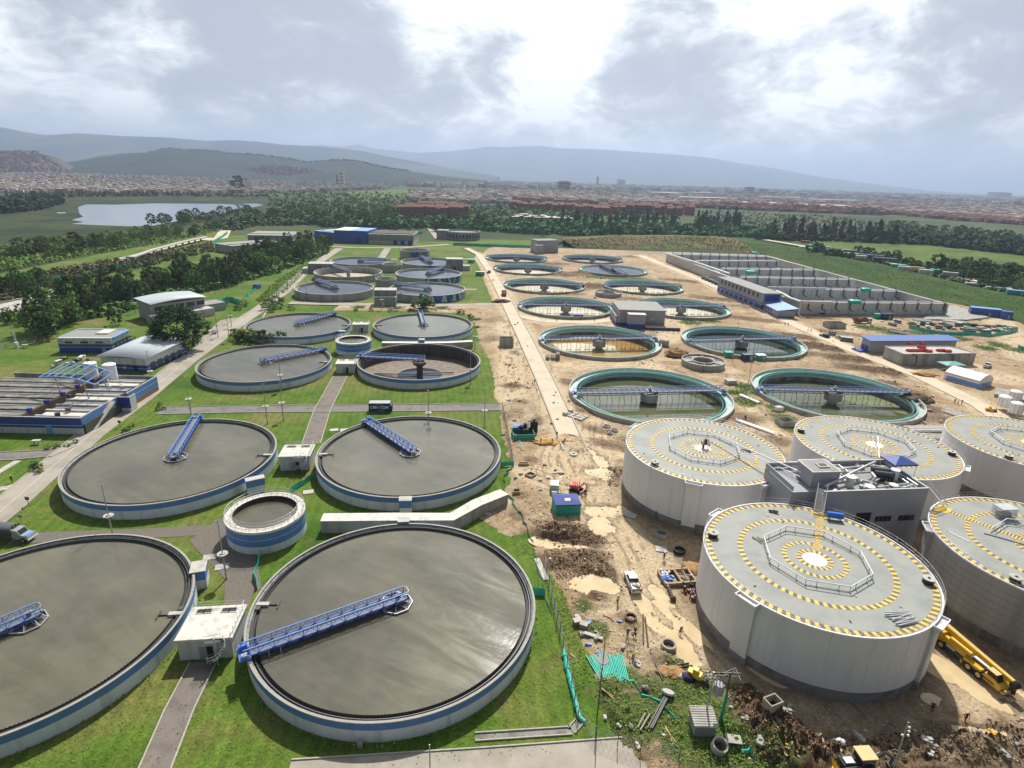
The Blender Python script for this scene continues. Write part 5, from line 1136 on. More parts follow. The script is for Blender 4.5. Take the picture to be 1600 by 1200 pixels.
for k in range(4): MB().box(1+k*3,2.6+k*3,-.06,.02,1.6,3.4,0).build('window','glass',t)
# grey control building with a blue base between the clarifiers
t,w=frontbox('control_building','grey flat-roofed building with a blue base between the clarifiers',(984,515),(1048,517)); d=26; H=8
b=MB(); bands(b,-1,w*.36,0,5,(0,2.6,H-1),(1,0)); bands(b,-4.5,w-2,5,d,(0,2.0,H),(1,0)); bands(b,-5.5,-4.5,7,d-2,(0,1.4,4.6),(1,0)); b.build('wall',['wall_grey','deep_blue'],t)
b=MB(); b.box(-4.9,w-1.6,4.7,d+.3,H,H+.3,0); b.box(-1.2,w*.36+.2,-.2,4.7,H-1,H-.75,1); b.box(-5.7,-4.6,6.8,d-1.8,4.6,4.8,1); b.build('roof',['roof_grey','roof_white'],t)
MB().box(w*.55,w*.55+1.5,4.9,5.03,3.6,4.5,0).build('window','white_wall',t); MB().box(w*.36,w+4,-1,5,0,1.5,0).build('platform','deep_blue',t); MB().box(w*.36,w+4,-1.1,5,1.5,1.75,0).build('platform_top','wood',t)
for k in range(3): MB().box(-4.56,-4.48,8+k*5,10+k*5,2,4.4,0).build('door','deep_blue',t)
# low building with a blue roof and a concrete basin before it
t,w=frontbox('pump_building','long low building with a bright blue roof at the right',(1356,552),(1490,551)); d=5; H=6
b=MB(); b.box(0,w,0,d,0,H-.3,0); b.build('wall','wall_grey',t); b=MB(); b.add([(-1,-1.2,H-.3),(w+1,-1.2,H-.3),(w+1,d+1,H+.3),(-1,d+1,H+.3),(-1,-1.2,H-.6),(w+1,-1.2,H-.6),(w+1,d+1,H),(-1,d+1,H)],[(0,1,2,3),(4,7,6,5),(0,4,5,1),(1,5,6,2),(2,6,7,3),(3,7,4,0)]); b.build('roof','roof_blue',t)
for y in (.6,2.9): MB().box(-.08,.02,y,y+1.8,0,3,0).build('door','deep_blue',t)
b=MB(); b.box(-4,-.2,0,5,0,1,0); b.build('steps','deep_blue',t)
tp4=px2([(1383,541),(1413,553),(1526,551.5),(1484,541)],5.2); o=tp4[0]; t=thing('concrete_basin','raised bare concrete basin with red pieces on top, in front of the blue-roofed building','basin',(o.x,o.y,0)); q=[(p.x-o.x,p.y-o.y) for p in tp4]
b=MB(); b.prism(q,0,5.0); b.build('wall','concrete',t); cx=sum(p[0] for p in q)/4; cy=sum(p[1] for p in q)/4
MB().prism([(cx+(p[0]-cx)*.96,cy+(p[1]-cy)*.94) for p in q],5.0,5.03).build('top_slab','concrete_pale',t)
b=MB(); L4=q+[q[0]]
for a,c in zip(L4,L4[1:]): b.bar((*a,5.12),(*c,5.12),.4,0,.28)
b.build('rim','concrete_pale',t)
for px,py,lx in ((1433,548,9),(1440,543,3),(1470,548,3.4),(1480,549,3),(1450,549,3),(1422,537,2),(1441,537,2)):
    c=P(px,py,5.3); b=MB(); b.box(-lx/2,lx/2,-.7,.7,0,.7,0); b.tube((-lx/2,0,.7),(lx/2,0,.7),.3,8,0); tag(b.build('red_valve','red_paint',None,(c.x,c.y,5.05),SITE),'red metal piece lying on the raised concrete basin','valve','red pieces on the concrete basin')
for px in (1430,1487): c=P(px,565,2); bar_thing('black_hose','black hose hanging down the concrete basin wall','hose',[P(px-5,553,5.3)+Vector((0,-.3,0)),P(px+2,556,4.4)+Vector((0,-.3,0)),P(px+1,566,1.6)+Vector((0,-.3,0)),P(px-3,571,.4)+Vector((0,-.3,0))],.16,'black',group='hoses on the concrete basin')
# white event tent
a,c,e=P(1473,593),P(1527,608.5),P(1557,606); t=thing('marquee_tent','white marquee tent with a rounded roof and arched windows','tent',(a.x,a.y,0),math.atan2(c.y-a.y,c.x-a.x)); w=(c-a).length; d=(e-c).length*1.0
b=MB(); n=12; f=lambda u:(d*u,3.0+2.2*math.sin(PI*(.06+.88*u))-.4)
for i in range(n):
    (y0,z0),(y1,z1)=f(i/n),f((i+1)/n)
    for k in range(6): b.add([(w*k/6,y0,z0),(w*(k+1)/6,y0,z0),(w*(k+1)/6,y1,z1),(w*k/6,y1,z1)],[(0,1,2,3)],0,True)
    for x in (0,w): b.quad((x,y0,2.6),(x,y1,2.6),(x,y1,z1),(x,y0,z0))
b.build('roof','tent_white',t); b=MB(); b.box(0,w,0,.1,0,2.75,0); b.box(0,w,d-.1,d,0,2.75,0); b.box(w-.1,w,.1,d-.1,0,2.62,0); b.box(0,.1,.1,d-.1,0,2.62,0); b.build('wall','tent_white',t)
for k in range(5): b=MB(); y=1+k*(d-2)/5; b.add([(w+.03,y,.5),(w+.03,y+1.4,.5),(w+.03,y+1.4,1.6),(w+.03,y+1.1,2.1),(w+.03,y+.3,2.1),(w+.03,y,1.6)],[(0,1,2,3,4,5)]); b.build('window','pale_blue',t)
for k in range(8): MB().box(1+k*w/8,2.4+k*w/8,-.04,.01,.5,2.0,0).build('window','pale_blue',t)
gazebo(1484,578,'g',8,5,2.6,'low pale canopy behind the marquee tent','teal_fade')
# chemical tanks on a plinth
t=thing('tank_plinth','low concrete plinth under the white tanks at the right edge','plinth',(P(1552,622).x,P(1552,622).y,0),rad(-42)); MB().box(0,34,0,9,0,1.6,0).build('slab','concrete',t)
for k,(px,py,l) in enumerate(((1573,616,'white cylinder tank on the plinth at the right edge, foremost on the left'),(1592,626,'white cylinder tank on the plinth, cut by the right edge'),(1590,608,'white cylinder tank on the plinth, in the second row'))):
    c=P(px,py,5.5); tt=thing('chemical_tank',l,'tank',(c.x,c.y,1.6),0,'white tanks on the plinth'); MB().tube((0,0,0),(0,0,3.1),1.75,28).build('shell','white_paint',tt); MB().lathe([(1.75,3.1),(1.1,3.4),(0,3.5)],28,0).build('lid','white_paint',tt); b=MB()
    for q in range(10): a=TAU*q/10; b.tube((1.78*math.cos(a),1.78*math.sin(a),0),(1.78*math.cos(a),1.78*math.sin(a),3.1),.05,5)
    b.build('bands','grey_steel',tt)
# far halls beyond the grey tanks
t,w=frontbox('blue_hall','large blue shed with a blue and white metal roof',(523,379),(574,381)); d=34; H=11.5; b=MB(); b.box(0,w,0,d,0,H,0); b.build('wall','container_blue',t)
b=MB(); b.box(-.3,w*.5,-.3,d,H,H+.4,0); b.box(w*.5,w+.3,-.3,d,H,H+.41,1); b.build('roof',['white_paint','pale_blue'],t); MB().box(w*.68,w*.82,-.1,.02,0,6,0).build('door','deep_blue',t)
t,w=frontbox('blue_hall','low blue shed at the left of the taller blue one',(487,375),(523,379)); b=MB(); b.box(0,w,4,30,0,8.5,0); b.build('wall','container_blue',t); MB().box(-.3,w,3.7,30,8.5,8.8,0).build('roof','pale_blue',t); MB().box(w*.2,w*.5,8,24,8.8,9.3,0).build('skylight','roof_metal',t)
t,w=frontbox('grey_hall','grey flat-roofed hall with roof pipes beside the blue shed',(576,381),(646,383)); d=40; H=9; b=MB(); bands(b,0,w,0,d,(0,3.2,H),(1,0)); b.build('wall',['concrete_grey','concrete_pale'],t); MB().box(-.3,w+.3,-.3,d,H,H+.3,0).build('roof','concrete_grey',t)
for k in range(3): MB().box(1,w-1,6+k*10,8+k*10,H+.3,H+1.4,0).build('roof_duct','concrete_pale',t)
for k in range(3): MB().box(w*.55+k*7,w*.55+4+k*7,-.1,.02,0,4,0).build('door','deep_blue',t)
x,y,r=at_rim(724,361,696,750,8.5); t=thing('round_building','round grey concrete building far beyond the tanks','building',(x,y,0)); MB().lathe([(r,0),(r,8.5),(r-.6,8.5),(r-.6,7.3),(0,7.3)],48,0).build('wall','concrete_grey',t); MB().lathe([(r+.05,7.7),(r+.05,8.7),(r-.6,8.7)],48,0).build('rim','concrete_pale',t)
for k in range(16): a=PI+PI*(k+.5)/16; MB().box(r-.1,r+.1,-.8,.8,2.5,6,0,Matrix.Rotation(a,4,'Z')).build('window','black',t)
MB().box(-r-10,-r+2,-6,8,0,9,0).build('stair_block','concrete',t)
for (pl,pr,d,H,lab) in (((388,380),(456,381),40,7,'long low grey-roofed hall by the trees on the left'),((365,397),(440,390),25,6,'nearer grey-roofed hall by the trees on the left')):
    t,w=frontbox('grey_hall',lab,pl,pr); MB().box(0,w,0,d,0,H,0).build('wall','concrete',t); MB().box(-1,w+1,-1,d,H,H+.4,0).build('roof','roof_grey',t); MB().box(0,w,d*.3,d*.34,H+.4,H+1,0).build('skylight','roof_white',t)
t,w=frontbox('grey_hall','small dark grey building beyond the farthest clarifiers',(840,396),(872,395)); b=MB(); b.box(0,w,0,14,0,11,0); b.build('wall','wall_grey',t); MB().box(-.3,w+.3,-.3,14.3,11,11.4,0).build('roof','concrete_grey',t); MB().box(-4,3,-6,0,0,8,0).build('stair_block','wall_grey',t)
# ------------------------------------------------------------ aeration basins
ZW=7.0
rows=[((1044,397),(1200,401)),((1086,408),(1216,408)),((1126,420),(1275,422)),((1156,433),(1330,437)),((1204,450),(1405,455)),((1252,472),(1480,474))]
fl=px2([(1042,396.5),(1201,400.5),(1482,475),(1250,472.5)],ZW)
c=fl[0]; t=thing('aeration_basin','huge open concrete basin split by long walls and walkways','basin',(c.x,c.y,0)); b=MB(); b.prism([(p.x-c.x,p.y-c.y) for p in fl],-.5,.75); b.build('floor','basin_floor',t); q_=px2([(1478,480),(1490,477),(1545,496),(1510,500),(1440,499)],.8); MB().prism([(p.x-c.x,p.y-c.y) for p in q_],-.3,1.0).build('apron','concrete',t)
def bwall(a,e,th=.6,z1=ZW,name='partition_wall'):
    a=P(*a,ZW);e=P(*e,ZW); d=(e-a).to_2d(); b=MB(); L=d.length; ob=None
    b.box(0,L,-th/2,th/2,.5,z1-.3,0); b.box(0,L,-th/2-.3,th/2+.3,z1-.3,z1,1); o=b.build(name,['white_wall','white_paint'] if name=='partition_wall' else ['concrete_pale','white_wall'],t,(a.x-c.x,a.y-c.y,0),math.atan2(d.y,d.x)); return o,L
br=None
def bracket_mesh():
    b=MB(); b.box(-.25,.25,-1.1,-.7,-3.6,.2,0); b.box(-.2,.2,-.9,.9,0,.3,0); b.box(-.2,.2,.5,.8,.3,1.7,0); b.box(-.2,.2,-.8,-.5,.3,1.7,0); b.bar((0,-.9,-3.4),(1.8,-1.9,-4.6),.4,0); return b
for i,(a,e) in enumerate(rows):
    o,L=bwall(a,e); k=int(L/7.5)
    for q in range(k):
        x=4+q*(L-6)/max(k-1,1)
        if br is None: br=bracket_mesh().build('pipe_bracket','dark_steel',o,(x,0,ZW)); 
        else: d_=br.copy(); COL.objects.link(d_); d_.parent=o; d_.location=(x,0,ZW)
    r_=MB()
    for z in (.55,1.05): r_.tube((0,.9,ZW+z),(L,.9,ZW+z),.05,4)
    r_.build('railing','galv',o); MB().tube((1,-.75,ZW+.55),(L-1,-.75,ZW+.55),.4,8).build('air_pipe','white_paint',o)

bwall((1042,396.5),(1250,472.5),.8,name='outer_wall'); bwall((1200,400.5),(1482,475),.8,name='outer_wall')
MB().path([p-Vector((c.x,c.y,0)) for p in (P(1040,396,8),P(1090,411,8),P(1140,428,8))],.75,12).build('air_main','galv',t)
MB().path([p-Vector((c.x,c.y,0)) for p in (P(1213,455,8),P(1226,461,7.6),P(1234,466,7.5),P(1252,472,7.6),P(1300,473,7.6))],.8,12).build('air_main','pipe_pale',t)
for (a,e) in (((1090,408),(1208,408)),((1200,449),(1290,451))): MB().path([p-Vector((c.x,c.y,0)) for p in (P(*a,8),P(*e,8))],.55,10).build('air_pipe','galv',t)
for px,py,s,l in ((1352,455,4.5,'teal covered box on the middle walkway of the basin, its right end'),(1335,474,5.5,'large teal covered box near the front of the basin'),(1288,466,4,'teal covered box left on the basin floor, nearest pair'),(1300,468,4.5,'teal covered box right on the basin floor, nearest pair'),(1173,427,6,'teal covered box on the second basin walkway'),(1178,397,4,'small teal covered box on the far basin wall')):
    p=P(px,py,ZW); tt=thing('covered_box',l,'covered box',(p.x,p.y,ZW-.1 if py not in (466,468) else .75),SITE); MB().box(-s/2,s/2,-s/3,s/3,0,1.8,0).build('side_netting','teal',tt); b=MB(); b.add([(-s/2-.1,-s/3-.1,1.75),(s/2+.1,-s/3-.1,1.75),(s/2+.1,s/3+.1,1.75),(-s/2-.1,s/3+.1,1.75),(-s/4,0,2.3),(s/4,0,2.3)],[(0,1,5,4),(1,2,5),(2,3,4,5),(3,0,4)]); b.build('cover','teal_bright',tt)
for k in range(16):
    px=1092+k*10.2+(k%3)*2; py=424+k*3.6+ (k%2)*1.5
    if px>1112 and px<1196: continue
    p=G(px,py); b=MB(); b.box(-2.4,2.4,-1.2,1.2,0,1.1,0); b.box(-2,2,-.8,.8,1.1,1.4,1); tag(b.build('equipment_skid',['wall_dark','galv'],None,p,rad(-30)),'grey equipment skid stored along the left side of the basin','equipment','skids along the basin')
for k in range(6):
    p=G(1103+k*5.2,437+k*2.2); b=MB(); b.box(-3,3,-1.3,1.3,0,1.6,0); b.box(-2.6,2.6,-.9,.9,1.6,1.9,1); tag(b.build('equipment_skid',['wall_dark','concrete_grey'],None,p,rad(-30)),'dark boxed equipment in a row left of the striped building','equipment','boxed equipment beside the striped building')
# ------------------------------------------------------------ vehicles (local +x is forward)
def heading(a,c,z=.2):
    p,q=P(*a,z),P(*c,z); return math.atan2(q.y-p.y,q.x-p.x)
def wheel(t,x,y,r,w=.3,hub='grey_steel'):
    s=1 if y>0 else -1
    o=MB().tube((0,-w/2,0),(0,w/2,0),r,20).build('wheel','rubber',t,(x,y,r)); MB().tube((0,s*(w/2-.02),0),(0,s*(w/2+.02),0),r*.55,16).build('rim',hub,o)
def extrude(b,prof,y0,y1,m=0,inset=0):
    n=len(prof); vs=[(x,y0+(inset if z>1.15 else 0),z) for x,z in prof]+[(x,y1-(inset if z>1.15 else 0),z) for x,z in prof]
    b.add(vs,[tuple(range(n)),tuple(reversed(range(n,2*n)))],m); b.add(vs,[(i,n+i,n+(i+1)%n,(i+1)%n) for i in range(n)],m); return b
def pickup(label,loc,rz,col='car_white',cargo=True,bed='grey_steel',cat='pickup',group=None):
    t=thing('pickup_truck',label,cat,loc,rz,group); b=MB()
    extrude(b,[(-2.6,.45),(2.45,.45),(2.6,.75),(2.5,1.05),(1.35,1.15),(-.6,1.15),(-2.6,1.12)],-.9,.9); b.build('body',col,t)
    b=MB(); extrude(b,[(1.4,1.12),(.75,1.72),(-.35,1.76),(-.62,1.12)],-.86,.86,0,.12); b.build('cabin','glass',t); b=MB(); b.box(-.42,.78,-.72,.72,1.74,1.80); b.build('roof',col,t)
    b=MB(); b.box(-2.5,-.7,-.78,.78,1.125,1.14,0); b.build('bed',bed,t); b=MB()
    for y in (-.88,.80): b.box(-2.6,-.65,y,y+.08,1.1,1.35)
    b.box(-2.6,-2.52,-.8,.8,.9,1.3); b.build('bed_side',col if not cargo else 'wood',t)
    if cargo: b=MB(); b.blob((-1.4,.1,1.15),(.5,.5,.35),0,3,8,4); b.obox((-1.9,-.3,1.3),(.7,.5,.3),.3,1); b.build('cargo',['white_paint','rubble'],t)
    for x in (-1.65,1.6):
        for y in (-.85,.85): wheel(t,x,y,.38,.24)
    for y in (-.65,.65): MB().box(2.5,2.6,y-.2,y+.2,.75,.95).build('headlight','white_paint',t); MB().box(-2.66,-2.6,y-.1,y+.1,.75,1.0).build('tail_light','red_paint',t)
    return t
pickup('white pickup with a wooden-sided bed on the muddy track',G(988,915),heading((998,935),(980,893)))
pickup('small white pickup parked far right behind the marquee tent',G(1542,574),heading((1536,578),(1550,566)),cargo=False)
pickup('dark pickup beside the bushes left of the far grey tanks',P(478,406,.02),rad(10),'cloth_dark',False)
pickup('dark pickup by the small teal container on the pale far road',G(764,427),rad(80),'cloth_dark',False)
def truck(label,loc,rz,cab,kind,bodym,L=6.2,group=None,name='truck'):
    t=thing(name,label,'truck',loc,rz,group); MB().box(-L,2.2,-.45,.45,.55,.85).build('chassis','dark_steel',t)
    if kind=='stake':
        b=MB(); extrude(b,[(.15,.6),(3.1,.6),(3.2,.9),(3.05,1.35),(1.75,1.5),(1.2,2.3),(.15,2.35)],-1.0,1.0,0,.08); b.build('cab',cab,t); b=MB(); b.add([(1.78,-.82,1.5),(1.78,.82,1.5),(1.26,.8,2.24),(1.26,-.8,2.24)],[(0,1,2,3)]); b.build('windscreen','glass',t); MB().box(1.75,2.9,-.8,.8,1.42,1.45).build('bonnet_stripe','pale_blue',t); MB().box(3.15,3.3,-1.05,1.05,.55,.8).build('bumper','white_paint',t)
    else:
        b=MB(); extrude(b,[(.3,.7),(2.3,.7),(2.4,1.4),(2.15,2.5),(.3,2.6)],-1.15,1.15); b.build('cab',cab,t); b=MB(); b.add([(2.405,-.95,1.5),(2.405,.95,1.5),(2.18,.95,2.4),(2.18,-.95,2.4)],[(0,1,2,3)]); b.build('windscreen','glass',t)
        for y in (-1.16,1.16): MB().box(.9,1.9,y-.01,y+.01,1.5,2.3).build('window','glass',t)
    if kind=='dump':
        b=MB(); b.box(-L,-.1,-1.25,1.25,1.0,1.15); 
        for y in (-1.25,1.15): b.box(-L,-.1,y,y+.1,1.15,2.4)
        b.box(-.2,-.1,-1.15,1.15,1.15,2.7); b.box(-L,-L+.1,-1.15,1.15,1.15,2.2)
        for k in range(6): x=-L+.4+k*(L-.8)/5; b.box(x-.06,x+.06,-1.32,-1.25,1.0,2.4); b.box(x-.06,x+.06,1.25,1.32,1.0,2.4)
        b.build('tipper_body',bodym,t); MB().blob((-L/2,0,1.6),(L*.42,1.0,.75),0,5,12,5).build('load','rubble',t)
    elif kind=='tanker': MB().tube((-L,0,1.9),(-.1,0,1.9),1.05,20).build('tank_body',bodym,t); MB().box(-L+.5,-.6,-.3,.3,2.9,3.05).build('walkway','dark_steel',t)
    elif kind=='stake':
        b=MB(); b.box(-L,0,-1.2,1.2,.95,1.1)
        for k in range(9):
            x=-L+.1+k*(L-.2)/8
            for y in (-1.2,1.12): b.box(x-.06,x+.06,y,y+.08,1.1,2.5)
        for z in (1.3,1.6,1.9,2.2):
            for y in (-1.18,1.12): b.box(-L,0,y,y+.06,z,z+.16)
        b.build('stake_bed','dark_steel',t); b=MB(); n=8
        for k in range(n):
            a,c=PI*k/n,PI*(k+1)/n; b.add([(-L,-1.22*math.cos(a),2.45+.55*math.sin(a)),(-L,-1.22*math.cos(c),2.45+.55*math.sin(c)),(0,-1.22*math.cos(c),2.45+.55*math.sin(c)),(0,-1.22*math.cos(a),2.45+.55*math.sin(a))],[(0,1,2,3)],0,True)
        b.build('tarpaulin','wall_dark',t)
    for x in ((1.6 if kind!='stake' else 2.2),-L*.55,-L*.8):
        for y in (-.98,.98): wheel(t,x,y,.5,.32)
    return t
truck('stake truck with a dark tarpaulin and pale grey bonnet at the left edge',P(27,842,.06),rad(-4),'grey_steel','stake','wall_dark',6.5)
truck('dump truck with a rust-red body and white cab below the aeration basins',G(1353,505),rad(2),'car_white','dump','rust_red',6.5)
truck('silver tanker truck below the aeration basins',G(1264,490),rad(160),'car_white','tanker','galv',8,name='tanker_truck')
truck('dark red dump truck on the far pale road by the rubble',G(787,461),rad(95),'rust_red','dump','rust_red',5.5)
# the shipping container with its lettering
t=thing('shipping_container','navy shipping container with white letters on the cross road','container',P(594,641,.06),heading((575,641),(612,641),0)); L_,w_,h_=6.1,2.44,2.6
b=MB(); b.box(-L_/2,L_/2,-w_/2,w_/2,.1,h_,0)
for k in range(30): x=-L_/2+.15+k*(L_-.3)/29; b.box(x-.05,x+.05,-w_/2-.03,-w_/2,.25,h_-.15,0)
for z in (.1,h_-.12): b.box(-L_/2-.02,L_/2+.02,-w_/2-.05,-w_/2,z,z+.14,0)
b.build('body','navy_container',t); MB().box(-L_/2+.05,L_/2-.05,-w_/2+.05,w_/2-.05,h_,h_+.04).build('roof','grey_steel',t); MB().box(L_/2,L_/2+.5,-w_/2,w_/2,.1,2.0).build('machinery_end','black',t)
tx=bpy.data.curves.new('lettering','FONT'); tx.body='CMA CGM'; tx.size=1.12; tx.align_x='CENTER'; tx.align_y='CENTER'; tx.extrude=.01; tx.offset=.02
to=bpy.data.objects.new('lettering_text',tx); COL.objects.link(to); dg=bpy.context.evaluated_depsgraph_get(); me=bpy.data.meshes.new_from_object(to.evaluated_get(dg)); bpy.data.objects.remove(to)
me.materials.clear(); me.materials.append(M['white_paint']); o=bpy.data.objects.new('lettering',me); COL.objects.link(o); o.parent=t; o.location=(0,-w_/2-.06,1.35); o.rotation_euler=(PI/2,0,0)
b=MB()
for k in range(10):
    a,c=rad(30+k*12),rad(30+(k+1)*12); b.bar((1.7*math.cos(a)-.2,-w_/2-.065,1.35+.85*math.sin(a)),(1.7*math.cos(c)-.2,-w_/2-.065,1.35+.85*math.sin(c)),.02,0,.06)
    a,c=rad(250+k*7),rad(250+(k+1)*7); b.bar((1.8*math.cos(a)+.2,-w_/2-.065,1.35+.85*math.sin(a)),(1.8*math.cos(c)+.2,-w_/2-.065,1.35+.85*math.sin(c)),.02,0,.06)
b.build('logo_arc','white_paint',t)
def container(label,loc,rz,col,L=6,h=2.6,roof=None,group=None,w=2.5):
    t=thing('site_container',label,'container',loc,rz,group); b=MB(); b.box(-L/2,L/2,-w/2,w/2,0,h)
    k=int(L/.4)
    for i in range(k): x=-L/2+.2+i*(L-.4)/max(k-1,1); b.box(x-.06,x+.06,-w/2-.03,-w/2,.15,h-.1)
    b.build('body',col,t); MB().box(-L/2-.05,L/2+.05,-w/2-.08,w/2+.05,h,h+.1).build('roof',roof or col,t); MB().box(L*.1,L*.1+.9,-w/2-.06,-w/2-.02,.1,2.1).build('door','grey_steel',t); return t
container('small teal container on the pale far road',P(750,430,.3),SITE,'teal',6,2.4,'pipe_pale'); container('green skip at the edge of the far lawn',P(736,410,.3),SITE,'green_dark',5,2.2)
container('long blue container at the foot of the green embankment',G(1537,493),rad(-24),'container_blue',14,4.2,'pale_blue',w=5); container('small blue container right of the long blue one',G(1570,498),rad(-24),'container_blue',5,4,w=4)
container('teal shed behind the dump truck',G(1372,498),SITE,'teal',5,2.6); container('dark blue shed beside the teal one behind the dump truck',G(1384,499),SITE,'navy_container',6,3)
container('navy box on the ground at the rim of the dark green clarifier',G(1167,563),SITE,'navy_container',4.2,2.4); container('teal box with a white lid at the rim of the dark green clarifier',G(1187,563),SITE,'teal',3.6,2.2,'white_paint'); container('small teal box left of the navy one by the clarifier rim',G(1137,558),SITE,'teal',3,2)
container('blue box by the wall of the pale clarifier on the left',G(903,498),SITE,'container_blue',4.5,2.2); container('low blue-roofed shed at the rim of the ochre clarifier',G(1037,541),rad(-20),'grey_steel',4,2,'cloth_navy')
container('small blue hut beside the far left weedy lawn',P(402,450,0),SITE,'bright_blue',4,2.2)
# gazebos and generator
gazebo(884,797,'g',5.2,4.2,2.5,'small tent with a blue roof and teal netting walls on the muddy yard','canvas_blue','teal',sign=True)
t=thing('generator_stand','teal netted enclosure round a dark machine by the sand heap','generator',G(817,682),SITE); b=MB()
for x0,x1,y0,y1 in ((-2.8,2.8,-2.4,-2.3),(-2.8,-2.7,-2.3,2.4),(2.7,2.8,-2.3,2.4),(-2.7,2.7,2.3,2.4)): b.box(x0,x1,y0,y1,0,1.5)
b.build('netting','teal',t); b=MB(); b.box(-1.3,1.3,-1.2,1.6,0,2.4,0); b.tube((-.5,-.2,2.4),(-.5,-.2,3.2),.6,14,0); b.tube((.6,.6,2.4),(.6,.6,3.4),.55,14,0); b.build('machine','cloth_dark',t); MB().box(-2.6,.2,.4,2.2,2.6,2.7).build('roof','bright_blue',t)
b=MB(); b.box(-1,1,-.7,.7,0,3,0); b.tube((0,0,3),(0,0,3.5),.3,10,0); tag(b.build('black_silo','cloth_dark',None,G(834,675)),'black upright machine at the right of the teal netted enclosure','machine')
# red mini excavator
t=thing('mini_excavator','small red excavator with its arm folded, on the muddy yard','excavator',G(900,767),heading((892,762),(912,768)))
for s in (-1,1):
    b=MB(); extrude(b,[(-1.3,.15),(-1.1,0),(1.1,0),(1.3,.15),(1.3,.5),(1.1,.62),(-1.1,.62),(-1.3,.5)],s*.85-.22,s*.85+.22); b.build('track','rubber',t)
b=MB(); b.box(-.9,.8,-.7,.7,.62,.8,1); extrude(b,[(-1.4,.8),(.6,.8),(.5,1.3),(-.4,1.5),(-1.3,1.45)],-.8,.8,0); b.build('body',['red_paint','dark_steel'],t); b=MB()
for x in (-.5,.5):
    for y in (-.6,.6): b.bar((x,y,1.4),(x,y,2.5),.08,0)
b.box(-.6,.6,-.7,.7,2.5,2.58,1); b.build('canopy',['dark_steel','orange_red'],t); b=MB(); b.path([(.8,.1,1.0),(1.7,.1,2.5),(2.5,.1,1.9)],.13,8); b.build('boom','orange_red',t); b=MB(); b.path([(2.5,.1,1.9),(2.2,.1,.8)],.1,8); b.box(1.9,2.5,-.25,.45,.3,.8); b.build('bucket','rust_dark',t); MB().box(1.5,1.7,-.9,.9,.05,.5).build('dozer_blade','red_paint',t)
# grey compressor
t=thing('compressor','grey compressor trailer with a wooden skid, left of the red excavator','compressor',G(866,766),heading((866,768),(866,748))); b=MB(); extrude(b,[(-1.6,.4),(1.6,.4),(1.6,1.5),(1.1,1.9),(-1.3,1.9),(-1.6,1.6)],-.9,.9); b.build('body','grey_steel',t); MB().box(-2.4,-1.6,-.6,.6,.3,.9).build('engine','white_paint',t); MB().bar((-2.0,-.4,.4),(-2.0,-2.8,.35),.2).build('skid','wood',t)
for y in (-.8,.8): wheel(t,-.2,y,.35)
# the mobile crane
t=thing('mobile_crane','yellow four-axle mobile crane with its boom laid forward, right of the nearest digester','crane',G(1509,1037),heading((1480,1010),(1566,1080))); t.scale=(.9,.9,.9)
b=MB(); b.box(-6.3,5.3,-1.3,1.3,.95,1.35,0); b.box(-6.3,-3.4,-1.32,1.32,1.35,1.6,1); b.box(-2.8,-1.4,-1.34,1.34,1.35,1.5,2); b.box(.2,3,-1.34,-.4,1.35,1.75,1); b.box(.4,2.8,.3,1.34,1.35,1.7,2); b.build('carrier',['dark_steel','yellow_paint','white_paint'],t)
b=MB(); extrude(b,[(3.5,.75),(6.2,.75),(6.3,1.3),(6.0,1.6),(5.2,2.0),(3.6,2.0)],-1.3,1.3); b.build('front_cab','yellow_paint',t); b=MB(); b.box(3.9,5.1,-1.15,-.1,2.0,2.05,0); extrude(b,[(3.9,2.0),(5.7,1.9),(5.2,2.75),(3.9,2.8)],-1.25,-.15); b.build('cab_glass','black',t); MB().box(3.7,5.2,-1.25,-.15,2.78,2.88).build('cab_roof','cream_roof',t)
b=MB(); b.box(-3.9,.2,-1.1,.0,1.5,2.5,0); b.box(-6.6,-3.9,-1.2,1.2,1.65,2.9,0); b.box(-3.5,-1,.2,1.1,1.5,2.2,1); b.tube((-2.8,-.7,2.6),(.8,-.7,2.6),.38,12,0); b.build('superstructure',['yellow_paint','black'],t)
b=MB(); b.add([(-5.6,-.1,2.75),(-5.6,.75,2.75),(-5.6,.75,3.65),(-5.6,-.1,3.65),(6.6,0,2.25),(6.6,.65,2.25),(6.6,.65,2.95),(6.6,0,2.95)],[(0,3,2,1),(4,5,6,7),(0,1,5,4),(1,2,6,5),(2,3,7,6),(3,0,4,7)],0); b.build('boom','yellow_paint',t)
b=MB(); b.add([(-5.3,.05,3.66),(-5.3,.6,3.66),(6.5,.5,2.97),(6.5,.15,2.97)],[(0,3,2,1)]); b.build('boom_top_plate','cream_roof',t)
b=MB()
for k in range(5): b.tube((6.9,-.1+k*.2,2.3),(6.9,0+k*.2,2.3),.55,18)
b.box(6.5,7.1,-.05,.75,1.2,2.3); b.tube((7.0,.3,.8),(7.0,.3,1.3),.3,12); b.build('sheave_head','black',t); MB().box(6.3,6.7,-1.2,1.2,.6,.9).tube((6.6,-.7,.7),(6.6,-.7,1.2),.2,10).tube((6.6,.6,.7),(6.6,.6,1.2),.2,10).build('bumper','cream_roof',t)
for x in (-5.2,-3.6,1.2,2.9):
    for y in (-1.15,1.15): wheel(t,x,y,.72,.45,'cream_roof')
for x in (-6.0,0): 
    for y in (-1,1): MB().box(x-.15,x+.15,y*1.15-.2,y*1.15+.2,.4,1.0).build('outrigger','yellow_paint',t)
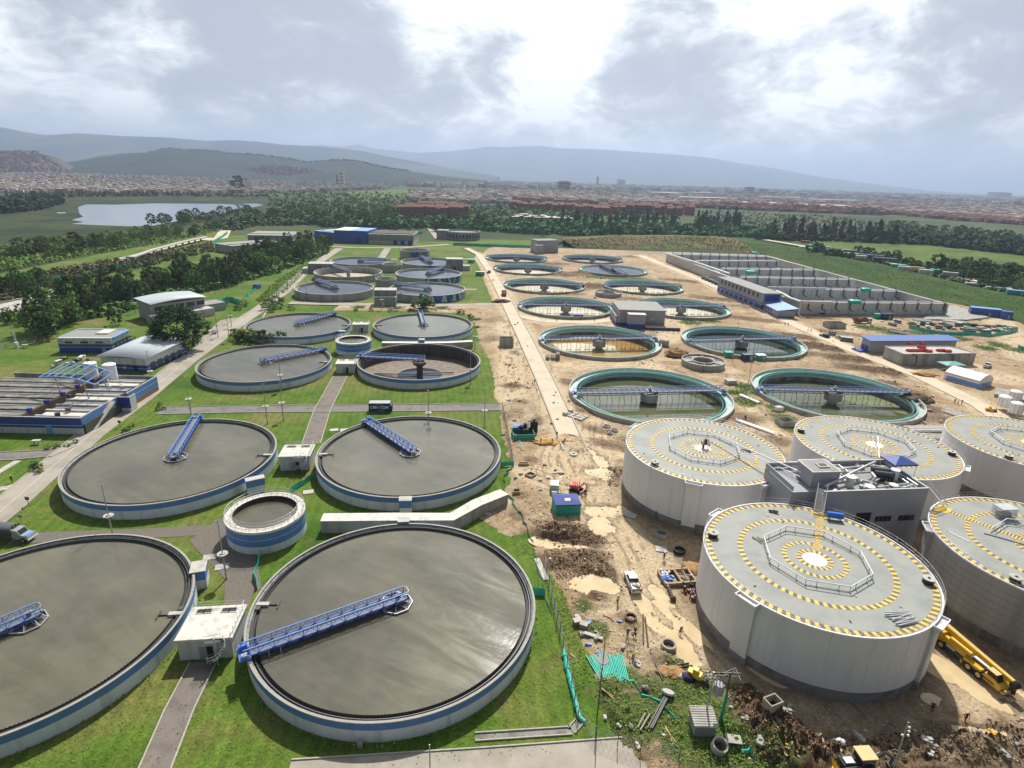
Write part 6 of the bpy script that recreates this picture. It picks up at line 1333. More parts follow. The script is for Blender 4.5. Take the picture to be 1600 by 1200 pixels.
# backhoe loader
t=thing('backhoe_loader','yellow and black backhoe loader with a cream cab roof, at the bottom edge','backhoe',G(1336,1214)+Vector((0,0,.1)),heading((1366,1212),(1296,1216)))
b=MB(); b.box(-1.2,1.0,-.45,.45,.7,1.0,1); extrude(b,[(.4,.9),(2.2,.9),(2.3,1.5),(.4,1.7)],-.5,.5,1); b.box(.9,2.0,-.4,.4,1.66,1.72,2); b.build('body',['yellow_paint','cloth_dark','galv'],t); b=MB(); extrude(b,[(-1.3,.9),(.4,.9),(.35,2.55),(-1.2,2.6)],-.8,.8); b.build('cab','glass',t); MB().box(-1.4,.6,-.9,.9,2.6,2.72).build('cab_roof','cream_roof',t)
for y in (-.7,.7): b=MB(); b.path([(.3,y,1.4),(2.2,y,1.3),(3.0,y,.5)],.12,8); b.build('loader_arm','dark_steel',t)
b=MB(); extrude(b,[(2.8,.1),(3.9,.1),(3.0,.5),(2.8,1.1)],-1.2,1.2); b.build('bucket','yellow_paint',t); b=MB(); b.path([(-1.3,0,1.0),(-2.8,0,2.6),(-4.0,0,1.7),(-3.9,0,.5)],.17,8); b.build('rear_arm','dark_steel',t); b=MB(); b.box(-4.3,-3.6,-.35,.35,.1,.7); b.build('rear_bucket','dark_steel',t); MB().tube((-1.6,-.5,1.5),(-3.2,-1.1,1.2),.06,6).tube((-1.9,.9,.9),(-2.6,1.2,.4),.5,14).build('hose_reel','galv',t)
for y in (-.85,.85): wheel(t,-.8,y,.8,.45,'yellow_paint'); wheel(t,1.7,y,.5,.35,'yellow_paint')
# yellow compactor heap, loader by the pipes
def small_machine(name,label,cat,px,py,rz,m1,m2):
    t=thing(name,label,cat,G(px,py),rz); b=MB(); b.box(-1.0,.9,-.5,.5,.4,1.1); b.box(-.3,.4,-.4,.4,1.1,1.7); b.build('body',m1,t); MB().path([(.9,0,.9),(1.6,0,1.3),(2.0,0,.5)],.1,6).build('arm',m1,t); MB().tube((1.5,-.5,.45),(1.5,.5,.45),.45,16).build('drum',m2,t)
    for y in (-.5,.5): wheel(t,-.6,y,.4,.25)
small_machine('small_roller','yellow site roller beside navy tarpaulins in the weeds','roller',1085,1060,rad(-35),'yellow_paint','dark_steel'); small_machine('small_loader','yellow loader by the silver pipes on the right-hand road','loader',1545,643,rad(-20),'yellow_paint','dark_steel')
b=MB(); b.blob((0,0,.2),(1.1,.7,.5),0,4,10,5,.4); b.blob((-1.0,.2,.15),(.5,.4,.3),1,5,8,4,.4); tag(b.build('tarpaulin',['cloth_navy','white_paint'],None,G(1076,1061)),'crumpled navy tarpaulin beside the yellow roller','tarpaulin')
# ------------------------------------------------------------ people
def person_mesh(pose):
    v=[];e=[];rd=[]
    def add(p,r,par=None):
        v.append(p); rd.append(r)
        if par is not None: e.append((par,len(v)-1))
        return len(v)-1
    lean={'stand':0,'walk':.08,'bend':.75}[pose]; H=lambda z,f=0:(0,f+(z-.92)*math.sin(lean),.92+(z-.92)*math.cos(lean))
    pel=add((0,0,.94),(.15,.11)); st=add(H(1.15),(.135,.10),pel); ch=add(H(1.36),(.165,.115),st); nk=add(H(1.5),(.06,.06),ch); hd=add(H(1.60,.01),(.082,.092),nk); tp=add(H(1.72,.01),(.07,.085),hd); add(H(1.615,.10),(.018,.018),hd)
    sw={'stand':.04,'walk':.28,'bend':.12}[pose]
    for s in (-1,1):
        hip=add((s*.09,0,.88),(.095,.1),pel); kn=add((s*.10,s*sw*.5+.02,.50),(.062,.065),hip); an=add((s*.10,s*sw,.09),(.042,.045),kn); add((s*.11,s*sw+.15,.04),(.035,.03),an)
        sh=add((s*.19,)+H(1.43)[1:],(.06,.06),ch); el=add((s*.26,H(1.15)[1]-s*sw*.3+(.1 if pose=='bend' else 0),H(1.15)[2]-(.1 if pose=='bend' else 0)),(.042,.045),sh); wr=add((s*.24,v[el][1]+.12-s*sw*.2,v[el][2]-.22),(.03,.03),el); pm=add((s*.24,v[wr][1]+.03,v[wr][2]-.07),(.035,.02),wr)
        for k in range(4): add((s*.24-.03+.02*k,v[pm][1]+.03,v[pm][2]-.08-.01*(k in (1,2))),(.009,.009),pm)
        add((s*.24-s*.045,v[pm][1]+.04,v[pm][2]-.02),(.01,.01),pm)
    me=bpy.data.meshes.new('person_skeleton'); me.from_pydata(v,e,[]); o=bpy.data.objects.new('person_skeleton',me); COL.objects.link(o)
    sk=o.modifiers.new('skin','SKIN'); 
    if not me.skin_vertices: me.skin_vertices.new(name='')
    for i,r in enumerate(rd): me.skin_vertices[0].data[i].radius=r
    me.skin_vertices[0].data[0].use_root=True
    sb=o.modifiers.new('sub','SUBSURF'); sb.levels=1; sb.render_levels=1
    m2=bpy.data.meshes.new_from_object(o.evaluated_get(bpy.context.evaluated_depsgraph_get())); bpy.data.objects.remove(o)
    m2.name='person_body'; 
    for p in m2.polygons: p.use_smooth=True
    return m2,Vector(v[hd]),Vector(v[tp])
POSES={k:person_mesh(k) for k in ('stand','walk','bend')}; _pm={}
def person(px,py,label,pose='stand',shirt='cloth_navy',trous='cloth_dark',hat='helmet_white',rz=0,z=None,group=None):
    key=(pose,shirt,trous); me0,hd,tp=POSES[pose]
    if key not in _pm:
        me=me0.copy(); me.materials.clear()
        for k in (shirt,trous,'skin','rubber'): me.materials.append(M[k])
        for p in me.polygons:
            c=p.center; wx=abs(c.x)
            m=0
            if wx<.22 and c.z<.95 and not(wx>.2): m=1
            if c.z<.12: m=3
            if (c-hd).length<.15 or (wx>.2 and (c.z<.92 if pose!='bend' else c.z<.72)): m=2
            p.material_index=m
        _pm[key]=me
    loc=G(px,py) if z is None else P(px,py,z); t=thing('person',label,'person',loc,rz,group); b=bpy.data.objects.new('body',_pm[key]); COL.objects.link(b); b.parent=t
    d=(tp-hd).normalized(); q=d.to_track_quat('Z','Y').to_matrix().to_4x4(); h=MB(); T=Matrix.Translation(hd+d*.06)@q; k=MB(); k.lathe([(.17,0),(.125,.01),(.115,.07),(.07,.12),(0,.135)],14,0); h.add([T@Vector(x) for x in k.v],k.f,0,True); h.build('helmet',hat,t); return t
for a in ((965,944,'worker in a yellow vest standing at the puddle edge below the trench','stand','cloth_yellow','cloth_dark','helmet_white',.5),(1062,992,'worker in red bending beside the long puddle','bend','cloth_red','cloth_dark','helmet_white',-.8),(1455,1112,'worker in navy standing in the shade of the nearest digester','stand','cloth_navy','cloth_navy','helmet_white',2.5),(1506,1131,'worker in navy with a yellow helmet striding in the sun at lower right','walk','cloth_navy','cloth_navy','helmet_yellow',2.9),
 (1037,876,'worker in dark clothes standing behind the wooden pipe frame','stand','cloth_dark','cloth_dark','helmet_white',0),(1078,911,'worker in dark clothes right of the wooden pipe frame','stand','cloth_dark','cloth_dark','helmet_white',1.4),(1069,921,'worker bending in front of the wooden pipe frame by the digester','bend','cloth_dark','cloth_dark','helmet_white',1.0),(980,996,'left one of two workers at the timber trench frame','stand','cloth_navy','cloth_dark','helmet_yellow',.2),(991,996,'right one of two workers at the timber trench frame','bend','cloth_dark','cloth_dark','helmet_yellow',-.5),(988,1030,'worker in a yellow vest bending below the timber trench frame','bend','cloth_yellow','cloth_dark','helmet_white',-2),
 (864,694,'worker raking on the near end of the pale road, left one','bend','cloth_dark','cloth_dark','helmet_white',1),(870,684,'worker standing behind the raking one on the pale road','stand','cloth_dark','cloth_dark','helmet_white',0),(881,694,'worker in red crouched over the yellow sand','bend','cloth_red','cloth_dark','helmet_yellow',-1),(845,694,'worker in navy at the left end of the yellow sand','stand','cloth_navy','cloth_dark','helmet_white',1),(835,600,'worker at the left edge of the pale road, first of three','stand','cloth_dark','cloth_dark','helmet_white',0),(832,604,'worker at the left edge of the pale road, in the middle of three','walk','cloth_dark','cloth_navy','helmet_white',1),(839,613,'worker at the left edge of the pale road, nearest of three','bend','cloth_dark','cloth_dark','helmet_white',2),
 (1226,509,'worker on the right-hand sandy road near the annex, left of a pair','stand','cloth_dark','cloth_dark','helmet_white',0),(1231,510,'worker on the right-hand sandy road near the annex, right of a pair','stand','cloth_dark','cloth_dark','helmet_white',0),(1262,519,'worker carrying gear below the tanker, leftmost of a group','walk','cloth_dark','cloth_dark','helmet_white',1),(1267,519,'worker below the tanker, second from left in a group','bend','cloth_dark','cloth_navy','helmet_yellow',2),(1282,520,'worker below the tanker, third from left in a group','stand','cloth_dark','cloth_dark','helmet_white',0),(1296,520,'worker below the tanker, rightmost of a group','stand','cloth_navy','cloth_dark','helmet_white',0),(1335,548,'lone worker at the left end of the blue-roofed building','stand','cloth_dark','cloth_dark','helmet_white',0),
 (1491,631,'left one of three workers on the road by the silver pipes','stand','cloth_dark','cloth_dark','helmet_white',0),(1496,633,'middle one of three workers on the road by the silver pipes','walk','cloth_navy','cloth_dark','helmet_white',1),(1502,633,'right one of three workers on the road by the silver pipes','stand','cloth_dark','cloth_dark','helmet_yellow',0),(769,440,'left walker on the far pale road','walk','cloth_dark','cloth_dark','helmet_white',0),(771.5,440,'right walker on the far pale road','walk','cloth_dark','cloth_dark','helmet_white',0),(1057,548,'worker in the sandy yard right of the ochre clarifier','stand','cloth_dark','cloth_dark','helmet_white',0),(870,503,'worker by the side road left of the grey blue-based building','stand','cloth_dark','cloth_dark','helmet_white',0),(929,503,'worker on the side road just left of the grey blue-based building','walk','cloth_dark','cloth_dark','helmet_white',0)):
    person(a[0],a[1],a[2],a[3],a[4],a[5],a[6],a[7])
person(19,754,'person in dark clothes with a yellow helmet on the path at the far left','stand','cloth_dark','cloth_dark','helmet_yellow',0,z=.05)
# ------------------------------------------------------------ lamp posts
def lamp_mesh(t,h=11.5,dz=5.0):
    MB().tube((0,0,0),(0,0,.5),.22,10).tube((0,0,.4),(0,0,dz),.15,10,r2=.13).tube((0,0,dz),(0,0,h),.11,10,r2=.06).build('pole','grey_steel',t)
    b=MB(); b.tube((0,0,dz),(0,0,dz+.16),.85,24,0); b.tube((0,0,dz+.16),(0,0,dz+.3),.4,16,0); b.build('disc','concrete_pale',t)
    for k in range(4): a=TAU*k/4; MB().obox((.6*math.cos(a),.6*math.sin(a),dz-.12),(.35,.25,.22),a).build('floodlight','dark_steel',t)
    MB().box(-.5,.5,-.06,.06,h-.1,h).build('crossbar','grey_steel',t)
lp=None
for px,py,lab,z in ((354,905,'tall lamp mast with a disc, left of the small round tank in the foreground',0),(178,843,'tall lamp mast with a disc, between the wide tank and the lower left tank',0),(443,656,'lamp mast with a disc at the cross road, left of the dark path',0),(670,672,'lamp mast with a disc behind the slanting blue bridge, right of the container',0),(757,668,'lamp mast with a disc at the right end of the cross road',0),(299,650,'lamp mast with a disc where the cross road meets the long road',0),(239,604,'lamp mast with a disc in front of the blue bowed-roof building',0),(300,549,'lamp mast with a disc just right of the big dark tree',0),(244,525,'lamp mast with a disc behind the blue bowed-roof building',0),(212,490,'lamp mast with a disc at the edge of the dark trees',0),(90,528,'lamp mast with a disc on the open lawn behind the flat-roofed workshop',0),(344,456,'lamp mast with a disc on the upper lawn among the trees',0),(341,527,'lamp mast with a disc at the car park corner',0),(362,511,'lamp mast with a disc in front of the grey bowed-roof building',0),(359,534,'lamp mast with a disc between the car park and the long road',0),(440,610,'lamp mast with a disc before the grey-water tank left of the drained one',0),(418,662,'lamp mast with a disc beside the weathered pump house',0),(597,484,'lamp mast with a disc before the tall grey pump house',0),(742,545,'lamp mast with a disc at the right rim of the drained tank',0),(735,600,'lamp mast with a disc on the lawn right of the drained tank',0),(501,403,'lamp mast with a disc left of the farthest grey tanks',0),(594,404,'lamp mast with a disc between the farthest grey tanks',0),(625,404,'lamp mast with a disc left of the tall concrete round tank',0),(480,470,'lamp mast with a disc at the corner of the far lawn',0),(450,455,'lamp mast with a disc on the long road beside the far grey tanks',0),(628,470,'lamp mast with a disc right of the tall grey pump house',0)):
    c=P(px,py,z)
    if lp is None: lp=o=thing('lamp_mast',lab,'lamp mast',c,.3); lamp_mesh(o)
    else: o=dup(lp,c,R.random()*3,lab)
    o['group']='lamp masts with discs'
lq=None
for px,py,h,lab in ((1144,566,17,'thin grey pole at the left rim of the dark green clarifier'),(1166,617,19,'thin grey pole between the two nearest clarifiers'),(720,386,12,'thin pole beside the round grey building'),(978,470,14,'thin pole at the corner of the grey blue-based building'),(1052,455,12,'thin pole right of the clarifier by the small ring tank'),(983,440,12,'thin pole in front of the brimful clarifier'),(905,395,12,'thin pole beyond the farthest clarifiers')):
    c=G(px,py); t=thing('light_pole',lab,'pole',c,0,'thin grey poles'); MB().tube((0,0,0),(0,0,h),.12,8,r2=.05).build('pole','grey_steel',t); MB().box(-.5,.5,-.1,.1,h-.2,h).build('lamp_head','galv',t)
t=thing('lamp_mast','dark lamp mast with a pale disc beside the teal pipe stack','lamp mast',G(933,1119)); H=13; MB().tube((0,0,0),(0,0,H),.085,10,r2=.05).build('pole','dark_steel',t); MB().tube((0,0,9.4),(0,0,9.5),.75,20).build('disc','roof_grey',t)
t=thing('light_pole','grey pole with round white insulators at the bottom right','pole',G(1390,1215)+Vector((0,0,0))); MB().tube((0,0,0),(.25,.3,7.5),.1,10,r2=.08).build('pole','grey_steel',t); b=MB()
for z,x in ((5.6,-.2),(5.6,.45),(6.2,.4),(6.8,.3)): b.blob((.2+x,.2,z),(.16,.16,.16),0,1,8,6,0)
b.build('insulator','white_paint',t)
c=P(672,1205,.05); tag(MB().tube((0,0,0),(0,0,4.2),.09,8,r2=.07).build('post','grey_steel',None,c),'plain grey post on the concrete road at the bottom edge','post')
b=MB(); a,e=G(1014,1142)+Vector((0,0,.3)),G(1043,1088)+Vector((0,0,.5)); t=thing('fallen_mast','felled lamp mast of dark bars with its disc lying in the weeds','lamp mast',a)
for s in (-.25,.1,.35): MB().bar(Vector((s,0,0)),e-a+Vector((s*.8,0,0)),.13).build('bar','dark_steel',t)
MB().tube(e-a+Vector((0,0,-.1)),e-a+Vector((0.05,.1,.15)),.8,18).build('disc','galv',t)
# ------------------------------------------------------------ fences and netting
def net(label,pts,h=1.1,m='teal_bright',name='netting_fence',zoff=0,wig=.25,useG=True,group=None):
    q=[(G(*p) if useG else P(p[0],p[1],.0)) for p in pts]; o=q[0].copy(); b=MB(); g=random.Random(int(pts[0][0]*3+pts[0][1])); P2=[]
    for a,e in zip(q,q[1:]):
        n=max(2,int((e-a).length/1.2))
        for k in range(n): v=a.lerp(e,k/n)-o; P2.append(v+Vector((g.uniform(-wig,wig),g.uniform(-wig,wig),0)))
    P2.append(q[-1]-o); t=thing(name,label,'fence',o,0,group)
    for i,(a,e) in enumerate(zip(P2,P2[1:])):
        h0,h1=h*g.uniform(.85,1.1),h*g.uniform(.85,1.1); s=Vector((0,.12,0))
        b.quad(a,e,e+Vector((0,0,h1))+s,a+Vector((0,0,h0))+s,0)
        b.quad(a+s+Vector((0,0,h0)),e+s+Vector((0,0,h1)),e+s*3.5+Vector((0,0,h1*.6)),a+s*3.5+Vector((0,0,h0*.6)),0)
    b.build('netting',m,t)
    for k,v in enumerate(P2[::3]): MB().tube(v,v+Vector((0,0,h*1.1)),.05,5).build('post','wood',t)
    return t
def roll(label,pts,r=.35,m='teal_bright'):
    q=[G(*p) for p in pts]; o=q[0].copy(); b=MB(); g=random.Random(int(pts[0][0]))
    for a,e in zip(q,q[1:]):
        n=max(2,int((e-a).length/.7))
        for k in range(n): b.tube(a.lerp(e,k/n)-o+Vector((g.uniform(-.06,.06),0,r)),a.lerp(e,(k+1)/n)-o+Vector((0,0,r)),r*g.uniform(.7,1.15),9)
    return tag(b.build('netting_roll',m,None,o),label,'netting')
roll('long collapsed teal netting along the lawn edge, right of the foremost tank',[(880,1016),(885,1040),(892,1070),(900,1100),(906,1122),(914,1129)],.33)
net('teal netting block against the right rim of the foremost tank',[(834,928),(852,930)],1.4); net('teal netting block at the right rim of the tank behind the pale channel',[(783,728),(803,728)],1.3)
net('teal netting fence between the small round tank and the pump house',[(453,772),(462,765),(475,757),(490,746)],1.2,useG=False); net('teal netting hanging beside the gravel path, left of the foremost tank',[(405,868),(402,885),(397,905),(402,922)],1.1,useG=False)
net('teal netting curl round the muddy yard, near the dirt heap',[(802,726),(790,745),(786,765),(800,785),(815,808),(824,835),(832,856)],.5,'teal',wig=.5); net('thin teal netting line running down the grass strip',[(832,856),(838,880),(846,905),(850,930),(862,960)],.35,'teal_fade')
net('teal netting around the storage yard at right, front run',[(1420,513),(1450,521),(1480,524),(1515,524),(1545,527),(1575,522),(1590,518)],1.6); net('teal netting around the storage yard at right, rear run',[(1500,508),(1530,512),(1560,511),(1590,516)],1.4,group=None); net('teal netting strip before the striped pipes, by the small green heap at right',[(1590,545),(1600,548)],1.6)
net('long pale teal fence beyond the clarifiers, left run',[(708,383),(760,385),(800,387),(838,388)],2.6); net('long pale teal fence beyond the clarifiers, right run',[(872,383),(885,378),(900,374)],2.2)
net('teal netting along the river bank at left',[(52,444),(75,440),(95,436)],2.4,'teal',useG=False); net('teal netting farther along the river bank at left',[(112,436),(150,426),(185,420),(220,412)],2.0,'teal',useG=False); net('heap of teal netting beside the grey bowed-roof building',[(341,477),(350,472),(362,471),(375,476)],2.4,useG=False); net('teal netting by the car park road bend',[(382,467),(392,459),(400,453)],1.4,useG=False); net('teal netting strip at the far left road works',[(333,382),(345,374),(356,366)],3,useG=False); net('teal netting strip along the far lake road',[(345,361),(352,352),(348,350)],2.4,useG=False); net('teal netting behind the blue shed',[(640,367),(660,366)],3,useG=False); net('low teal netting under the trees left of the far road',[(455,398),(480,396),(515,395)],1.2,'teal',useG=False)
net('torn teal netting in the weeds at lower right',[(972,1063),(990,1072),(1005,1090),(1030,1102),(1057,1128)],.25,'teal',wig=.4); net('teal strips by the bottom right weeds',[(1160,1185),(1172,1180),(1178,1195)],.4); net('torn teal netting on the earth right of the weeds',[(1206,1140),(1212,1148),(1218,1156)],.3)
# chain link fence along the lawn
def chain(label,pts,h=2.4,step=2.6,useG=True):
    q=[G(*p) if useG else P(*p,0) for p in pts]; o=q[0].copy(); t=thing('wire_fence',label,'fence',o); ps=[]
    for a,e in zip(q,q[1:]):
        n=max(1,int((e-a).length/step)); ps+=[a.lerp(e,k/n)-o for k in range(n)]
    ps.append(q[-1]-o); post=None
    for v in ps:
        if post is None: post=MB().tube((0,0,0),(0,0,h),.055,6).build('post','dark_steel',t,v)
        else: c=post.copy(); COL.objects.link(c); c.parent=t; c.location=v
    b=MB(); up=Vector((0,0,1))
    for a,e in zip(ps,ps[1:]):
        for z in (.1,.5,.9,1.3,1.7,2.1): b.tube(a+up*z*h/2.4,e+up*z*h/2.4,.014,3,cap=False)
        for u in (0,.25,.5,.75): b.tube(a.lerp(e,u)+up*.1,a.lerp(e,u+.25)+up*(h-.2),.012,3,cap=False); b.tube(a.lerp(e,u+.25)+up*.1,a.lerp(e,u)+up*(h-.2),.012,3,cap=False)
    b.build('wire','grey_steel',t)
chain('chain link fence between the foremost lawn and the muddy yard',[(850,880),(862,935),(880,1010),(893,1070),(903,1125),(930,1155),(1000,1178),(1060,1190)]); chain('chain link fence at the right end of the cross road lawn',[(785,640),(790,665),(797,700),(801,722)])
chain('green wire fence round the weather mast on the left lawn',[(0,548),(10,545),(55,540),(58,532),(15,536),(0,541)],1.8,useG=False)
t=thing('weather_mast','white lattice weather mast with instruments on the left lawn','mast',P(27,543,0)); b=MB()
for k in range(3): a=TAU*k/3; b.tube((.5*math.cos(a),.5*math.sin(a),0),(0,0,9),.05,5)
for z in range(1,8):
    r=.5*(1-z/9)
    for k in range(3): a,c=TAU*k/3,TAU*(k+1)/3; b.tube((r*math.cos(a),r*math.sin(a),z),(r*math.cos(c),r*math.sin(c),z),.03,4)
b.build('lattice','white_paint',t); MB().box(-1.2,1.2,-.05,.05,8.2,8.3).tube((1.1,0,8.3),(1.1,0,8.8),.1,8).tube((-1.1,0,8.3),(-1.1,0,8.8),.1,8).build('instruments','red_paint',t); MB().box(-.5,.5,-.5,.5,0,2).build('cabinet','white_paint',t); MB().box(2,4,-.5,.5,.8,1.2).box(2.2,2.4,-.1,.1,0,.8).box(3.6,3.8,-.1,.1,0,.8).build('instrument_table','concrete_pale',t)
# ------------------------------------------------------------ transformer post
M['transformer_grey']=mat('transformer_grey',(.34,.37,.40),.75,.15,2)
t=thing('transformer_station','grey transformer on two poles above a small tiled-roof cabinet','transformer',G(1098,1140)); b=MB()
b.box(-1.5,1.1,-1.2,1.2,0,1.9,0); b.build('cabinet','concrete_grey',t); b=MB(); b.add([(-1.7,-1.4,1.9),(1.3,-1.4,1.9),(1.3,1.4,2.25),(-1.7,1.4,2.25),(-1.7,-1.4,1.75),(1.3,-1.4,1.75),(1.3,1.4,2.1),(-1.7,1.4,2.1)],[(0,1,2,3),(4,7,6,5),(0,4,5,1),(1,5,6,2),(2,6,7,3),(3,7,4,0)])
for k in range(9): y=-1.3+k*.32; b.bar((-1.7,y,1.93+.125*(y+1.4)),(1.3,y,1.93+.125*(y+1.4)),.05)
b.build('cabinet_roof','concrete_pale',t)
for x in (.5,2.6): MB().tube((x,1.0,0),(x,1.0,8.2),.14,10,r2=.11).build('pole','grey_steel' if x<1 else 'dark_steel',t)
b=MB()
for z in (7.6,8.1): b.bar((-.6,1.0,z),(3.8,1.0,z),.12); b.bar((-.3,.1,z-.1),(3.5,1.9,z-.1),.1)
b.bar((-.4,2.0,8),(-.4,0,8),.1); b.bar((3.5,2.0,8),(3.5,0,8),.1); b.build('crossarm','dark_steel',t)
b=MB(); b.tube((1.5,1.0,4.8),(1.5,1.0,6.3),.55,18)
for k in range(6): a=TAU*k/6; b.box(.5,.72,-.05,.05,4.9,6.1,0,Matrix.Translation((1.5,1,0))@Matrix.Rotation(a,4,'Z'))
b.build('transformer',M['transformer_grey'],t); b=MB()
for k in range(3): b.tube((1.1+k*.4,1,6.3),(1.1+k*.4,1,6.9),.06,8); b.tube((.0+k*1.4,1,8.1),(.0+k*1.4,1,8.45),.05,6)
b.build('insulator','rust_dark',t); b=MB()
for k in range(3): b.tube((2.2+k*.16,.7,.1),(2.5+k*.12,.9,5.0),.07,6)
b.build('cable_pipe','teal',t)
# ------------------------------------------------------------ materials lying about the site
rods('pipe_stack',957,1046,15,5.2,.105,'teal_bright','stack of bright teal pipes on the ground near the lawn','pipes',rad(92),.015,z='g',lay=1,gap=1.15); rods('pipe_stack',934,1044,7,5.0,.10,'teal_bright','loose fan of teal pipes left of the neat teal stack','pipes',rad(106),.06,z='g',lay=1,gap=1.2)
rods('pipe_stack',940,1030,4,3,.06,'pale_blue','few blue rods between the teal pipe stacks','rods',rad(100),.15,z='g')
for k,(px,py,n,L,r,m,lab,a) in enumerate(((1503,652,8,12,.26,'concrete_pale','row of silver pipes on the ground by the far right digester',rad(115)),(1452,672,3,15,.5,'pipe_pale','long pale pipes behind the digester with the pole, upper group',rad(3)),(1450,684,3,15,.45,'concrete_pale','long grey pipes behind the digester with the pole, lower group',rad(2)),(1117,664,2,9,.3,'pipe_pale','pale pipe at the right rim of the nearest clarifier',rad(-42)),(1180,668,2,12,.35,'white_paint','long white pipes in the grass between the digesters',rad(-50)),(1172,624,2,9,.35,'white_paint','white pipe in the grass right of the nearest clarifier',rad(-62)),(1440,501,8,9,.3,'galv','silver pipes in the storage yard at right, left pile',rad(-10)),(1490,503,7,11,.3,'pipe_pale','pale pipes in the storage yard at right, right pile',rad(-30)),(1596,648,4,8,.4,'pipe_pale','pale pipes at the right edge beside the plinth',rad(-30)),(1415,523,5,14,.3,'dark_steel','dark pipes on the grass behind the blue-roofed building',rad(-50)),(1565,1,0,1,.1,'galv','',0))):
    if n: rods('pipe_pile',px,py,n,L,r,m,lab,'pipes',a,.03,z='g',gap=1.2)
g=random.Random(21)
def blocks(label,px,py,nx,ny,sx,sy,sz,m,rz,grp=None):
    for i in range(nx):
        for j in range(ny):
            if g.random()<.12: continue
            c=G(px,py); T=Matrix.Rotation(rz,3,'Z'); v=T@Vector(((i-nx/2)*sx*1.35,(j-ny/2)*sy*1.45,0)); b=MB(); k=g.choice((1,1,2)); 
            for q in range(k): b.box(-sx/2,sx/2,-sy/2,sy/2,q*sz*1.1,q*sz*1.1+sz)
            tag(b.build('block_stack',m,None,(c.x+v.x,c.y+v.y,gz(c.x+v.x,c.y+v.y)-.02),rz+g.uniform(-.1,.1)),label,'blocks',grp or label)
blocks('pale paving blocks stacked in rows below the nearest clarifier',905,651,4,3,1.3,1.0,.5,'concrete_pale',rad(-38),'block stacks below the nearest clarifier')
blocks('rusty grey block stack beside the pale road by the ochre clarifier',867,560,3,2,1.4,1.4,1.2,'rubble',0,'block stacks by the ochre clarifier')
def crate(name,label,cat,px,py,w,d,h,m,rz=0,open_=True,inner='black'):
    t=thing(name,label,cat,G(px,py),rz); b=MB()
    if open_:
        for x0,x1,y0,y1 in ((-w/2,w/2,-d/2,-d/2+.15),(-w/2,w/2,d/2-.15,d/2),(-w/2,-w/2+.15,-d/2+.15,d/2-.15),(w/2-.15,w/2,-d/2+.15,d/2-.15)): b.box(x0,x1,y0,y1,0,h)
        b.build('frame',m,t); MB().box(-w/2+.15,w/2-.15,-d/2+.15,d/2-.15,.0,.06).build('opening',inner,t)
    else: b.box(-w/2,w/2,-d/2,d/2,0,h); b.build('body',m,t); MB().box(-w/2-.06,w/2+.06,-d/2-.06,d/2+.06,h,h+.08).build('lid','concrete_pale',t)
    return t
crate('formwork_box','long wooden formwork box with dark openings by the teal netting','formwork',818,727,2.5,1.0,.5,'wood',.1); crate('formwork_box','square wooden formwork turned on its corner, on the muddy yard','formwork',829,744,1.9,1.9,.5,'wood',.8); crate('formwork_box','square wooden formwork left of the compressor','formwork',807,772,1.6,1.6,.6,'wood',.05)
crate('manhole_box','open pale concrete box on the earth below the nearest clarifier, left of a pair','concrete box',948,668,1.9,1.5,.7,'concrete_pale',-.5); crate('manhole_box','open pale concrete box on the earth below the nearest clarifier, right of a pair','concrete box',960,674,1.9,1.4,.6,'concrete_pale',-.4,True,'grey_steel'); crate('manhole_box','small open concrete box below the pair on the earth','concrete box',953,679,1.2,1.0,.5,'concrete_pale',-.4)
crate('concrete_tower','grey concrete chamber with two open bays by the pale road','concrete chamber',791,541,5.5,3.6,3.6,'concrete',SITE,True,'concrete_raw'); crate('concrete_tower','round-cornered concrete pit with railings beside the right-hand digester','concrete chamber',1226,664,4.4,3.6,1.6,'concrete',.2,True,'rubble')
crate('concrete_block_wall','low bare concrete structure with rods below the tanker truck','concrete chamber',1303,512,9,5,2.6,'concrete',SITE,True,'rubble'); crate('shoring_box','timber frame box standing in the earth at the foot of the nearest digester','frame',1199,1133,2.0,1.5,1.2,'grey_wood',.4)
crate('pallet_crate','pale crates stacked at the right rim of the nearest clarifier','crate',1141,600,3.4,2.4,1.4,'concrete_pale',.2,False); crate('white_tent_box','small white box tent on the ground left of the large right-hand clarifier','box',1216,642,2.2,1.6,1.2,'tent_white',.3,False); crate('flat_slab','pale concrete slab lying on the mud by the black coil','slab',1033,859,2.0,1.6,.2,'concrete_pale',-.1,False); crate('flat_slab','flat pale board beside the concrete ring in the weeds','board',1144,1166,1.7,1.1,.12,'wood',-.1,False); crate('roof_sheet','silver roofing sheets leaning at the foot of the left digester','sheets',984,806,2.6,1.6,.25,'galv',-.6,False); crate('board','long white board lying on the teal netting line','board',846,888,.9,6.0,.08,'white_paint',rad(14),False); crate('board','white board near the timber trench frame','board',927,996,2.8,.5,.1,'white_paint',-.4,False); crate('board','pale planks lying at the end of the angled channel, upper','board',768,792,3.2,.7,.1,'concrete_pale',.45,False); crate('board','pale planks lying at the end of the angled channel, lower','board',758,802,2.8,.9,.12,'grey_wood',-.55,False); crate('stone_block','brown boulder block at the lawn edge, left of two','boulder',902,974,1.2,.9,.8,'rubble',.3,False); crate('stone_block','brown boulder block at the lawn edge, right of two','boulder',912,981,1.1,.9,.8,'rubble',-.4,False)
def ringthing(name,label,cat,px,py,r,h,m,n=28,inner='black',tilt=0,k=.72):
    t=thing(name,label,cat,G(px,py)); b=MB(); b.lathe([(r,0),(r,h),(r*k,h),(r*k,.04)],n,0); o=b.build('ring',m,t); MB().disc(r*k,.05,n).build('hole',inner,t); t.rotation_euler.x=tilt
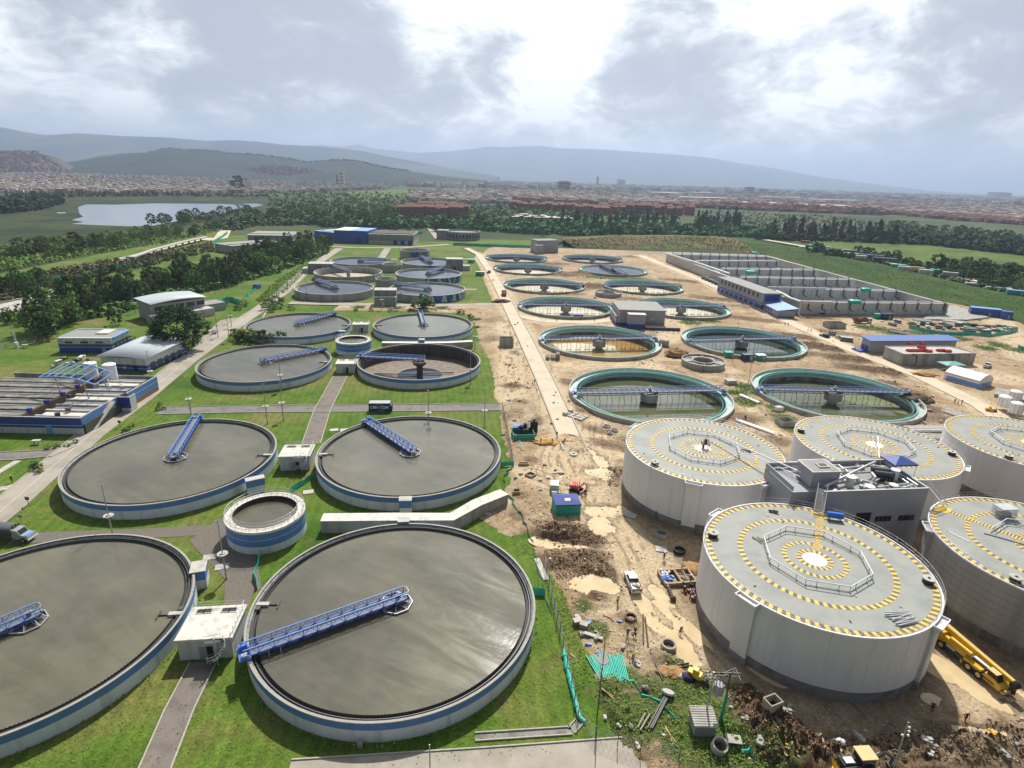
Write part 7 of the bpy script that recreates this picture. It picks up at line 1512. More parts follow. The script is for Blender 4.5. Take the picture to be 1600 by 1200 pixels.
ringthing('concrete_ring','pale concrete ring lying in the weeds at the bottom','concrete ring',1122,1172,.95,1.2,'concrete_pale',inner='earth_dark',k=.8,tilt=.3); ringthing('concrete_ring','pale concrete ring on the mud left of the first puddle','concrete ring',896,711,1.0,.35,'concrete_pale',inner='rubble',k=.35); ringthing('concrete_ring','round brown ring mould on the mud near the red worker','ring mould',1044,1012,1.15,.7,'grey_wood',inner='earth_dark'); ringthing('concrete_ring','dark round pit ring above the timber trench frame','pit ring',985,970,.95,.4,'earth_dark',inner='black'); ringthing('concrete_ring','round grey lidded manhole in the shade of the left digester','manhole',1033,838,1.2,.9,'concrete',inner='concrete_pale',k=.9)
t=thing('hose_coil','thick black hose coil on the mud by the pale slab','hose coil',G(1061,864)); b=MB(); g2=random.Random(2)
for k in range(7): r=1.0-.06*(k%3); b.path([(r*math.cos(TAU*i/24),r*math.sin(TAU*i/24),.1+.1*k) for i in range(25)],.09,7)
b.build('coil','black',t)
t=thing('hose_coil','black cable loop hanging on the base of the left digester','cable loop',G(1031,812)); b=MB()
for k in range(2): b.path([(1.3*math.cos(TAU*i/24)*.8,-.1-.1*k,1.5+1.35*math.sin(TAU*i/24)) for i in range(25)],.05,6)
b.build('coil','black',t)
# timber frame with the white and blue pipe
t=thing('timber_formwork','timber formwork frame round a pit with tangled blue pipe fittings','formwork',G(1056,905),heading((1030,907),(1080,903))); b=MB()
for y in (-1.8,1.8): b.bar((-2.6,y,.45),(2.9,y,.45),.35,0,.6)
for x in (-2.6,.3,2.9): b.bar((x,-1.8,.45),(x,1.8,.45),.3,0,.5)
b.build('timber','wood',t); MB().box(-2.5,.2,-1.7,1.7,.0,.08).build('pit','black',t); b=MB(); g2=random.Random(9)
for k in range(14): b.obox((-1.9+g2.uniform(-.7,1.2),g2.uniform(-1.5,1.5),.7),(g2.uniform(.4,1.0),.3,.4),g2.random()*3,k%3,rx=g2.random())
b.build('fittings',['bright_blue','white_paint','pale_blue'],t); b=MB(); b.bar((1.2,.4,.4),(1.6,1.5,1.6),.25); b.bar((1.6,-1,.5),(1.5,1,1.0),.2); b.bar((.6,1.0,.4),(2.6,-.6,.9),.15); b.build('brace','grey_wood',t)
t=thing('valve_pipe','white pipe with a blue joint lying along the pit frame','pipe',G(1042,922)); a,e=G(1032,893)-G(1042,922),G(1051,938)-G(1042,922); a.z=.5;e.z=.35; MB().tube(a,a.lerp(e,.62),.2,12).build('pipe','white_paint',t); MB().tube(a.lerp(e,.36),a.lerp(e,.48),.3,14).build('joint','bright_blue',t); MB().tube(a.lerp(e,.62),e,.26,12).blob(tuple(e),(.5,.5,.45),0,3,10,6,.3).build('valve','rust_dark',t)
t=thing('pump_set','dark pump set and fittings standing at the foot of the nearest digester','pump',G(1080,932)); g2=random.Random(12); b=MB()
for k in range(20): b.obox((g2.uniform(-1.2,1.2),g2.uniform(-1.6,1.6),g2.uniform(.2,1.2)),(g2.uniform(.2,.7),g2.uniform(.15,.5),g2.uniform(.2,.9)),g2.random()*3,k%3)
b.build('machine',['dark_steel','cloth_dark','red_paint'],t)
# trench frame
t=thing('trench_frame','timber ladder-like trench frame beside two workers','trench frame',G(985,1010),heading((985,1040),(985,985))); b=MB()
for y in (-.5,.5): b.bar((-2.4,y,.5),(2.4,y,.6),.12)
for k in range(4): x=-2+k*1.3; b.bar((x,-.5,.5),(x,.5,.5),.1); b.bar((x,-.5,0),(x,-.5,1),.1); b.bar((x,.5,0),(x,.5,1),.1)
b.build('timber','wood',t)
for k,(px,py,l,lab) in enumerate(((1022,1040,6,'dark steel beam on the earth right of the teal pipes'),(1005,985,7,'rusty rebar bundle on the mud behind the ring mould'),(812,698,6,'pair of pale beams by the teal netted enclosure'),(790,750,0,''),(1048,640,0,''),(1062,1040,3,'short dark plank at the edge of the weeds'),(1002,1130,3,'grey plank in the weeds by the felled mast'))):
    if l: rods('beam',px,py,2 if k else 1,l,.12,['dark_steel','rust_dark','concrete_pale','wood','wood','cloth_dark','grey_wood'][k],lab,'beam',rad([100,80,100,0,0,15,55][k]),.05,z='g',gap=2)
# sand, soil and rubble heaps that are things
def heap(label,px,py,rx,ry,h,m,name='soil_heap',cat='heap'):
    c=G(px,py); b=MB(); b.blob((0,0,-.05),(rx,ry,h),0,int(px),20,8,.22,True); return tag(b.build(name,m,None,(c.x,c.y,c.z-.1)),label,cat)
heap('yellow sand heap at the end of the pale road','852 'and 852,692,3.6,2.2,.9,'sand','sand_heap'); heap('small yellow sand heap beside the crouching worker',880,690,2.0,1.2,.5,'sand','sand_heap'); heap('orange earth heap left of the bare ring tank',1056,556,4.5,3.6,2.2,'earth_orange'); heap('orange earth heap beside the pit frame',1088,888,2.6,2.0,.6,'earth_orange'); heap('orange earth heap in front of the marquee tent',1445,586,5,3,1.2,'earth_orange'); heap('rough brown heap at the right-hand digester side of the clarifier',1432,626,4.5,4,2,'earth_dark'); heap('orange earth heap right of the torn netting',1050,1050,2.2,1.6,.5,'earth_orange'); heap('brown heap of spoil by the far pale road, beside the red truck',783,472,5,3,1.6,'earth_dark')
# small rubbish: bags, stones, bricks, boards - countable, each its own
RUB=[('white_paint',.5),('concrete_pale',.6),('wood',.7),('pale_blue',.4),('rubble',.6),('concrete',.7),('yellow_paint',.3)]
zones=[((800,720),(880,770),26),((890,960),(1000,1040),16),((780,500),(830,700),34),((860,590),(960,690),24),((1120,640),(1240,720),26),((1380,600),(1480,690),22),((1290,500),(1420,540),18),((1400,495),(1590,520),34),((860,420),(960,470),26),((1000,540),(1100,600),14),((1130,1090),(1260,1190),14),((1280,1150),(1590,1195),14),((940,1060),(1060,1170),8),((600,478),(740,486),12)]
shapes=[]
for k in range(7):
    b=MB()
    if k in (0,4): b.blob((0,0,.12),(.5,.38,.3),0,k+3,8,5,.35)
    elif k in (1,5): b.box(-.5,.5,-.35,.35,0,.35); b.obox((.25,.1,.42),(.5,.4,.16),.5)
    elif k==2: b.box(-1.1,1.1,-.12,.12,0,.08); b.obox((.1,.1,.12),(1.8,.16,.07),.35)
    else: b.obox((0,0,.1),(.8,.5,.18),.2,rx=.2); b.blob((.4,.2,.08),(.25,.25,.18),0,k,7,4,.3)
    shapes.append(b)
first={}; nm={0:'plastic_bag',1:'concrete_block',2:'plank',3:'tarpaulin_scrap',4:'rock',5:'concrete_block',6:'debris_piece'}
lb={0:'small crumpled white bag lying on the bare earth of the works',1:'small pale concrete block lying on the bare earth of the works',2:'short plank lying on the bare earth of the works',3:'scrap of pale blue sheet lying on the bare earth of the works',4:'loose brown rock lying on the bare earth of the works',5:'grey concrete lump lying on the bare earth of the works',6:'yellow scrap lying on the bare earth of the works'}
for (x0,y0),(x1,y1),n in zones:
    for q in range(n):
        px,py=g.uniform(x0,x1),g.uniform(y0,y1); k=g.choice((0,1,1,2,2,2,3,4,4,5,5,6)); p=G(px,py)
        if any(math.hypot(p.x-x,p.y-y)<R_C+1 for x,y in CLAR) or any(math.hypot(p.x-x,p.y-y)<R_D+1 for x,y in DIG): continue
        s=g.uniform(.5,1.2)*(1+max(0,p.y-150)/300)
        if k not in first: first[k]=o=shapes[k].build(nm[k],RUB[k][0],None,p,g.random()*TAU); tag(o,lb[k],nm[k].replace('_',' '),nm[k].replace('_',' ')+'s strewn over the works')
        else: o=first[k].copy(); COL.objects.link(o); o.location=p; o.rotation_euler.z=g.random()*TAU
        o.scale=(s,s*g.uniform(.6,1),s)
yk=0
for px,py in ((1425,507),(1432,512),(1441,508),(1449,514),(1457,509),(1466,514),(1472,508),(1481,513),(1490,517),(1498,510),(1506,516),(1514,520),(1522,511),(1531,517),(1540,521),(1548,512),(1556,518),(1566,521),(1575,516),(1402,505),(1394,509),(1300,524),(1288,527),(1310,529),(1322,533)):
    c=G(px,py); b=MB(); s=g.uniform(.7,1.3)
    for k in range(g.choice((2,3,4))): b.box(-2*s,2*s,-1.0*s,1.0*s,k*.5,k*.5+.4,k%2)
    b.box(-1.6*s,.4*s,-.7*s,.7*s,1.0,1.6,1); m=(('wood','grey_wood'),('galv','dark_steel'),('teal','cloth_navy'),('pipe_pale','concrete'),('cloth_navy','grey_steel'))[yk%5]; yk+=1
    tag(b.build('material_stack',m,None,c,g.random()*3),'low stack of building materials in the open yard by the aeration basin','materials','material stacks in the open yard')
# small kit on the lawns and paths
for px,py,lab in ((328,871,'pale flat cover slab on the gravel beside the outlet box'),(347,886,'second pale cover slab, right of the one by the outlet box'),(522,672,'pale cover slab left of the pump house path'),(538,672,'round pale cover in the grass beside the cross road'),(482,769,'pale cover slab between the pump house and the small round tank')):
    c=P(px,py,.03); b=MB(); b.box(-1.1,1.1,-.8,.8,0,.12); tag(b.build('cover_slab','concrete_pale',None,c,SITE+.2),lab,'cover slab')
b=MB(); b.box(-.9,.9,-.5,.5,.9,1.1); b.box(-.6,-.4,-.3,.3,0,.9); b.box(.4,.6,-.3,.3,0,.9); tag(b.build('lawn_table','concrete_pale',None,P(58,694,0),.2),'pale slab table on the lawn below the grit channels','table')
b=MB(); b.box(-.3,.3,-.15,.15,0,.9); tag(b.build('control_box','grey_steel',None,P(563,1168,0)),'small grey control box on the grass below the foremost tank','control box'); b=MB(); b.tube((0,0,0),(0,0,1.6),.05,8); b.box(-.4,.4,-.04,.04,1.3,2.0); 
for px,py,lab in ((45,790,'small dark road sign beside the long road, nearest'),(188,668,'small dark road sign near the top of the wide tank'),(34,818,'small pale sign in the grass by the stake truck')):
    o=b.build('road_sign','dark_steel' if 'dark' in lab else 'grey_steel',None,P(px,py,0)); tag(o,lab,'sign')
# ------------------------------------------------------------ trees
def crown(kind,seed,n_clump,n_leaf,size):
    """leaf clumps in a 1 x 1 x 1 crown (x,y in +-.5, z 0..1)"""
    g=np.random.default_rng(seed); V=[];cl=[]
    while len(cl)<n_clump:
        z=g.random(); a=g.random()*TAU
        if kind=='round': rmax=.5*math.sqrt(max(.02,1-((z-.45)/.56)**2))
        elif kind=='cone': rmax=.5*(1-z)**.8*(.75+.25*math.sin(z*26+seed))+.04
        elif kind=='column': rmax=.5*(math.sin(PI*min(1,z*.9+.12)))**.6
        else: rmax=.5*(.55+.45*math.sin(PI*(z*.8+.2)))*(1 if z>.15 else .7)
        r=rmax*math.sqrt(g.uniform(.35,1))*(1.0 if g.random()<.85 else 1.18); cl.append((r*math.cos(a),r*math.sin(a),z,g.uniform(.07,.16)))
    cl=np.array(cl); C=np.repeat(cl,n_leaf,0); N=len(C)
    off=g.normal(size=(N,3)); off/=np.linalg.norm(off,axis=1)[:,None]; off*=(g.random(N)**.5)[:,None]*C[:,3:4]; off[:,2]*=.75
    p=C[:,:3]+off; nrm=off+np.array([0,0,.05])+g.normal(size=(N,3))*.05; nrm/=np.linalg.norm(nrm,axis=1)[:,None]
    t=np.cross(nrm,g.normal(size=(N,3))); t/=np.linalg.norm(t,axis=1)[:,None]; u=np.cross(nrm,t); s=(size*g.uniform(.6,1.3,N))[:,None]
    V=np.stack([p-t*s,p-u*s*.55,p+t*s,p+u*s*.55],1).reshape(-1,3); return V
def tree_proto(name,label,kind,seed,leaf,n_clump,n_leaf,size,w,h,trunk=True,group=None,two=True):
    V=crown(kind,seed,n_clump,n_leaf,size); th=.16 if kind in('round','open') else .06
    V=V*np.array([w,w,h*(1-th)])+np.array([0,0,h*th]); F=np.arange(len(V)).reshape(-1,4)
    if not trunk:
        o=npmesh(name,V,F,leaf); return tag(o,label,'tree',group)
    t=thing(name,label,'tree',(0,0,0),0,group); c=npmesh('crown',V,F,leaf,parent=t)
    b=MB(); g=random.Random(seed); r=.025*h; b.tube((0,0,-.2),(0,0,h*.35),r,8,r2=r*.8); b.tube((0,0,h*.35),(g.uniform(-.2,.2),0,h*.8),r*.8,7,r2=r*.25)
    for k in range(7): a=TAU*k/7+g.random(); z=h*(.22+.08*k); b.tube((0,0,z),(w*.34*math.cos(a),w*.34*math.sin(a),z+h*.16),r*.45,6,r2=r*.12)
    b.build('trunk','bark',t); return t
def scatter(protos,spots,labels,group):
    """spots: (x,y,z,scale); each tree is an object of its own"""
    for k,(x,y,z,s) in enumerate(spots):
        i=k%len(protos); pr=protos[i]
        lab=labels[i%len(labels)] if isinstance(labels,list) else labels
        if pr.get('used'): o=dup(pr)
        else: o=pr; pr['used']=1
        o.location=(x,y,z); o.rotation_euler.z=R.random()*TAU; o.scale=(s*R.uniform(.85,1.15),s*R.uniform(.85,1.15),s*R.uniform(.85,1.15)); o['label']=lab; o['group']=group
def cleanup(protos):
    for p in protos:
        if 'used' in p: del p['used']
# the big dark tree and bushes by the car park
t=tree_proto('pine_tree','big dark spreading tree in front of the bowed-roof buildings','round',3,'leaf_dark',150,40,.03,19,16); p=P(283,547,0); t.location=p
t=tree_proto('small_tree','small round dark tree on the lawn above the flat-roofed workshop','round',4,'leaf_dark',30,26,.07,5,5.2); t.location=P(181,508,0)
g=random.Random(31); bpro=[tree_proto('shrub','x','round',40+i,('leaf_mid','leaf_dark','leaf_light')[i],30,26,.075,1,1,trunk=False) for i in range(3)]
def bushes(pts,label,group,zfun=lambda x,y:0):
    for k,(px,py,s) in enumerate(pts):
        c=P(px,py,0); pr=bpro[k%3]
        if pr.get('used'): o=pr.copy(); COL.objects.link(o)
        else: o=pr; pr['used']=1
        o.location=(c.x,c.y,zfun(c.x,c.y)-.05); o.scale=(s*g.uniform(.9,1.4),s*g.uniform(.9,1.3),s*g.uniform(.6,.95)); o.rotation_euler.z=g.random()*6; o['label']=label; o['group']=group; o['category']='bush'
bushes([(370,530,5.5),(380,534,6),(392,533,6.5),(402,535,6),(412,536,5.5),(366,524,4),(424,537,5),(436,534,5.5),(386,526,5)],'bush in the clump between the long road and the far left blue-banded tank','bushes behind the bend of the long road')
bushes([(420,478,5),(430,475,5),(440,473,4),(415,484,4),(433,482,4.4),(456,484,3),(424,487,3.4)],'bush on the traffic island of the far road','bushes on the far traffic island')
bushes([(661,482,8),(668,483,7),(653,484,6),(720,490,3.5),(735,500,3),(556,486,2.4),(610,487,2.4),(640,487,2),(580,486,2.2)],'bush in the strip behind the blue-banded tanks','bushes behind the blue-banded tanks')
bushes([(250,634,1.6),(256,640,1.4),(247,641,1.4),(200,672,1.5),(195,678,1.4),(206,666,1.3),(54,728,1.8),(58,733,1.8),(62,738,1.6),(75,702,1.3),(90,699,1.3),(105,697,1.3),(118,692,1.3)],'low bush at the edge of the long road','low bushes along the long road')
bushes([(315,512,2.5),(325,508,2.5),(305,528,2),(334,522,2),(350,478,4),(372,484,4),(380,478,4),(323,521,1.6),(198,531,3),(206,533,3)],'bush near the bowed-roof buildings','bushes near the bowed-roof buildings')
cleanup(bpro)
# left wood: belt of trees along the lawn
LP=[tree_proto('broadleaf_tree','x','round',50,'leaf_mid',60,26,.045,9,11),tree_proto('broadleaf_tree','x','open',51,'leaf_mid',60,26,.045,9,10),tree_proto('dark_tree','x','open',52,'leaf_dark',56,26,.045,8,13),tree_proto('olive_tree','x','round',53,'leaf_light',50,26,.05,7,8),tree_proto('broadleaf_tree','x','round',54,'leaf_mid',56,26,.045,8,9)]
def along(pts,n,jx,jy,s0,s1,z=0):
    out=[]; seg=list(zip(pts,pts[1:])); ln=[math.dist(a,b) for a,b in seg]; tot=sum(ln)
    for k in range(n):
        d=tot*(k+g.random())/n; i=0
        while i<len(seg)-1 and d>ln[i]: d-=ln[i]; i+=1
        (ax,ay),(bx,by)=seg[i]; u=d/max(ln[i],1e-6); c=P(ax+(bx-ax)*u+g.uniform(-jx,jx),ay+(by-ay)*u+g.uniform(-jy,jy),z); out.append((c.x,c.y,z,g.uniform(s0,s1)))
    return out
sp=along([(60,528),(110,498),(150,478),(205,470),(250,458),(300,448),(350,440),(400,430),(440,412),(480,398),(505,390)],84,14,7,.75,1.35)+along([(150,485),(190,478),(225,472),(215,476)],7,6,4,.8,1.1)+along([(240,455),(320,440),(400,418),(470,396)],44,16,6,.8,1.3)+along([(400,402),(440,396),(490,388),(512,386)],30,10,5,.8,1.2)
scatter(LP,sp,['dark broad tree in the belt along the upper left lawn','mid green open tree in the belt along the upper left lawn','tall dark tree in the belt along the upper left lawn','light olive tree in the belt along the upper left lawn','bushy mid green tree in the belt along the upper left lawn'],'belt of trees along the upper left lawn')
sp=along([(0,462),(30,452),(70,448),(80,455)],9,8,6,.7,1.0)+along([(0,500),(30,505),(90,498),(120,490)],12,14,6,.35,.6)+along([(95,470),(130,455),(160,450)],9,8,8,.5,.8)
scatter([LP[2],LP[0],LP[4]],sp,['tall dark tree at the left edge near the river wall','dark broad tree at the left edge near the river wall','bushy tree at the left edge near the river wall'],'trees at the left edge near the river wall')
WP=[tree_proto('willow_tree','x','round',60,'leaf_light',50,24,.05,13,11),tree_proto('willow_tree','x','round',61,'leaf_mid',50,24,.05,12,12)]
sp=along([(5,408),(40,402),(80,399),(110,393),(140,388),(160,384)],15,8,4,.8,1.25)+along([(160,386),(200,378),(240,372),(300,364),(340,356)],26,8,5,.6,1.0)+along([(240,352),(290,348),(330,344),(360,338),(390,336)],24,8,3,.8,1.2)+along([(395,345),(430,338),(470,334),(500,332)],20,10,6,.9,1.3)
scatter(WP+[LP[0]],sp,['light green willow-like tree on the lake shore','rounded mid green tree on the lake shore','dark tree on the lake shore'],'trees along the lake shore')
# belt behind the works
FP=[tree_proto('forest_tree','x','round',70+i,m,34,18,.075,13,12,trunk=True) for i,m in enumerate(('leaf_dark','leaf_mid','leaf_dark'))]
CP=[tree_proto('cypress_tree','x','cone',80+i,'leaf_dark',34,18,.07,9,20) for i in range(2)]
sp=along([(560,352),(640,354),(700,352),(760,352),(830,356)],46,10,9,.7,1.1)+along([(480,348),(560,345),(640,340)],26,12,8,.7,1.1)+along([(900,362),(960,364),(1020,364),(1080,366),(1150,370),(1200,374)],46,10,6,.7,1.1)+along([(820,364),(900,366),(920,368)],14,10,5,.6,.9)
scatter(FP,sp,['dark rounded tree in the long belt behind the works','mid green rounded tree in the long belt behind the works','dark bushy tree in the long belt behind the works'],'long tree belt behind the works')
sp=along([(880,352),(920,354),(960,350),(1000,352),(1060,356)],30,6,4,.7,1.1)+along([(1080,356),(1130,352),(1160,355)],18,8,5,.9,1.4)+along([(1200,368),(1230,370),(1260,371),(1300,371),(1330,374),(1380,378),(1410,380)],34,6,3,.85,1.3)
scatter(CP,sp,['dark pointed conifer in the row behind the green field','slim dark pointed conifer in the row behind the green field'],'dark conifers behind the works')
sp=along([(1370,358),(1420,362),(1460,364),(1520,372),(1600,384)],40,10,5,.9,1.3)+along([(1265,398),(1330,404),(1400,412),(1460,428),(1520,445),(1600,468)],60,12,6,.55,.95)+along([(1460,430),(1530,436),(1600,445)],24,10,8,.9,1.2)
scatter([FP[2],FP[0],LP[0]],sp,['dark bushy tree behind the row of site sheds','dark rounded tree behind the row of site sheds','dark broad tree behind the row of site sheds'],'dark wood behind the row of site sheds')
for p_ in (LP,WP,FP,CP): cleanup(p_)
for p_ in LP+WP+FP+CP:
    if p_['label']=='x': p_['label']='tree in the belt'
# distant woods that read as one mass
def mass(name,label,n,place,hgt,leaf,seed,qs=4):
    rg=np.random.default_rng(seed); X,Y,Z,S=place(rg,n); kk=clear_of(X,Y); X,Y,Z,S=X[kk],Y[kk],Z[kk],S[kk]; N=len(X); k=qs
    off=rg.normal(size=(N,k,3)); off/=np.linalg.norm(off,axis=2)[:,:,None]; off[:,:,2]=np.abs(off[:,:,2])
    C=np.stack([X,Y,Z],1)[:,None,:]+off*(S[:,None,None]*np.array([.55,.55,1.0])); nrm=off+rg.normal(size=off.shape)*.35; nrm/=np.linalg.norm(nrm,axis=2)[:,:,None]
    t=np.cross(nrm,rg.normal(size=off.shape)); t/=np.linalg.norm(t,axis=2)[:,:,None]; u=np.cross(nrm,t); s=(S[:,None,None]*.42)*rg.uniform(.6,1.3,(N,k,1))
    V=np.stack([C-t*s,C-u*s*.7,C+t*s,C+u*s*.7],2).reshape(-1,3); o=npmesh(name,V,np.arange(len(V)).reshape(-1,4),leaf); tag(o,label,None,None,'stuff'); return o
def clear_of(X,Y,r=R_C+.5):
    k=np.ones(len(X),bool)
    for x,y in CLAR: k&=np.hypot(X-x,Y-y)>r
    return k
def pxplace(poly_pts,z=0,smin=5,smax=9,grow=0):
    """random ground points inside a polygon given on the photograph, laid out on the plain"""
    q=np.array([tuple(P(x,y,z).to_2d()) for x,y in poly_pts])
    def f(rg,n):
        out=[]; lo,hi=np.array(poly_pts).min(0),np.array(poly_pts).max(0); pp_=np.array(poly_pts,float)
        while sum(len(a) for a in out)<n:
            x=rg.uniform(lo[0],hi[0],n*3); y=rg.uniform(lo[1],hi[1],n*3); ins=np.zeros(len(x),bool)
            for (ax,ay),(bx,by) in zip(pp_,np.roll(pp_,-1,0)):
                c=((ay>y)!=(by>y)); xx=(bx-ax)*(y-ay)/((by-ay) if abs(by-ay)>1e-9 else 1e-9)+ax; ins^=c&(x<xx)
            out.append(np.stack([x[ins],y[ins]],1))
        a=np.concatenate(out)[:n]
        dx=_fw.x+_r2.x*(a[:,0]-800)/F_PX-_u2.x*(a[:,1]-600)/F_PX; dy=_fw.y+_r2.y*(a[:,0]-800)/F_PX-_u2.y*(a[:,1]-600)/F_PX; dz=_fw.z+_r2.z*(a[:,0]-800)/F_PX-_u2.z*(a[:,1]-600)/F_PX
        t=(z-CAMZ)/dz; return dx*t,dy*t,np.full(n,float(z)),rg.uniform(smin,smax,n)*(1+grow*rg.random(n))
    return f
mass('woodland','dark understorey wood filling the belt behind the works',2600,pxplace([(480,352),(560,342),(700,343),(850,348),(1000,352),(1200,360),(1200,374),(1080,371),(900,369),(820,366),(700,357),(560,358)],0,4,8),8,'leaf_dark',1,6)
mass('woodland','dark wood behind the site sheds on the right',1600,pxplace([(1180,366),(1300,372),(1420,366),(1600,384),(1600,400),(1450,384),(1300,378),(1190,376)],0,4,8),8,'leaf_dark',2,6)
mass('woodland','dense bushes below the dark wood on the right',1500,pxplace([(1260,396),(1400,408),(1500,436),(1600,456),(1600,474),(1480,446),(1380,418),(1260,402)],0,3,5),8,'leaf_dark',3,6)
mass('woodland','mixed undergrowth within the belt along the upper left lawn',1100,pxplace([(100,505),(210,468),(350,432),(480,395),(515,385),(512,396),(430,428),(340,452),(250,472),(180,492)],0,2,4),8,'leaf_mid',25,6)
mass('woodland','scrub along the river bank at the left',1800,pxplace([(0,440),(100,420),(250,395),(330,380),(340,392),(240,415),(160,432),(60,455),(0,478)],0,1.2,2.6),3,'scrub',4,5)
mass('woodland','reedy undergrowth between the lake and the river road',1500,pxplace([(0,398),(150,376),(330,350),(345,362),(260,380),(120,402),(0,425)],0,1.2,2.6),3,'weed',5,5)
mass('woodland','scattered trees over the plain in the middle distance',1500,pxplace([(420,300),(560,302),(760,306),(900,318),(1060,330),(1060,345),(900,345),(700,340),(560,340),(420,325)],0,5,9),8,'leaf_mid',6,5)
mass('woodland','dark trees between the lake and the blue shed',700,pxplace([(330,354),(400,337),(480,331),(530,340),(540,348),(480,352),(400,354),(360,362)],0,4,7),8,'leaf_dark',23,6)
mass('woodland','pale green shrubs on the middle plain',700,pxplace([(470,316),(560,310),(700,322),(760,335),(620,338),(480,330)],0,3,6),8,'leaf_mid',7,5)
mass('woodland','scattered trees over the far plain at right',1500,pxplace([(640,292),(900,294),(1200,300),(1600,318),(1600,352),(1300,330),(1000,320),(760,305)],0,5,9),8,'leaf_mid',8,5)
mass('woodland','dark trees along the far side of the lake',500,pxplace([(0,312),(60,302),(100,318),(60,330),(0,335)],0,5,9),8,'leaf_dark',9,6)
mass('woodland','line of shrubs on the far lake shore',400,pxplace([(60,304),(250,303),(420,305),(420,309),(250,307),(60,309)],0,4,7),8,'leaf_dark',10,5)
mass('woodland','orchard of pale green trees beyond the conifers',900,pxplace([(1110,330),(1300,338),(1460,362),(1380,372),(1200,362),(1100,350)],0,3,5),8,'scrub',11,5)
mass('weeds','rank weeds growing over the earth heaps at lower right',4000,(lambda rg,n:(lambda idx:(lambda x,y:(x,y,np.array(relief(x,y)[0])-.05,rg.uniform(.10,.30,n)))(np.array([wp[i][0] for i in idx])+rg.normal(size=n)*np.array([wp[i][2]*.42 for i in idx]),np.array([wp[i][1] for i in idx])+rg.normal(size=n)*np.array([wp[i][2]*.42 for i in idx])))(rg.choice(24,n,p=np.array([q[2]**2 for q in wp[:24]])/sum(q[2]**2 for q in wp[:24])))),.5,'weed',12,5)
mass('weeds','low weeds between the clarifiers and digesters',3000,(lambda rg,n:(lambda idx:(lambda x,y:(x,y,np.array(relief(x,y)[0])-.05,rg.uniform(.2,.6,n)))(np.array([wp[i][0] for i in idx])+rg.normal(size=n)*np.array([wp[i][2]*.4 for i in idx]),np.array([wp[i][1] for i in idx])+rg.normal(size=n)*np.array([wp[i][2]*.4 for i in idx])))(rg.choice(np.arange(24,len(wp)),n))),.5,'weed',13,5)
mass('weeds','rough grass tufts along the lawn edge',800,pxplace([(800,836),(842,862),(872,905),(905,985),(925,1060),(905,1090),(885,1020),(868,940),(845,885),(800,850)],0,.08,.24),.4,'weed',14,4)
mass('weeds','rough weedy bank left of the far grey tanks',1600,pxplace([(400,470),(430,440),(470,415),(500,400),(495,408),(450,452),(415,478)],0,.3,.8),1,'weed',15,5)
# ------------------------------------------------------------ fields, dike, lake, river
def field_mat(name,c1,c2,sc): return mat(name,c1,.95,.25,.08,col2=c2,c2s=sc,c2t=.52,spec=.1)
M['dike_grass']=field_mat('dike_grass',(.035,.075,.016),(.055,.09,.022),.03); M['field_light']=field_mat('field_light',(.115,.17,.035),(.075,.11,.03),.012); M['scrub_field']=field_mat('scrub_field',(.17,.135,.065),(.10,.115,.04),.02); M['marsh']=field_mat('marsh',(.026,.044,.020),(.062,.078,.030),.016)
b=MB()
toe=px2([(900,388),(1020,389),(1120,389),(1190,397),(1255,415),(1300,430),(1331,440),(1380,453),(1425,463),(1515,480),(1640,520)]); crest=px2([(880,378),(960,373),(1060,372),(1150,376),(1215,383),(1260,392),(1320,405),(1380,417),(1450,433),(1530,452),(1650,476)],4)
back=px2([(880,372),(960,366),(1060,366),(1150,370),(1220,378),(1270,387),(1330,400),(1390,411),(1460,426),(1540,444),(1660,468)],0)
def band3(L0,z0,L1,z1,name,m,lab,n=8):
    b=MB(); rg=random.Random(len(L0))
    for i in range(len(L0)-1):
        for k in range(n):
            u0,u1=k/n,(k+1)/n; f=lambda A,B,u,za,zb:(A.x+(B.x-A.x)*u,A.y+(B.y-A.y)*u,za+(zb-za)*u+.3*math.sin(u*PI*5))
            b.quad(f(L0[i],L1[i],u0,z0,z1),f(L0[i+1],L1[i+1],u0,z0,z1),f(L0[i+1],L1[i+1],u1,z0,z1),f(L0[i],L1[i],u1,z0,z1))
    return struct(b.build(name,m))
band3(toe[3:],.6,crest[3:],4,'embankment','dike_grass',''); band3(crest[3:],4,back[3:],1,'embankment','dike_grass','')
band3(toe[:4],.1,crest[:4],6,'hillock','scrub_field',''); band3(crest[:4],6,back[:4],0,'hillock','scrub_field','')
sheet('field',px2([(1270,368),(1340,374),(1430,380),(1520,386),(1660,398),(1660,440),(1540,424),(1420,408),(1330,398),(1270,388)]),.3,'field_light'); sheet('field',px2([(470,318),(620,314),(700,322),(690,334),(560,336),(480,330)]),.1,'field_light'); sheet('field',px2([(540,300),(630,296),(660,305),(560,312)]),.1,'field_light')
sheet('marsh',px2([(-200,330),(60,308),(250,305),(460,308),(420,330),(330,345),(250,362),(120,385),(-200,440)]),.05,'marsh'); sheet('field',px2([(0,428),(120,404),(250,380),(335,362),(342,370),(250,394),(130,420),(0,452)]),.1,'grass'); sheet('field',px2([(695,372),(760,374),(840,376),(835,384),(700,382)]),.08,'grass')
sheet('lake',px2([(112,344),(130,339),(124,334),(122,324),(135,319.5),(180,320),(240,318),(320,318.5),(345,318.5),(368,320),(372,326),(352,333),(320,339),(280,345),(240,353),(205,354),(150,352),(112,350),(132,347)]),.2,'lake_water'); sheet('lake',px2([(372,318.5),(400,318),(412,321),(395,324),(376,325)]),.2,'lake_water'); sheet('lake',px2([(472,319),(490,319),(494,323),(474,325)]),.2,'lake_water'); sheet('lake',px2([(88,332),(102,331.5),(104,333.5),(90,334)]),.2,'lake_water')
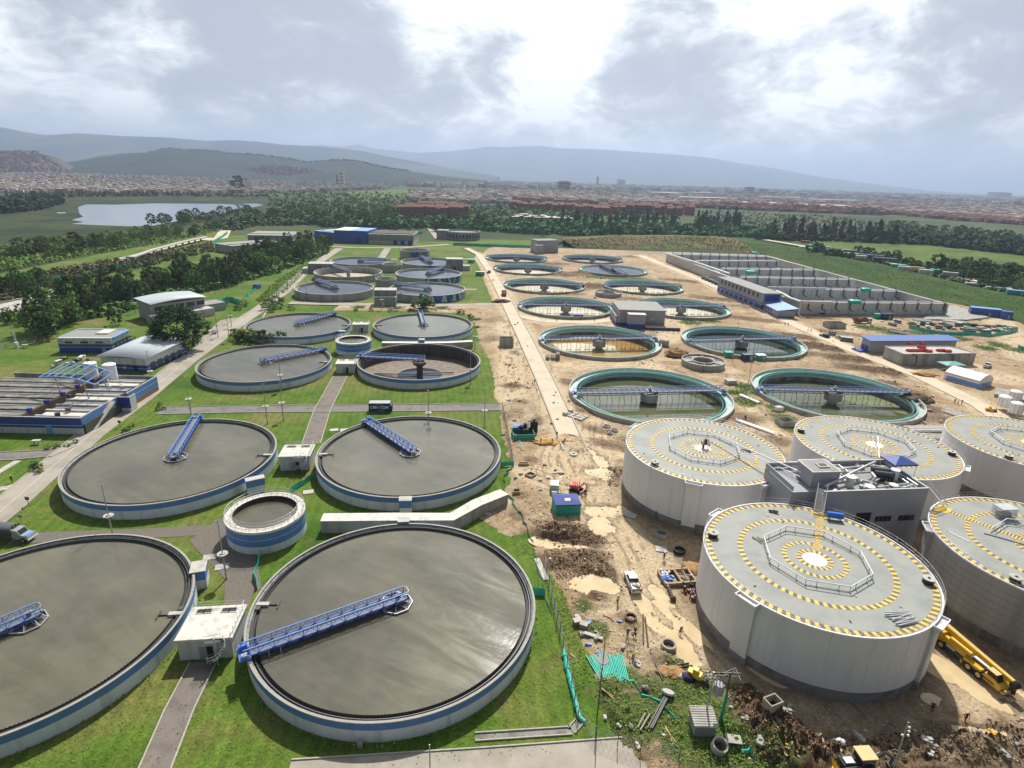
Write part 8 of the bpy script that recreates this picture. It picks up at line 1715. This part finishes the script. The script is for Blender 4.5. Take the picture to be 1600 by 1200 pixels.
b=MB(); pts=[(-40,502),(20,490),(60,478),(110,462),(100,452)]; 
t=thing('river_wall','long pale sloping concrete river wall at the left','wall',(P(0,490).x,P(0,490).y,0)); o=P(0,490); q0=px2([(-60,505),(0,492),(50,480),(102,463)],0); q1=px2([(-60,482),(0,474),(40,466),(100,448)],3); b=MB()
for i in range(3): b.quad((q0[i].x-o.x,q0[i].y-o.y,.2),(q0[i+1].x-o.x,q0[i+1].y-o.y,.2),(q1[i+1].x-o.x,q1[i+1].y-o.y,3),(q1[i].x-o.x,q1[i].y-o.y,3))
b.build('slope','concrete_pale',t); b=MB()
for i in range(3): b.bar((q1[i].x-o.x,q1[i].y-o.y,3.1),(q1[i+1].x-o.x,q1[i+1].y-o.y,3.1),.8)
b.build('coping','concrete',t)
def strip_px(name,pts,w_,m,z): struct(strip(MB(),*ribbon([tuple(p) for p in px2(pts)],w_),z).build(name,m))
strip_px('river_road',[(90,424),(160,412),(220,398),(270,384),(322,372)],9,'concrete_pale',.25); strip_px('river_road',[(130,422),(190,410),(235,397),(280,383),(330,372)],5,'road_sand',.3); strip_px('river_road',[(325,376),(345,372),(352,360)],12,'road_sand',.28)
b=MB(); t=thing('viaduct','long pale elevated road deck along the river','viaduct',(0,0,0)); q=px2([(205,402),(240,390),(285,378),(322,370)],3)
for a,e in zip(q,q[1:]): b.bar((a.x,a.y,3),(e.x,e.y,3),4,0,.8)
b.build('deck','concrete_pale',t)
for a,e in zip(q,q[1:]):
    for k in range(4): v=a.lerp(e,k/4); MB().box(v.x-.6,v.x+.6,v.y-.6,v.y+.6,0,2.6).build('pier','concrete_raw',t)
sheet('excavation',px2([(345,392),(395,372),(400,380),(360,396)]),.3,'earth_dark')
def on_slope(L0,L1,z0,z1,s0,s1):
    def f(rg,n):
        i=rg.integers(0,len(L0)-1,n); v=rg.random(n); u=rg.random(n); A=np.array([tuple(q) for q in L0]); B=np.array([tuple(q) for q in L1])
        p0=A[i]+(A[i+1]-A[i])*v[:,None]; p1=B[i]+(B[i+1]-B[i])*v[:,None]; p=p0+(p1-p0)*u[:,None]; return p[:,0],p[:,1],z0+(z1-z0)*u,rg.uniform(s0,s1,n)
    return f
mass('weeds','dry tufts over the brown hillock',2600,on_slope(toe[:4],crest[:4],0,6,.5,1.3),1,'scrub',24,4)
mass('weeds','rough grass over the green embankment',3000,on_slope(toe[3:],crest[3:],.4,4,.3,.8),1,'weed',26,4)
strip_px('field_road',[(1195,380),(1240,388),(1320,402),(1400,420),(1500,442),(1560,456),(1610,470)],9,'road_sand',4.15)
# site sheds along the embankment road
SH=[(1258,380,9,3.5,'rust_red','rust_red','rust-red shed at the far end of the embankment road'),(1266,386,7,2.6,'teal','teal_bright','teal tarpaulin shed at the far end of the embankment road'),(1253,388,6,2.2,'white_paint','white_paint','small white hut at the far end of the embankment road'),(1285,390,14,4,'teal_fade','pale_blue','blue and teal shed on the embankment road'),(1296,394,8,3.4,'container_blue','grey_steel','blue container on the embankment road'),(1308,396,9,4,'white_wall','roof_white','white cabin on the embankment road, first of the row'),(1328,400,12,3.6,'white_wall','white_paint','long white cabin on the embankment road'),(1345,404,9,3.4,'white_wall','white_paint','white cabin before the dark sheds'),(1322,396,18,4.4,'wall_dark','roof_grey','dark shed behind the white cabins'),(1358,404,20,4.4,'wall_dark','navy_steel','long dark navy shed in the middle of the row'),(1382,409,18,4.2,'wall_dark','navy_steel','long dark navy shed, right of its longer twin'),(1404,418,10,3.2,'teal','teal_bright','teal shed right of the dark sheds'),(1412,421,8,3,'white_wall','white_paint','small white cabin right of the teal shed'),(1433,423,9,3.6,'cream_roof','wood','tan container on the embankment road'),(1446,427,9,3.4,'white_wall','white_paint','white container right of the tan one'),(1466,427,12,3.6,'teal','teal_bright','teal shed right of the white container'),(1484,431,10,3.4,'grey_steel','galv','grey container right of the teal shed'),(1530,445,16,1.2,'roof_white','galv','low pile of pale sheets at the right end of the row'),(1560,452,14,1.6,'teal_fade','tent_white','low pale tarpaulin heap at the right end of the row'),(1590,460,12,3.2,'teal','pale_blue','teal fence shed at the right edge of the row')]
for px,py,L,h,c1,c2,lab in SH: p=P(px,py,4.2); container(lab,p,rad(-28),c1,L,h*.8,'roof_metal' if c2 in('white_paint','roof_white','tent_white') else c2,w=4)
for k,(px,py,h) in enumerate(((1302,388,11),(1318,392,12),(1378,413,14),(1406,419,13),(1478,430,15),(1508,440,13),(1556,446,14),(1338,372,12),(1370,378,14),(1480,383,14),(1446,370,11))):
    p=P(px,py,4 if py>384 else 0); t=thing('power_pole','thin pole above the row of site sheds and the green field','pole',p,0,'thin poles along the embankment and field'); MB().tube((0,0,0),(0,0,h),.16,6,r2=.1).build('pole','concrete_pale',t); MB().box(-1.2,1.2,-.1,.1,h-.8,h-.6).build('crossarm','grey_steel',t)
# ------------------------------------------------------------ city
M['house']=None
def city_mat(name,cols,seed):
    m=bpy.data.materials.new(name); m.use_nodes=True; nt=m.node_tree; N=nt.nodes; L=nt.links; b=N['Principled BSDF']; b.inputs['Roughness'].default_value=.9; b.inputs['Specular IOR Level'].default_value=.1
    a=N.new('ShaderNodeAttribute'); a.attribute_name='paint'; r=N.new('ShaderNodeValToRGB'); r.color_ramp.interpolation='CONSTANT'; L.new(a.outputs['Fac'],r.inputs[0]); e=r.color_ramp.elements
    e[0].position=0; e[0].color=(*cols[0],1); e[1].position=(len(cols)-1)/len(cols); e[1].color=(*cols[-1],1)
    for i,c in enumerate(cols[1:-1],1): q=e.new(i/len(cols)); q.color=(*c,1)
    L.new(r.outputs[0],b.inputs['Base Color']); return m
PAINT=[(.34,.21,.16),(.40,.28,.22),(.52,.45,.39),(.62,.58,.54),(.74,.72,.69),(.30,.28,.27),(.36,.24,.19),(.55,.50,.43),(.24,.17,.14),(.46,.44,.42)]
M['city']=city_mat('city',PAINT,0); M['city_red']=city_mat('city_red',[(.22,.095,.07),(.28,.12,.08),(.34,.16,.11),(.19,.085,.06),(.40,.30,.25)],1)
def boxes(name,label,X,Y,Z,W,D,H,rot,m,seed,kind='stuff',roofgap=True):
    rg=np.random.default_rng(seed); n=len(X); c,s=np.cos(rot),np.sin(rot)
    base=np.array([(-.5,-.5),(.5,-.5),(.5,.5),(-.5,.5)]); V=np.zeros((n,12,3)); 
    for k,(u,v) in enumerate(base):
        x=u*W;y=v*D; V[:,k,0]=X+x*c-y*s; V[:,k,1]=Y+x*s+y*c; V[:,k,2]=Z-2; V[:,k+4]=V[:,k]; V[:,k+4,2]=Z+H; V[:,k+8]=V[:,k+4]
    V[:,8:,2]+=.02
    F=np.array([(0,1,5,4),(1,2,6,5),(2,3,7,6),(3,0,4,7),(8,9,10,11)]); F=(F[None]+12*np.arange(n)[:,None,None]).reshape(-1,4)
    p=rg.random((n,2)); paint=np.concatenate([np.repeat(p[:,:1],8,1),np.repeat(p[:,1:],4,1)],1).ravel()
    o=npmesh(name,V.reshape(-1,3),F,m,attrs=dict(paint=paint)); o['kind']=kind; o['label']=label; return o
# hills: ridges given by their skyline; real relief at real distance
def hill(name,sky,dist,depth,m,z0=0,seed=1,nx=160,ny=26,rough=.10,front=.75):
    """a ridge whose crest runs along the skyline points at the given distance"""
    px=np.array([p[0] for p in sky],float); py=np.array([p[1] for p in sky],float)
    x=np.linspace(px[0],px[-1],nx); y=np.interp(x,px,py); C=[PD(a,c,dist) for a,c in zip(x,y)]; cx=np.array([c.x for c in C]); ch=np.array([max(c.z,z0) for c in C])
    V=np.zeros((ny,nx,3)); us=np.linspace(0,1,ny)
    for j,u in enumerate(us):
        f=np.where(u<=front,(u/front)**1.15,1-((u-front)/(1-front))**1.3*1.0)
        nz=vnoise(np.linspace(0,nx/8,nx)+3,np.full(nx,u*7+seed),seed,5)-.5
        yy=dist+depth*(u-front); k=yy/dist
        V[j,:,0]=cx*(dist+depth*(u-front)*.35)/dist; V[j,:,1]=yy; V[j,:,2]=z0+(ch-z0)*f*(1+rough*nz*4*(f*(1-f)*2.2+ .03))
    i,j=np.meshgrid(np.arange(nx-1),np.arange(ny-1)); a=(j*nx+i).ravel(); return struct(npmesh(name,V.reshape(-1,3),np.stack([a,a+1,a+nx+1,a+nx],1),m,smooth=True))
M['forest_hill']=mat('forest_hill',(.018,.032,.022),.95,.5,.02,col2=(.035,.05,.032),c2s=.004,spec=.1); M['mountain']=mat('mountain',(.035,.052,.055),.95,.35,.002,col2=(.10,.10,.06),c2s=.0012,spec=.1); M['slum_hill']=mat('slum_hill',(.12,.095,.08),.95,.35,.02,col2=(.07,.075,.045),c2s=.003,spec=.1)
hill('hills',[(-500,196),(-300,200),(-100,192),(0,198),(40,206),(70,210),(120,207),(180,211),(260,214),(320,219),(360,218),(400,220),(440,225),(500,228),(540,232),(560,234),(600,243),(660,254),(720,266),(780,276)],9000,3000,'mountain',0,3)
hill('hills',[(300,236),(420,228),(500,226),(540,228),(560,224),(575,230),(600,233),(650,238),(700,236),(740,232),(760,228),(790,229),(840,227),(880,231),(920,232),(960,234),(1000,237),(1050,240),(1110,246),(1160,255),(1210,262),(1260,272),(1330,283),(1400,292)],17000,6000,'mountain',0,4)
hill('hills',[(330,268),(380,262),(450,262),(540,272),(600,274),(660,276),(700,280),(760,284),(800,286)],6500,1800,'mountain',0,9,80,16)
hill('hills',[(60,272),(100,262),(130,250),(160,244),(190,241),(230,238),(262,231),(290,234),(330,235),(360,240),(400,241),(440,246),(480,254),(520,250),(560,252),(600,262),(640,268),(700,276),(760,282)],4400,1400,'forest_hill',0,5,220,30,.07)
hill('hills',[(-200,236),(-60,236),(0,235),(30,235),(60,238),(85,244),(100,256),(120,270)],3600,1100,'slum_hill',0,6,90,20)
hill('hills',[(340,276),(380,262),(420,258),(470,262),(520,270),(580,276),(650,282)],3900,480,'slum_hill',0,7,90,14)
rg=np.random.default_rng(5)
def hillz(sky,dist,depth,front,px,u):
    x=np.interp(px,[p[0] for p in sky],[p[1] for p in sky]); return x
# trees roughening the wooded skyline
def ridge_trees(name,label,sky,dist,n,s0,s1,seed,below=18):
    rg=np.random.default_rng(seed); px=rg.uniform(sky[0][0],sky[-1][0],n); y=np.interp(px,[p[0] for p in sky],[p[1] for p in sky])
    pts=[PD(a,c+rg.uniform(-.5,2.2),dist) for a,c in zip(px,y)]
    mass(name,label,n,lambda r_,m_:(np.array([p.x for p in pts]),np.array([p.y for p in pts]),np.array([p.z for p in pts])-6,r_.uniform(s0,s1,m_)),10,'leaf_dark',seed,5)
ridge_trees('woodland','trees along the crest of the dark hill',[(110,262),(130,250),(160,244),(190,241),(230,238),(262,231),(290,234),(330,235),(360,240),(400,241),(440,246),(480,254),(520,250),(560,252),(600,262),(640,268)],4395,900,8,17,21)
ridge_trees('woodland','clump of trees on the left hill crest',[(15,236),(30,235),(60,238)],3595,80,7,13,22)
f=pxplace([(-120,262),(60,262),(300,266),(480,274),(650,285),(600,296),(420,302),(200,302),(60,302),(-120,302)],0,6,12)
X,Y,Z,S=f(rg,11500); boxes('housing','dense sea of small brick and white houses on the plain at left',X,Y,Z,rg.uniform(5,12,len(X)),rg.uniform(5,14,len(X)),rg.uniform(4,10,len(X)),rad(20)+rg.integers(0,2,len(X))*PI/2,'city',1)
f=pxplace([(-100,240),(60,243),(110,262),(60,272),(-100,272)],0); 
def on_hill(sky,dist,depth,front,n,seed,ulo=.15,uhi=.7):
    rg=np.random.default_rng(seed); px=rg.uniform(sky[0][0],sky[-1][0],n); py=np.interp(px,[p[0] for p in sky],[p[1] for p in sky]); u=rg.uniform(ulo,uhi,n); X=[];Y=[];Z=[]
    for a,c,k in zip(px,py,u):
        q=PD(a,c,dist); fz=(k/front)**1.15; X.append(q.x*(dist+depth*(k-front)*.35)/dist); Y.append(dist+depth*(k-front)); Z.append(max(q.z,0)*fz)
    return np.array(X),np.array(Y),np.array(Z)
for sky,dist,depth,n,sd_,lab in (([(-200,236),(-60,236),(0,235),(30,235),(60,238),(85,244),(100,256),(120,270)],3600,1100,1500,31,'houses climbing the low hill at the left edge'),([(340,276),(380,262),(420,258),(470,262),(520,270),(580,276),(650,282)],3900,480,1700,32,'houses climbing the foot of the wooded hill')):
    X,Y,Z=on_hill(sky,dist,depth,.75,n,sd_); rg2=np.random.default_rng(sd_); boxes('housing',lab,X,Y,Z,rg2.uniform(8,16,n),rg2.uniform(8,16,n),rg2.uniform(5,11,n),rg2.random(n)*3,'city_red',sd_)
f=pxplace([(700,296),(900,298),(1100,302),(1300,306),(1600,322),(1600,345),(1450,335),(1250,325),(1000,318),(800,308),(700,304)],0); X,Y,Z,S=f(rg,6500); boxes('housing','low houses and sheds scattered over the far plain',X,Y,Z,rg.uniform(8,26,len(X)),rg.uniform(8,18,len(X)),rg.uniform(4,9,len(X)),rad(10)+rg.random(len(X))*.4,'city',3)
f=pxplace([(640,284),(900,288),(1200,296),(1600,310),(1600,322),(1200,304),(900,297),(640,292)],0); X,Y,Z,S=f(rg,2600); boxes('housing','hazy low city stretching to the horizon',X,Y,Z,rg.uniform(18,60,len(X)),rg.uniform(15,40,len(X)),rg.uniform(6,22,len(X)),rg.random(len(X))*3,'city',4)
f=pxplace([(1380,322),(1500,330),(1600,338),(1600,352),(1480,344),(1380,334)],0); X,Y,Z,S=f(rg,1000); boxes('housing','red-roofed houses far beyond the conifers at right',X,Y,Z,rg.uniform(8,16,len(X)),rg.uniform(8,14,len(X)),rg.uniform(5,9,len(X)),rad(8)+rg.random(len(X))*.2,'city_red',6)
for poly_,n_,sd_,lab_ in (([(1060,312),(1250,317),(1400,322),(1380,337),(1200,330),(1060,324)],1500,51,'close-packed red houses beyond the orchard'),([(640,298),(900,302),(950,316),(800,319),(640,314)],1100,52,'red and pale houses on the middle plain')):
    f=pxplace(poly_,0); X,Y,Z,S=f(rg,n_); boxes('housing',lab_,X,Y,Z,rg.uniform(8,18,n_),rg.uniform(8,14,n_),rg.uniform(5,10,n_),rad(10)+rg.random(n_)*.3,'city_red' if sd_==51 else 'city',sd_)
# stones and broken rubble trodden into the earth, and the tufts along the tank walls
M['rubble_bits']=city_mat('rubble_bits',[(.50,.45,.38),(.62,.58,.52),(.30,.22,.15),(.42,.33,.23),(.20,.14,.09),(.36,.34,.31),(.55,.46,.34)],3); M['clod_bits']=city_mat('clod_bits',[(.10,.065,.04),(.16,.105,.06),(.07,.045,.03),(.22,.15,.09),(.30,.21,.13)],4)
def bits(label,name,polys,n,s0,s1,m,seed,far=0):
    rg=np.random.default_rng(seed); XS=[];YS=[]
    for pl,k in polys:
        X,Y,_,_=pxplace(pl,.2)(rg,int(n*k)); XS.append(X);YS.append(Y)
    X=np.concatenate(XS);Y=np.concatenate(YS); k=clear_of(X,Y)
    for x,y in DIG: k&=np.hypot(X-x,Y-y)>R_D+.6
    for pts,wd in tp[-4:]: k&=pdist(X,Y,pts)>wd*.5
    X,Y=X[k],Y[k]; h,sd,*_=relief(X,Y); k=sd>.4; X,Y,h=X[k],Y[k],h[k]; n=len(X); s=rg.uniform(s0,s1,n)*(1+np.maximum(0,Y-140)/220)*rg.choice([.6,.8,1,1.7],n,p=[.4,.3,.2,.1])
    o=boxes(name,label,X,Y,h-.02,s,s*rg.uniform(.4,1,n),s*rg.uniform(.25,.6,n),rg.random(n)*3,m,seed); return o
bits('broken stones and rubble trodden into the bare earth','rubble',[([(800,700),(960,690),(975,860),(830,850)],.20),([(850,860),(1080,860),(1100,1060),(900,1060)],.16),([(760,490),(800,490),(860,690),(795,700)],.17),([(840,560),(1060,545),(1180,580),(1240,720),(1160,680),(900,690)],.14),([(1250,520),(1600,640),(1600,700),(1420,680),(1270,600)],.14),([(1290,495),(1600,500),(1600,600),(1420,560)],.07),([(780,400),(1000,400),(1200,480),(1250,530),(1060,560),(960,470),(800,480)],.08),([(1140,1060),(1600,1120),(1600,1200),(1160,1200)],.10)],8500,.07,.24,'rubble_bits',61)
bits('dark clods of churned earth on the spoil heaps','clods',[([(825,812),(915,818),(955,850),(870,855)],.22),([(850,860),(960,862),(950,900),(870,905)],.18),([(1130,1080),(1180,1075),(1270,1160),(1300,1200),(1190,1200)],.30),([(1280,1160),(1600,1130),(1600,1200),(1280,1200)],.22),([(945,730),(975,728),(975,760),(950,760)],.08)],8000,.08,.24,'clod_bits',62)
def ring_place(rg,n):
    k=rg.integers(0,len(TANKS),n); a=rg.random(n)*TAU; r=R_T+.05+np.abs(rg.normal(size=n))*.35; T_=np.array(TANKS); return T_[k,0]+r*np.cos(a),T_[k,1]+r*np.sin(a),np.zeros(n),rg.uniform(.10,.30,n)
mass('weeds','uncut grass along the foot of the banded tanks',4200,ring_place,.3,'weed',63,4)
mass('weeds','small tufts and weeds in the near lawns',2600,pxplace([(0,1010),(260,1040),(380,1080),(560,1200),(860,1180),(905,1120),(850,930),(400,1200),(0,1200)],0,.06,.2),.2,'weed',64,4)
# brick apartment rows in the middle distance: countable
def apt(w=11,d=9,h=13,m='brick_red'):
    t=thing('apartment_block','x','building',(0,0,0)); b=MB(); b.box(-w/2,w/2,-d/2,d/2,-1,h); b.build('wall',m,t); b=MB(); b.add([(-w/2-.4,-d/2-.4,h),(w/2+.4,-d/2-.4,h),(w/2+.4,d/2+.4,h),(-w/2-.4,d/2+.4,h),(-w/2-.4,0,h+2.6),(w/2+.4,0,h+2.6)],[(0,1,5,4),(2,3,4,5),(1,2,5),(3,0,4)]); b.build('roof','roof_clay',t)
    for i in range(3):
        for k in range(4): MB().box(-w/2+.9+i*3.4,-w/2+2.6+i*3.4,-d/2-.05,-d/2+.02,1.4+k*3,2.9+k*3).build('window','glass',t)
    return t
A0=apt(); A1=apt(14,10,16,'far_wall'); n0=0
for pts,n,h,pr,lab,grp in (([(622,339),(660,338),(700,338),(726,339)],26,1.15,A0,'brick apartment block in the front row beyond the blue shed','brick blocks beyond the blue shed'),([(640,334),(690,332),(725,334)],18,1.15,A0,'brick apartment block in the second row beyond the blue shed','second row of brick blocks beyond the blue shed'),([(800,325),(850,327),(900,331),(950,336)],34,1.0,A0,'brick apartment block left of the dark conifers','brick blocks left of the conifers'),([(800,318),(860,319),(930,324)],24,1.0,A1,'pale brick block in the rear rows left of the conifers','rear pale blocks left of the conifers'),([(935,333),(990,334),(1040,335),(1075,336)],34,1.2,A0,'brick apartment block in the long row above the conifers','brick blocks above the conifers'),([(950,326),(1020,327),(1080,329)],24,1.1,A0,'brick apartment block in the rear row above the conifers','rear brick blocks above the conifers'),([(1110,324),(1200,327),(1280,331),(1370,336)],34,1.0,A1,'pale brick block beyond the orchard','pale brick blocks beyond the orchard')):
    for x,y,z,s in along(pts,n,4,1.2,.85,1.15):
        if pr.get('used'): o=dup(pr)
        else: o=pr; pr['used']=1
        o.location=(x,y,0); o.rotation_euler.z=rad(12); o.scale=(1.15*s,s,h*s); o['label']=lab; o['group']=grp
cleanup([A0,A1])
for k in range(26):
    c=P(805+k*3.4+R.uniform(-1,1),341+R.uniform(-3,3)+k*.1,0); b=MB(); b.box(-6,6,-4,4,0,5,0); b.box(-6.3,6.3,-4.3,4.3,5,5.3,1); tag(b.build('low_house',['brick_red','white_paint'],None,c,rad(10)+R.uniform(-.1,.1)),'low house with a white roof at the foot of the brick blocks','house','white-roofed low houses by the brick blocks')
for px,py,w,d,h,lab in ((1040,305,150,60,12,'long white warehouse on the far plain, farthest left'),(1095,305,120,60,14,'white warehouse on the far plain, second from left'),(1100,313,190,40,10,'long low white warehouse nearer on the far plain'),(1220,312,200,40,11,'long white-roofed warehouse right of the orchard'),(1300,316,220,40,10,'very long pale warehouse on the right far plain'),(1185,321,120,40,9,'tan-walled long shed beyond the orchard'),(1290,325,160,36,9,'low pale shed at the right of the orchard')):
    c=P(px,py,0); t=thing('warehouse',lab,'warehouse',c,rad(8)); MB().box(-w/2,w/2,-d/2,d/2,0,h).build('wall','roof_white',t); MB().box(-w/2-1,w/2+1,-d/2-1,d/2+1,h,h+1).build('roof','white_paint',t)
for px,py,wpx,hpx,m,lab in ((535,289,6,18,'cream_roof','cream tower block, the tallest in the left part of the city'),(528,290,4,15,'far_wall','grey tower block leaning on the cream one'),(590.5,283,3,15,'roof_white','left one of two slim white towers below the hill'),(597,283,3,15,'roof_white','right one of two slim white towers below the hill'),(881,298,17,13,'brick_red','broad brick tower standing alone on the middle plain'),(871,297,4,9,'roof_metal','slim glassy tower left of the broad brick tower'),(933,291,4,13,'roof_white','hazy white tower on the horizon'),(970,291,11,9,'roof_metal','hazy broad block on the horizon'),(1170,303,12,9,'wall_grey','hazy grey block on the right horizon'),(1190,303,12,7,'wall_grey','lower hazy grey block on the right horizon'),(1560,309,20,6,'wall_grey','hazy wide block at the far right horizon'),(375,292,14,14,'leaf_dark','')):
    if not lab: continue
    c=P(px,py,0); sc=(c.to_2d().length**2+CAMZ**2)**.5/F_PX; w=wpx*sc; h=hpx*sc; t=thing('tower_block',lab,'tower block',c,rad(4)); MB().box(-w/2,w/2,-w*.3,w*.3,-1,h).build('wall',m,t); MB().box(-w*.3,w*.3,-w*.2,w*.2,h,h*1.04).build('roof_house','concrete_grey',t)
    for k in range(int(h/14)):
        MB().box(-w*.42,w*.42,-w*.3-.3,-w*.3+.1,k*14+5,k*14+10).build('window','glass',t)
t=tree_proto('broadleaf_tree','big dark round tree standing out among the left city houses','round',99,'leaf_dark',40,16,.08,44,40); t.location=P(374,298,0)
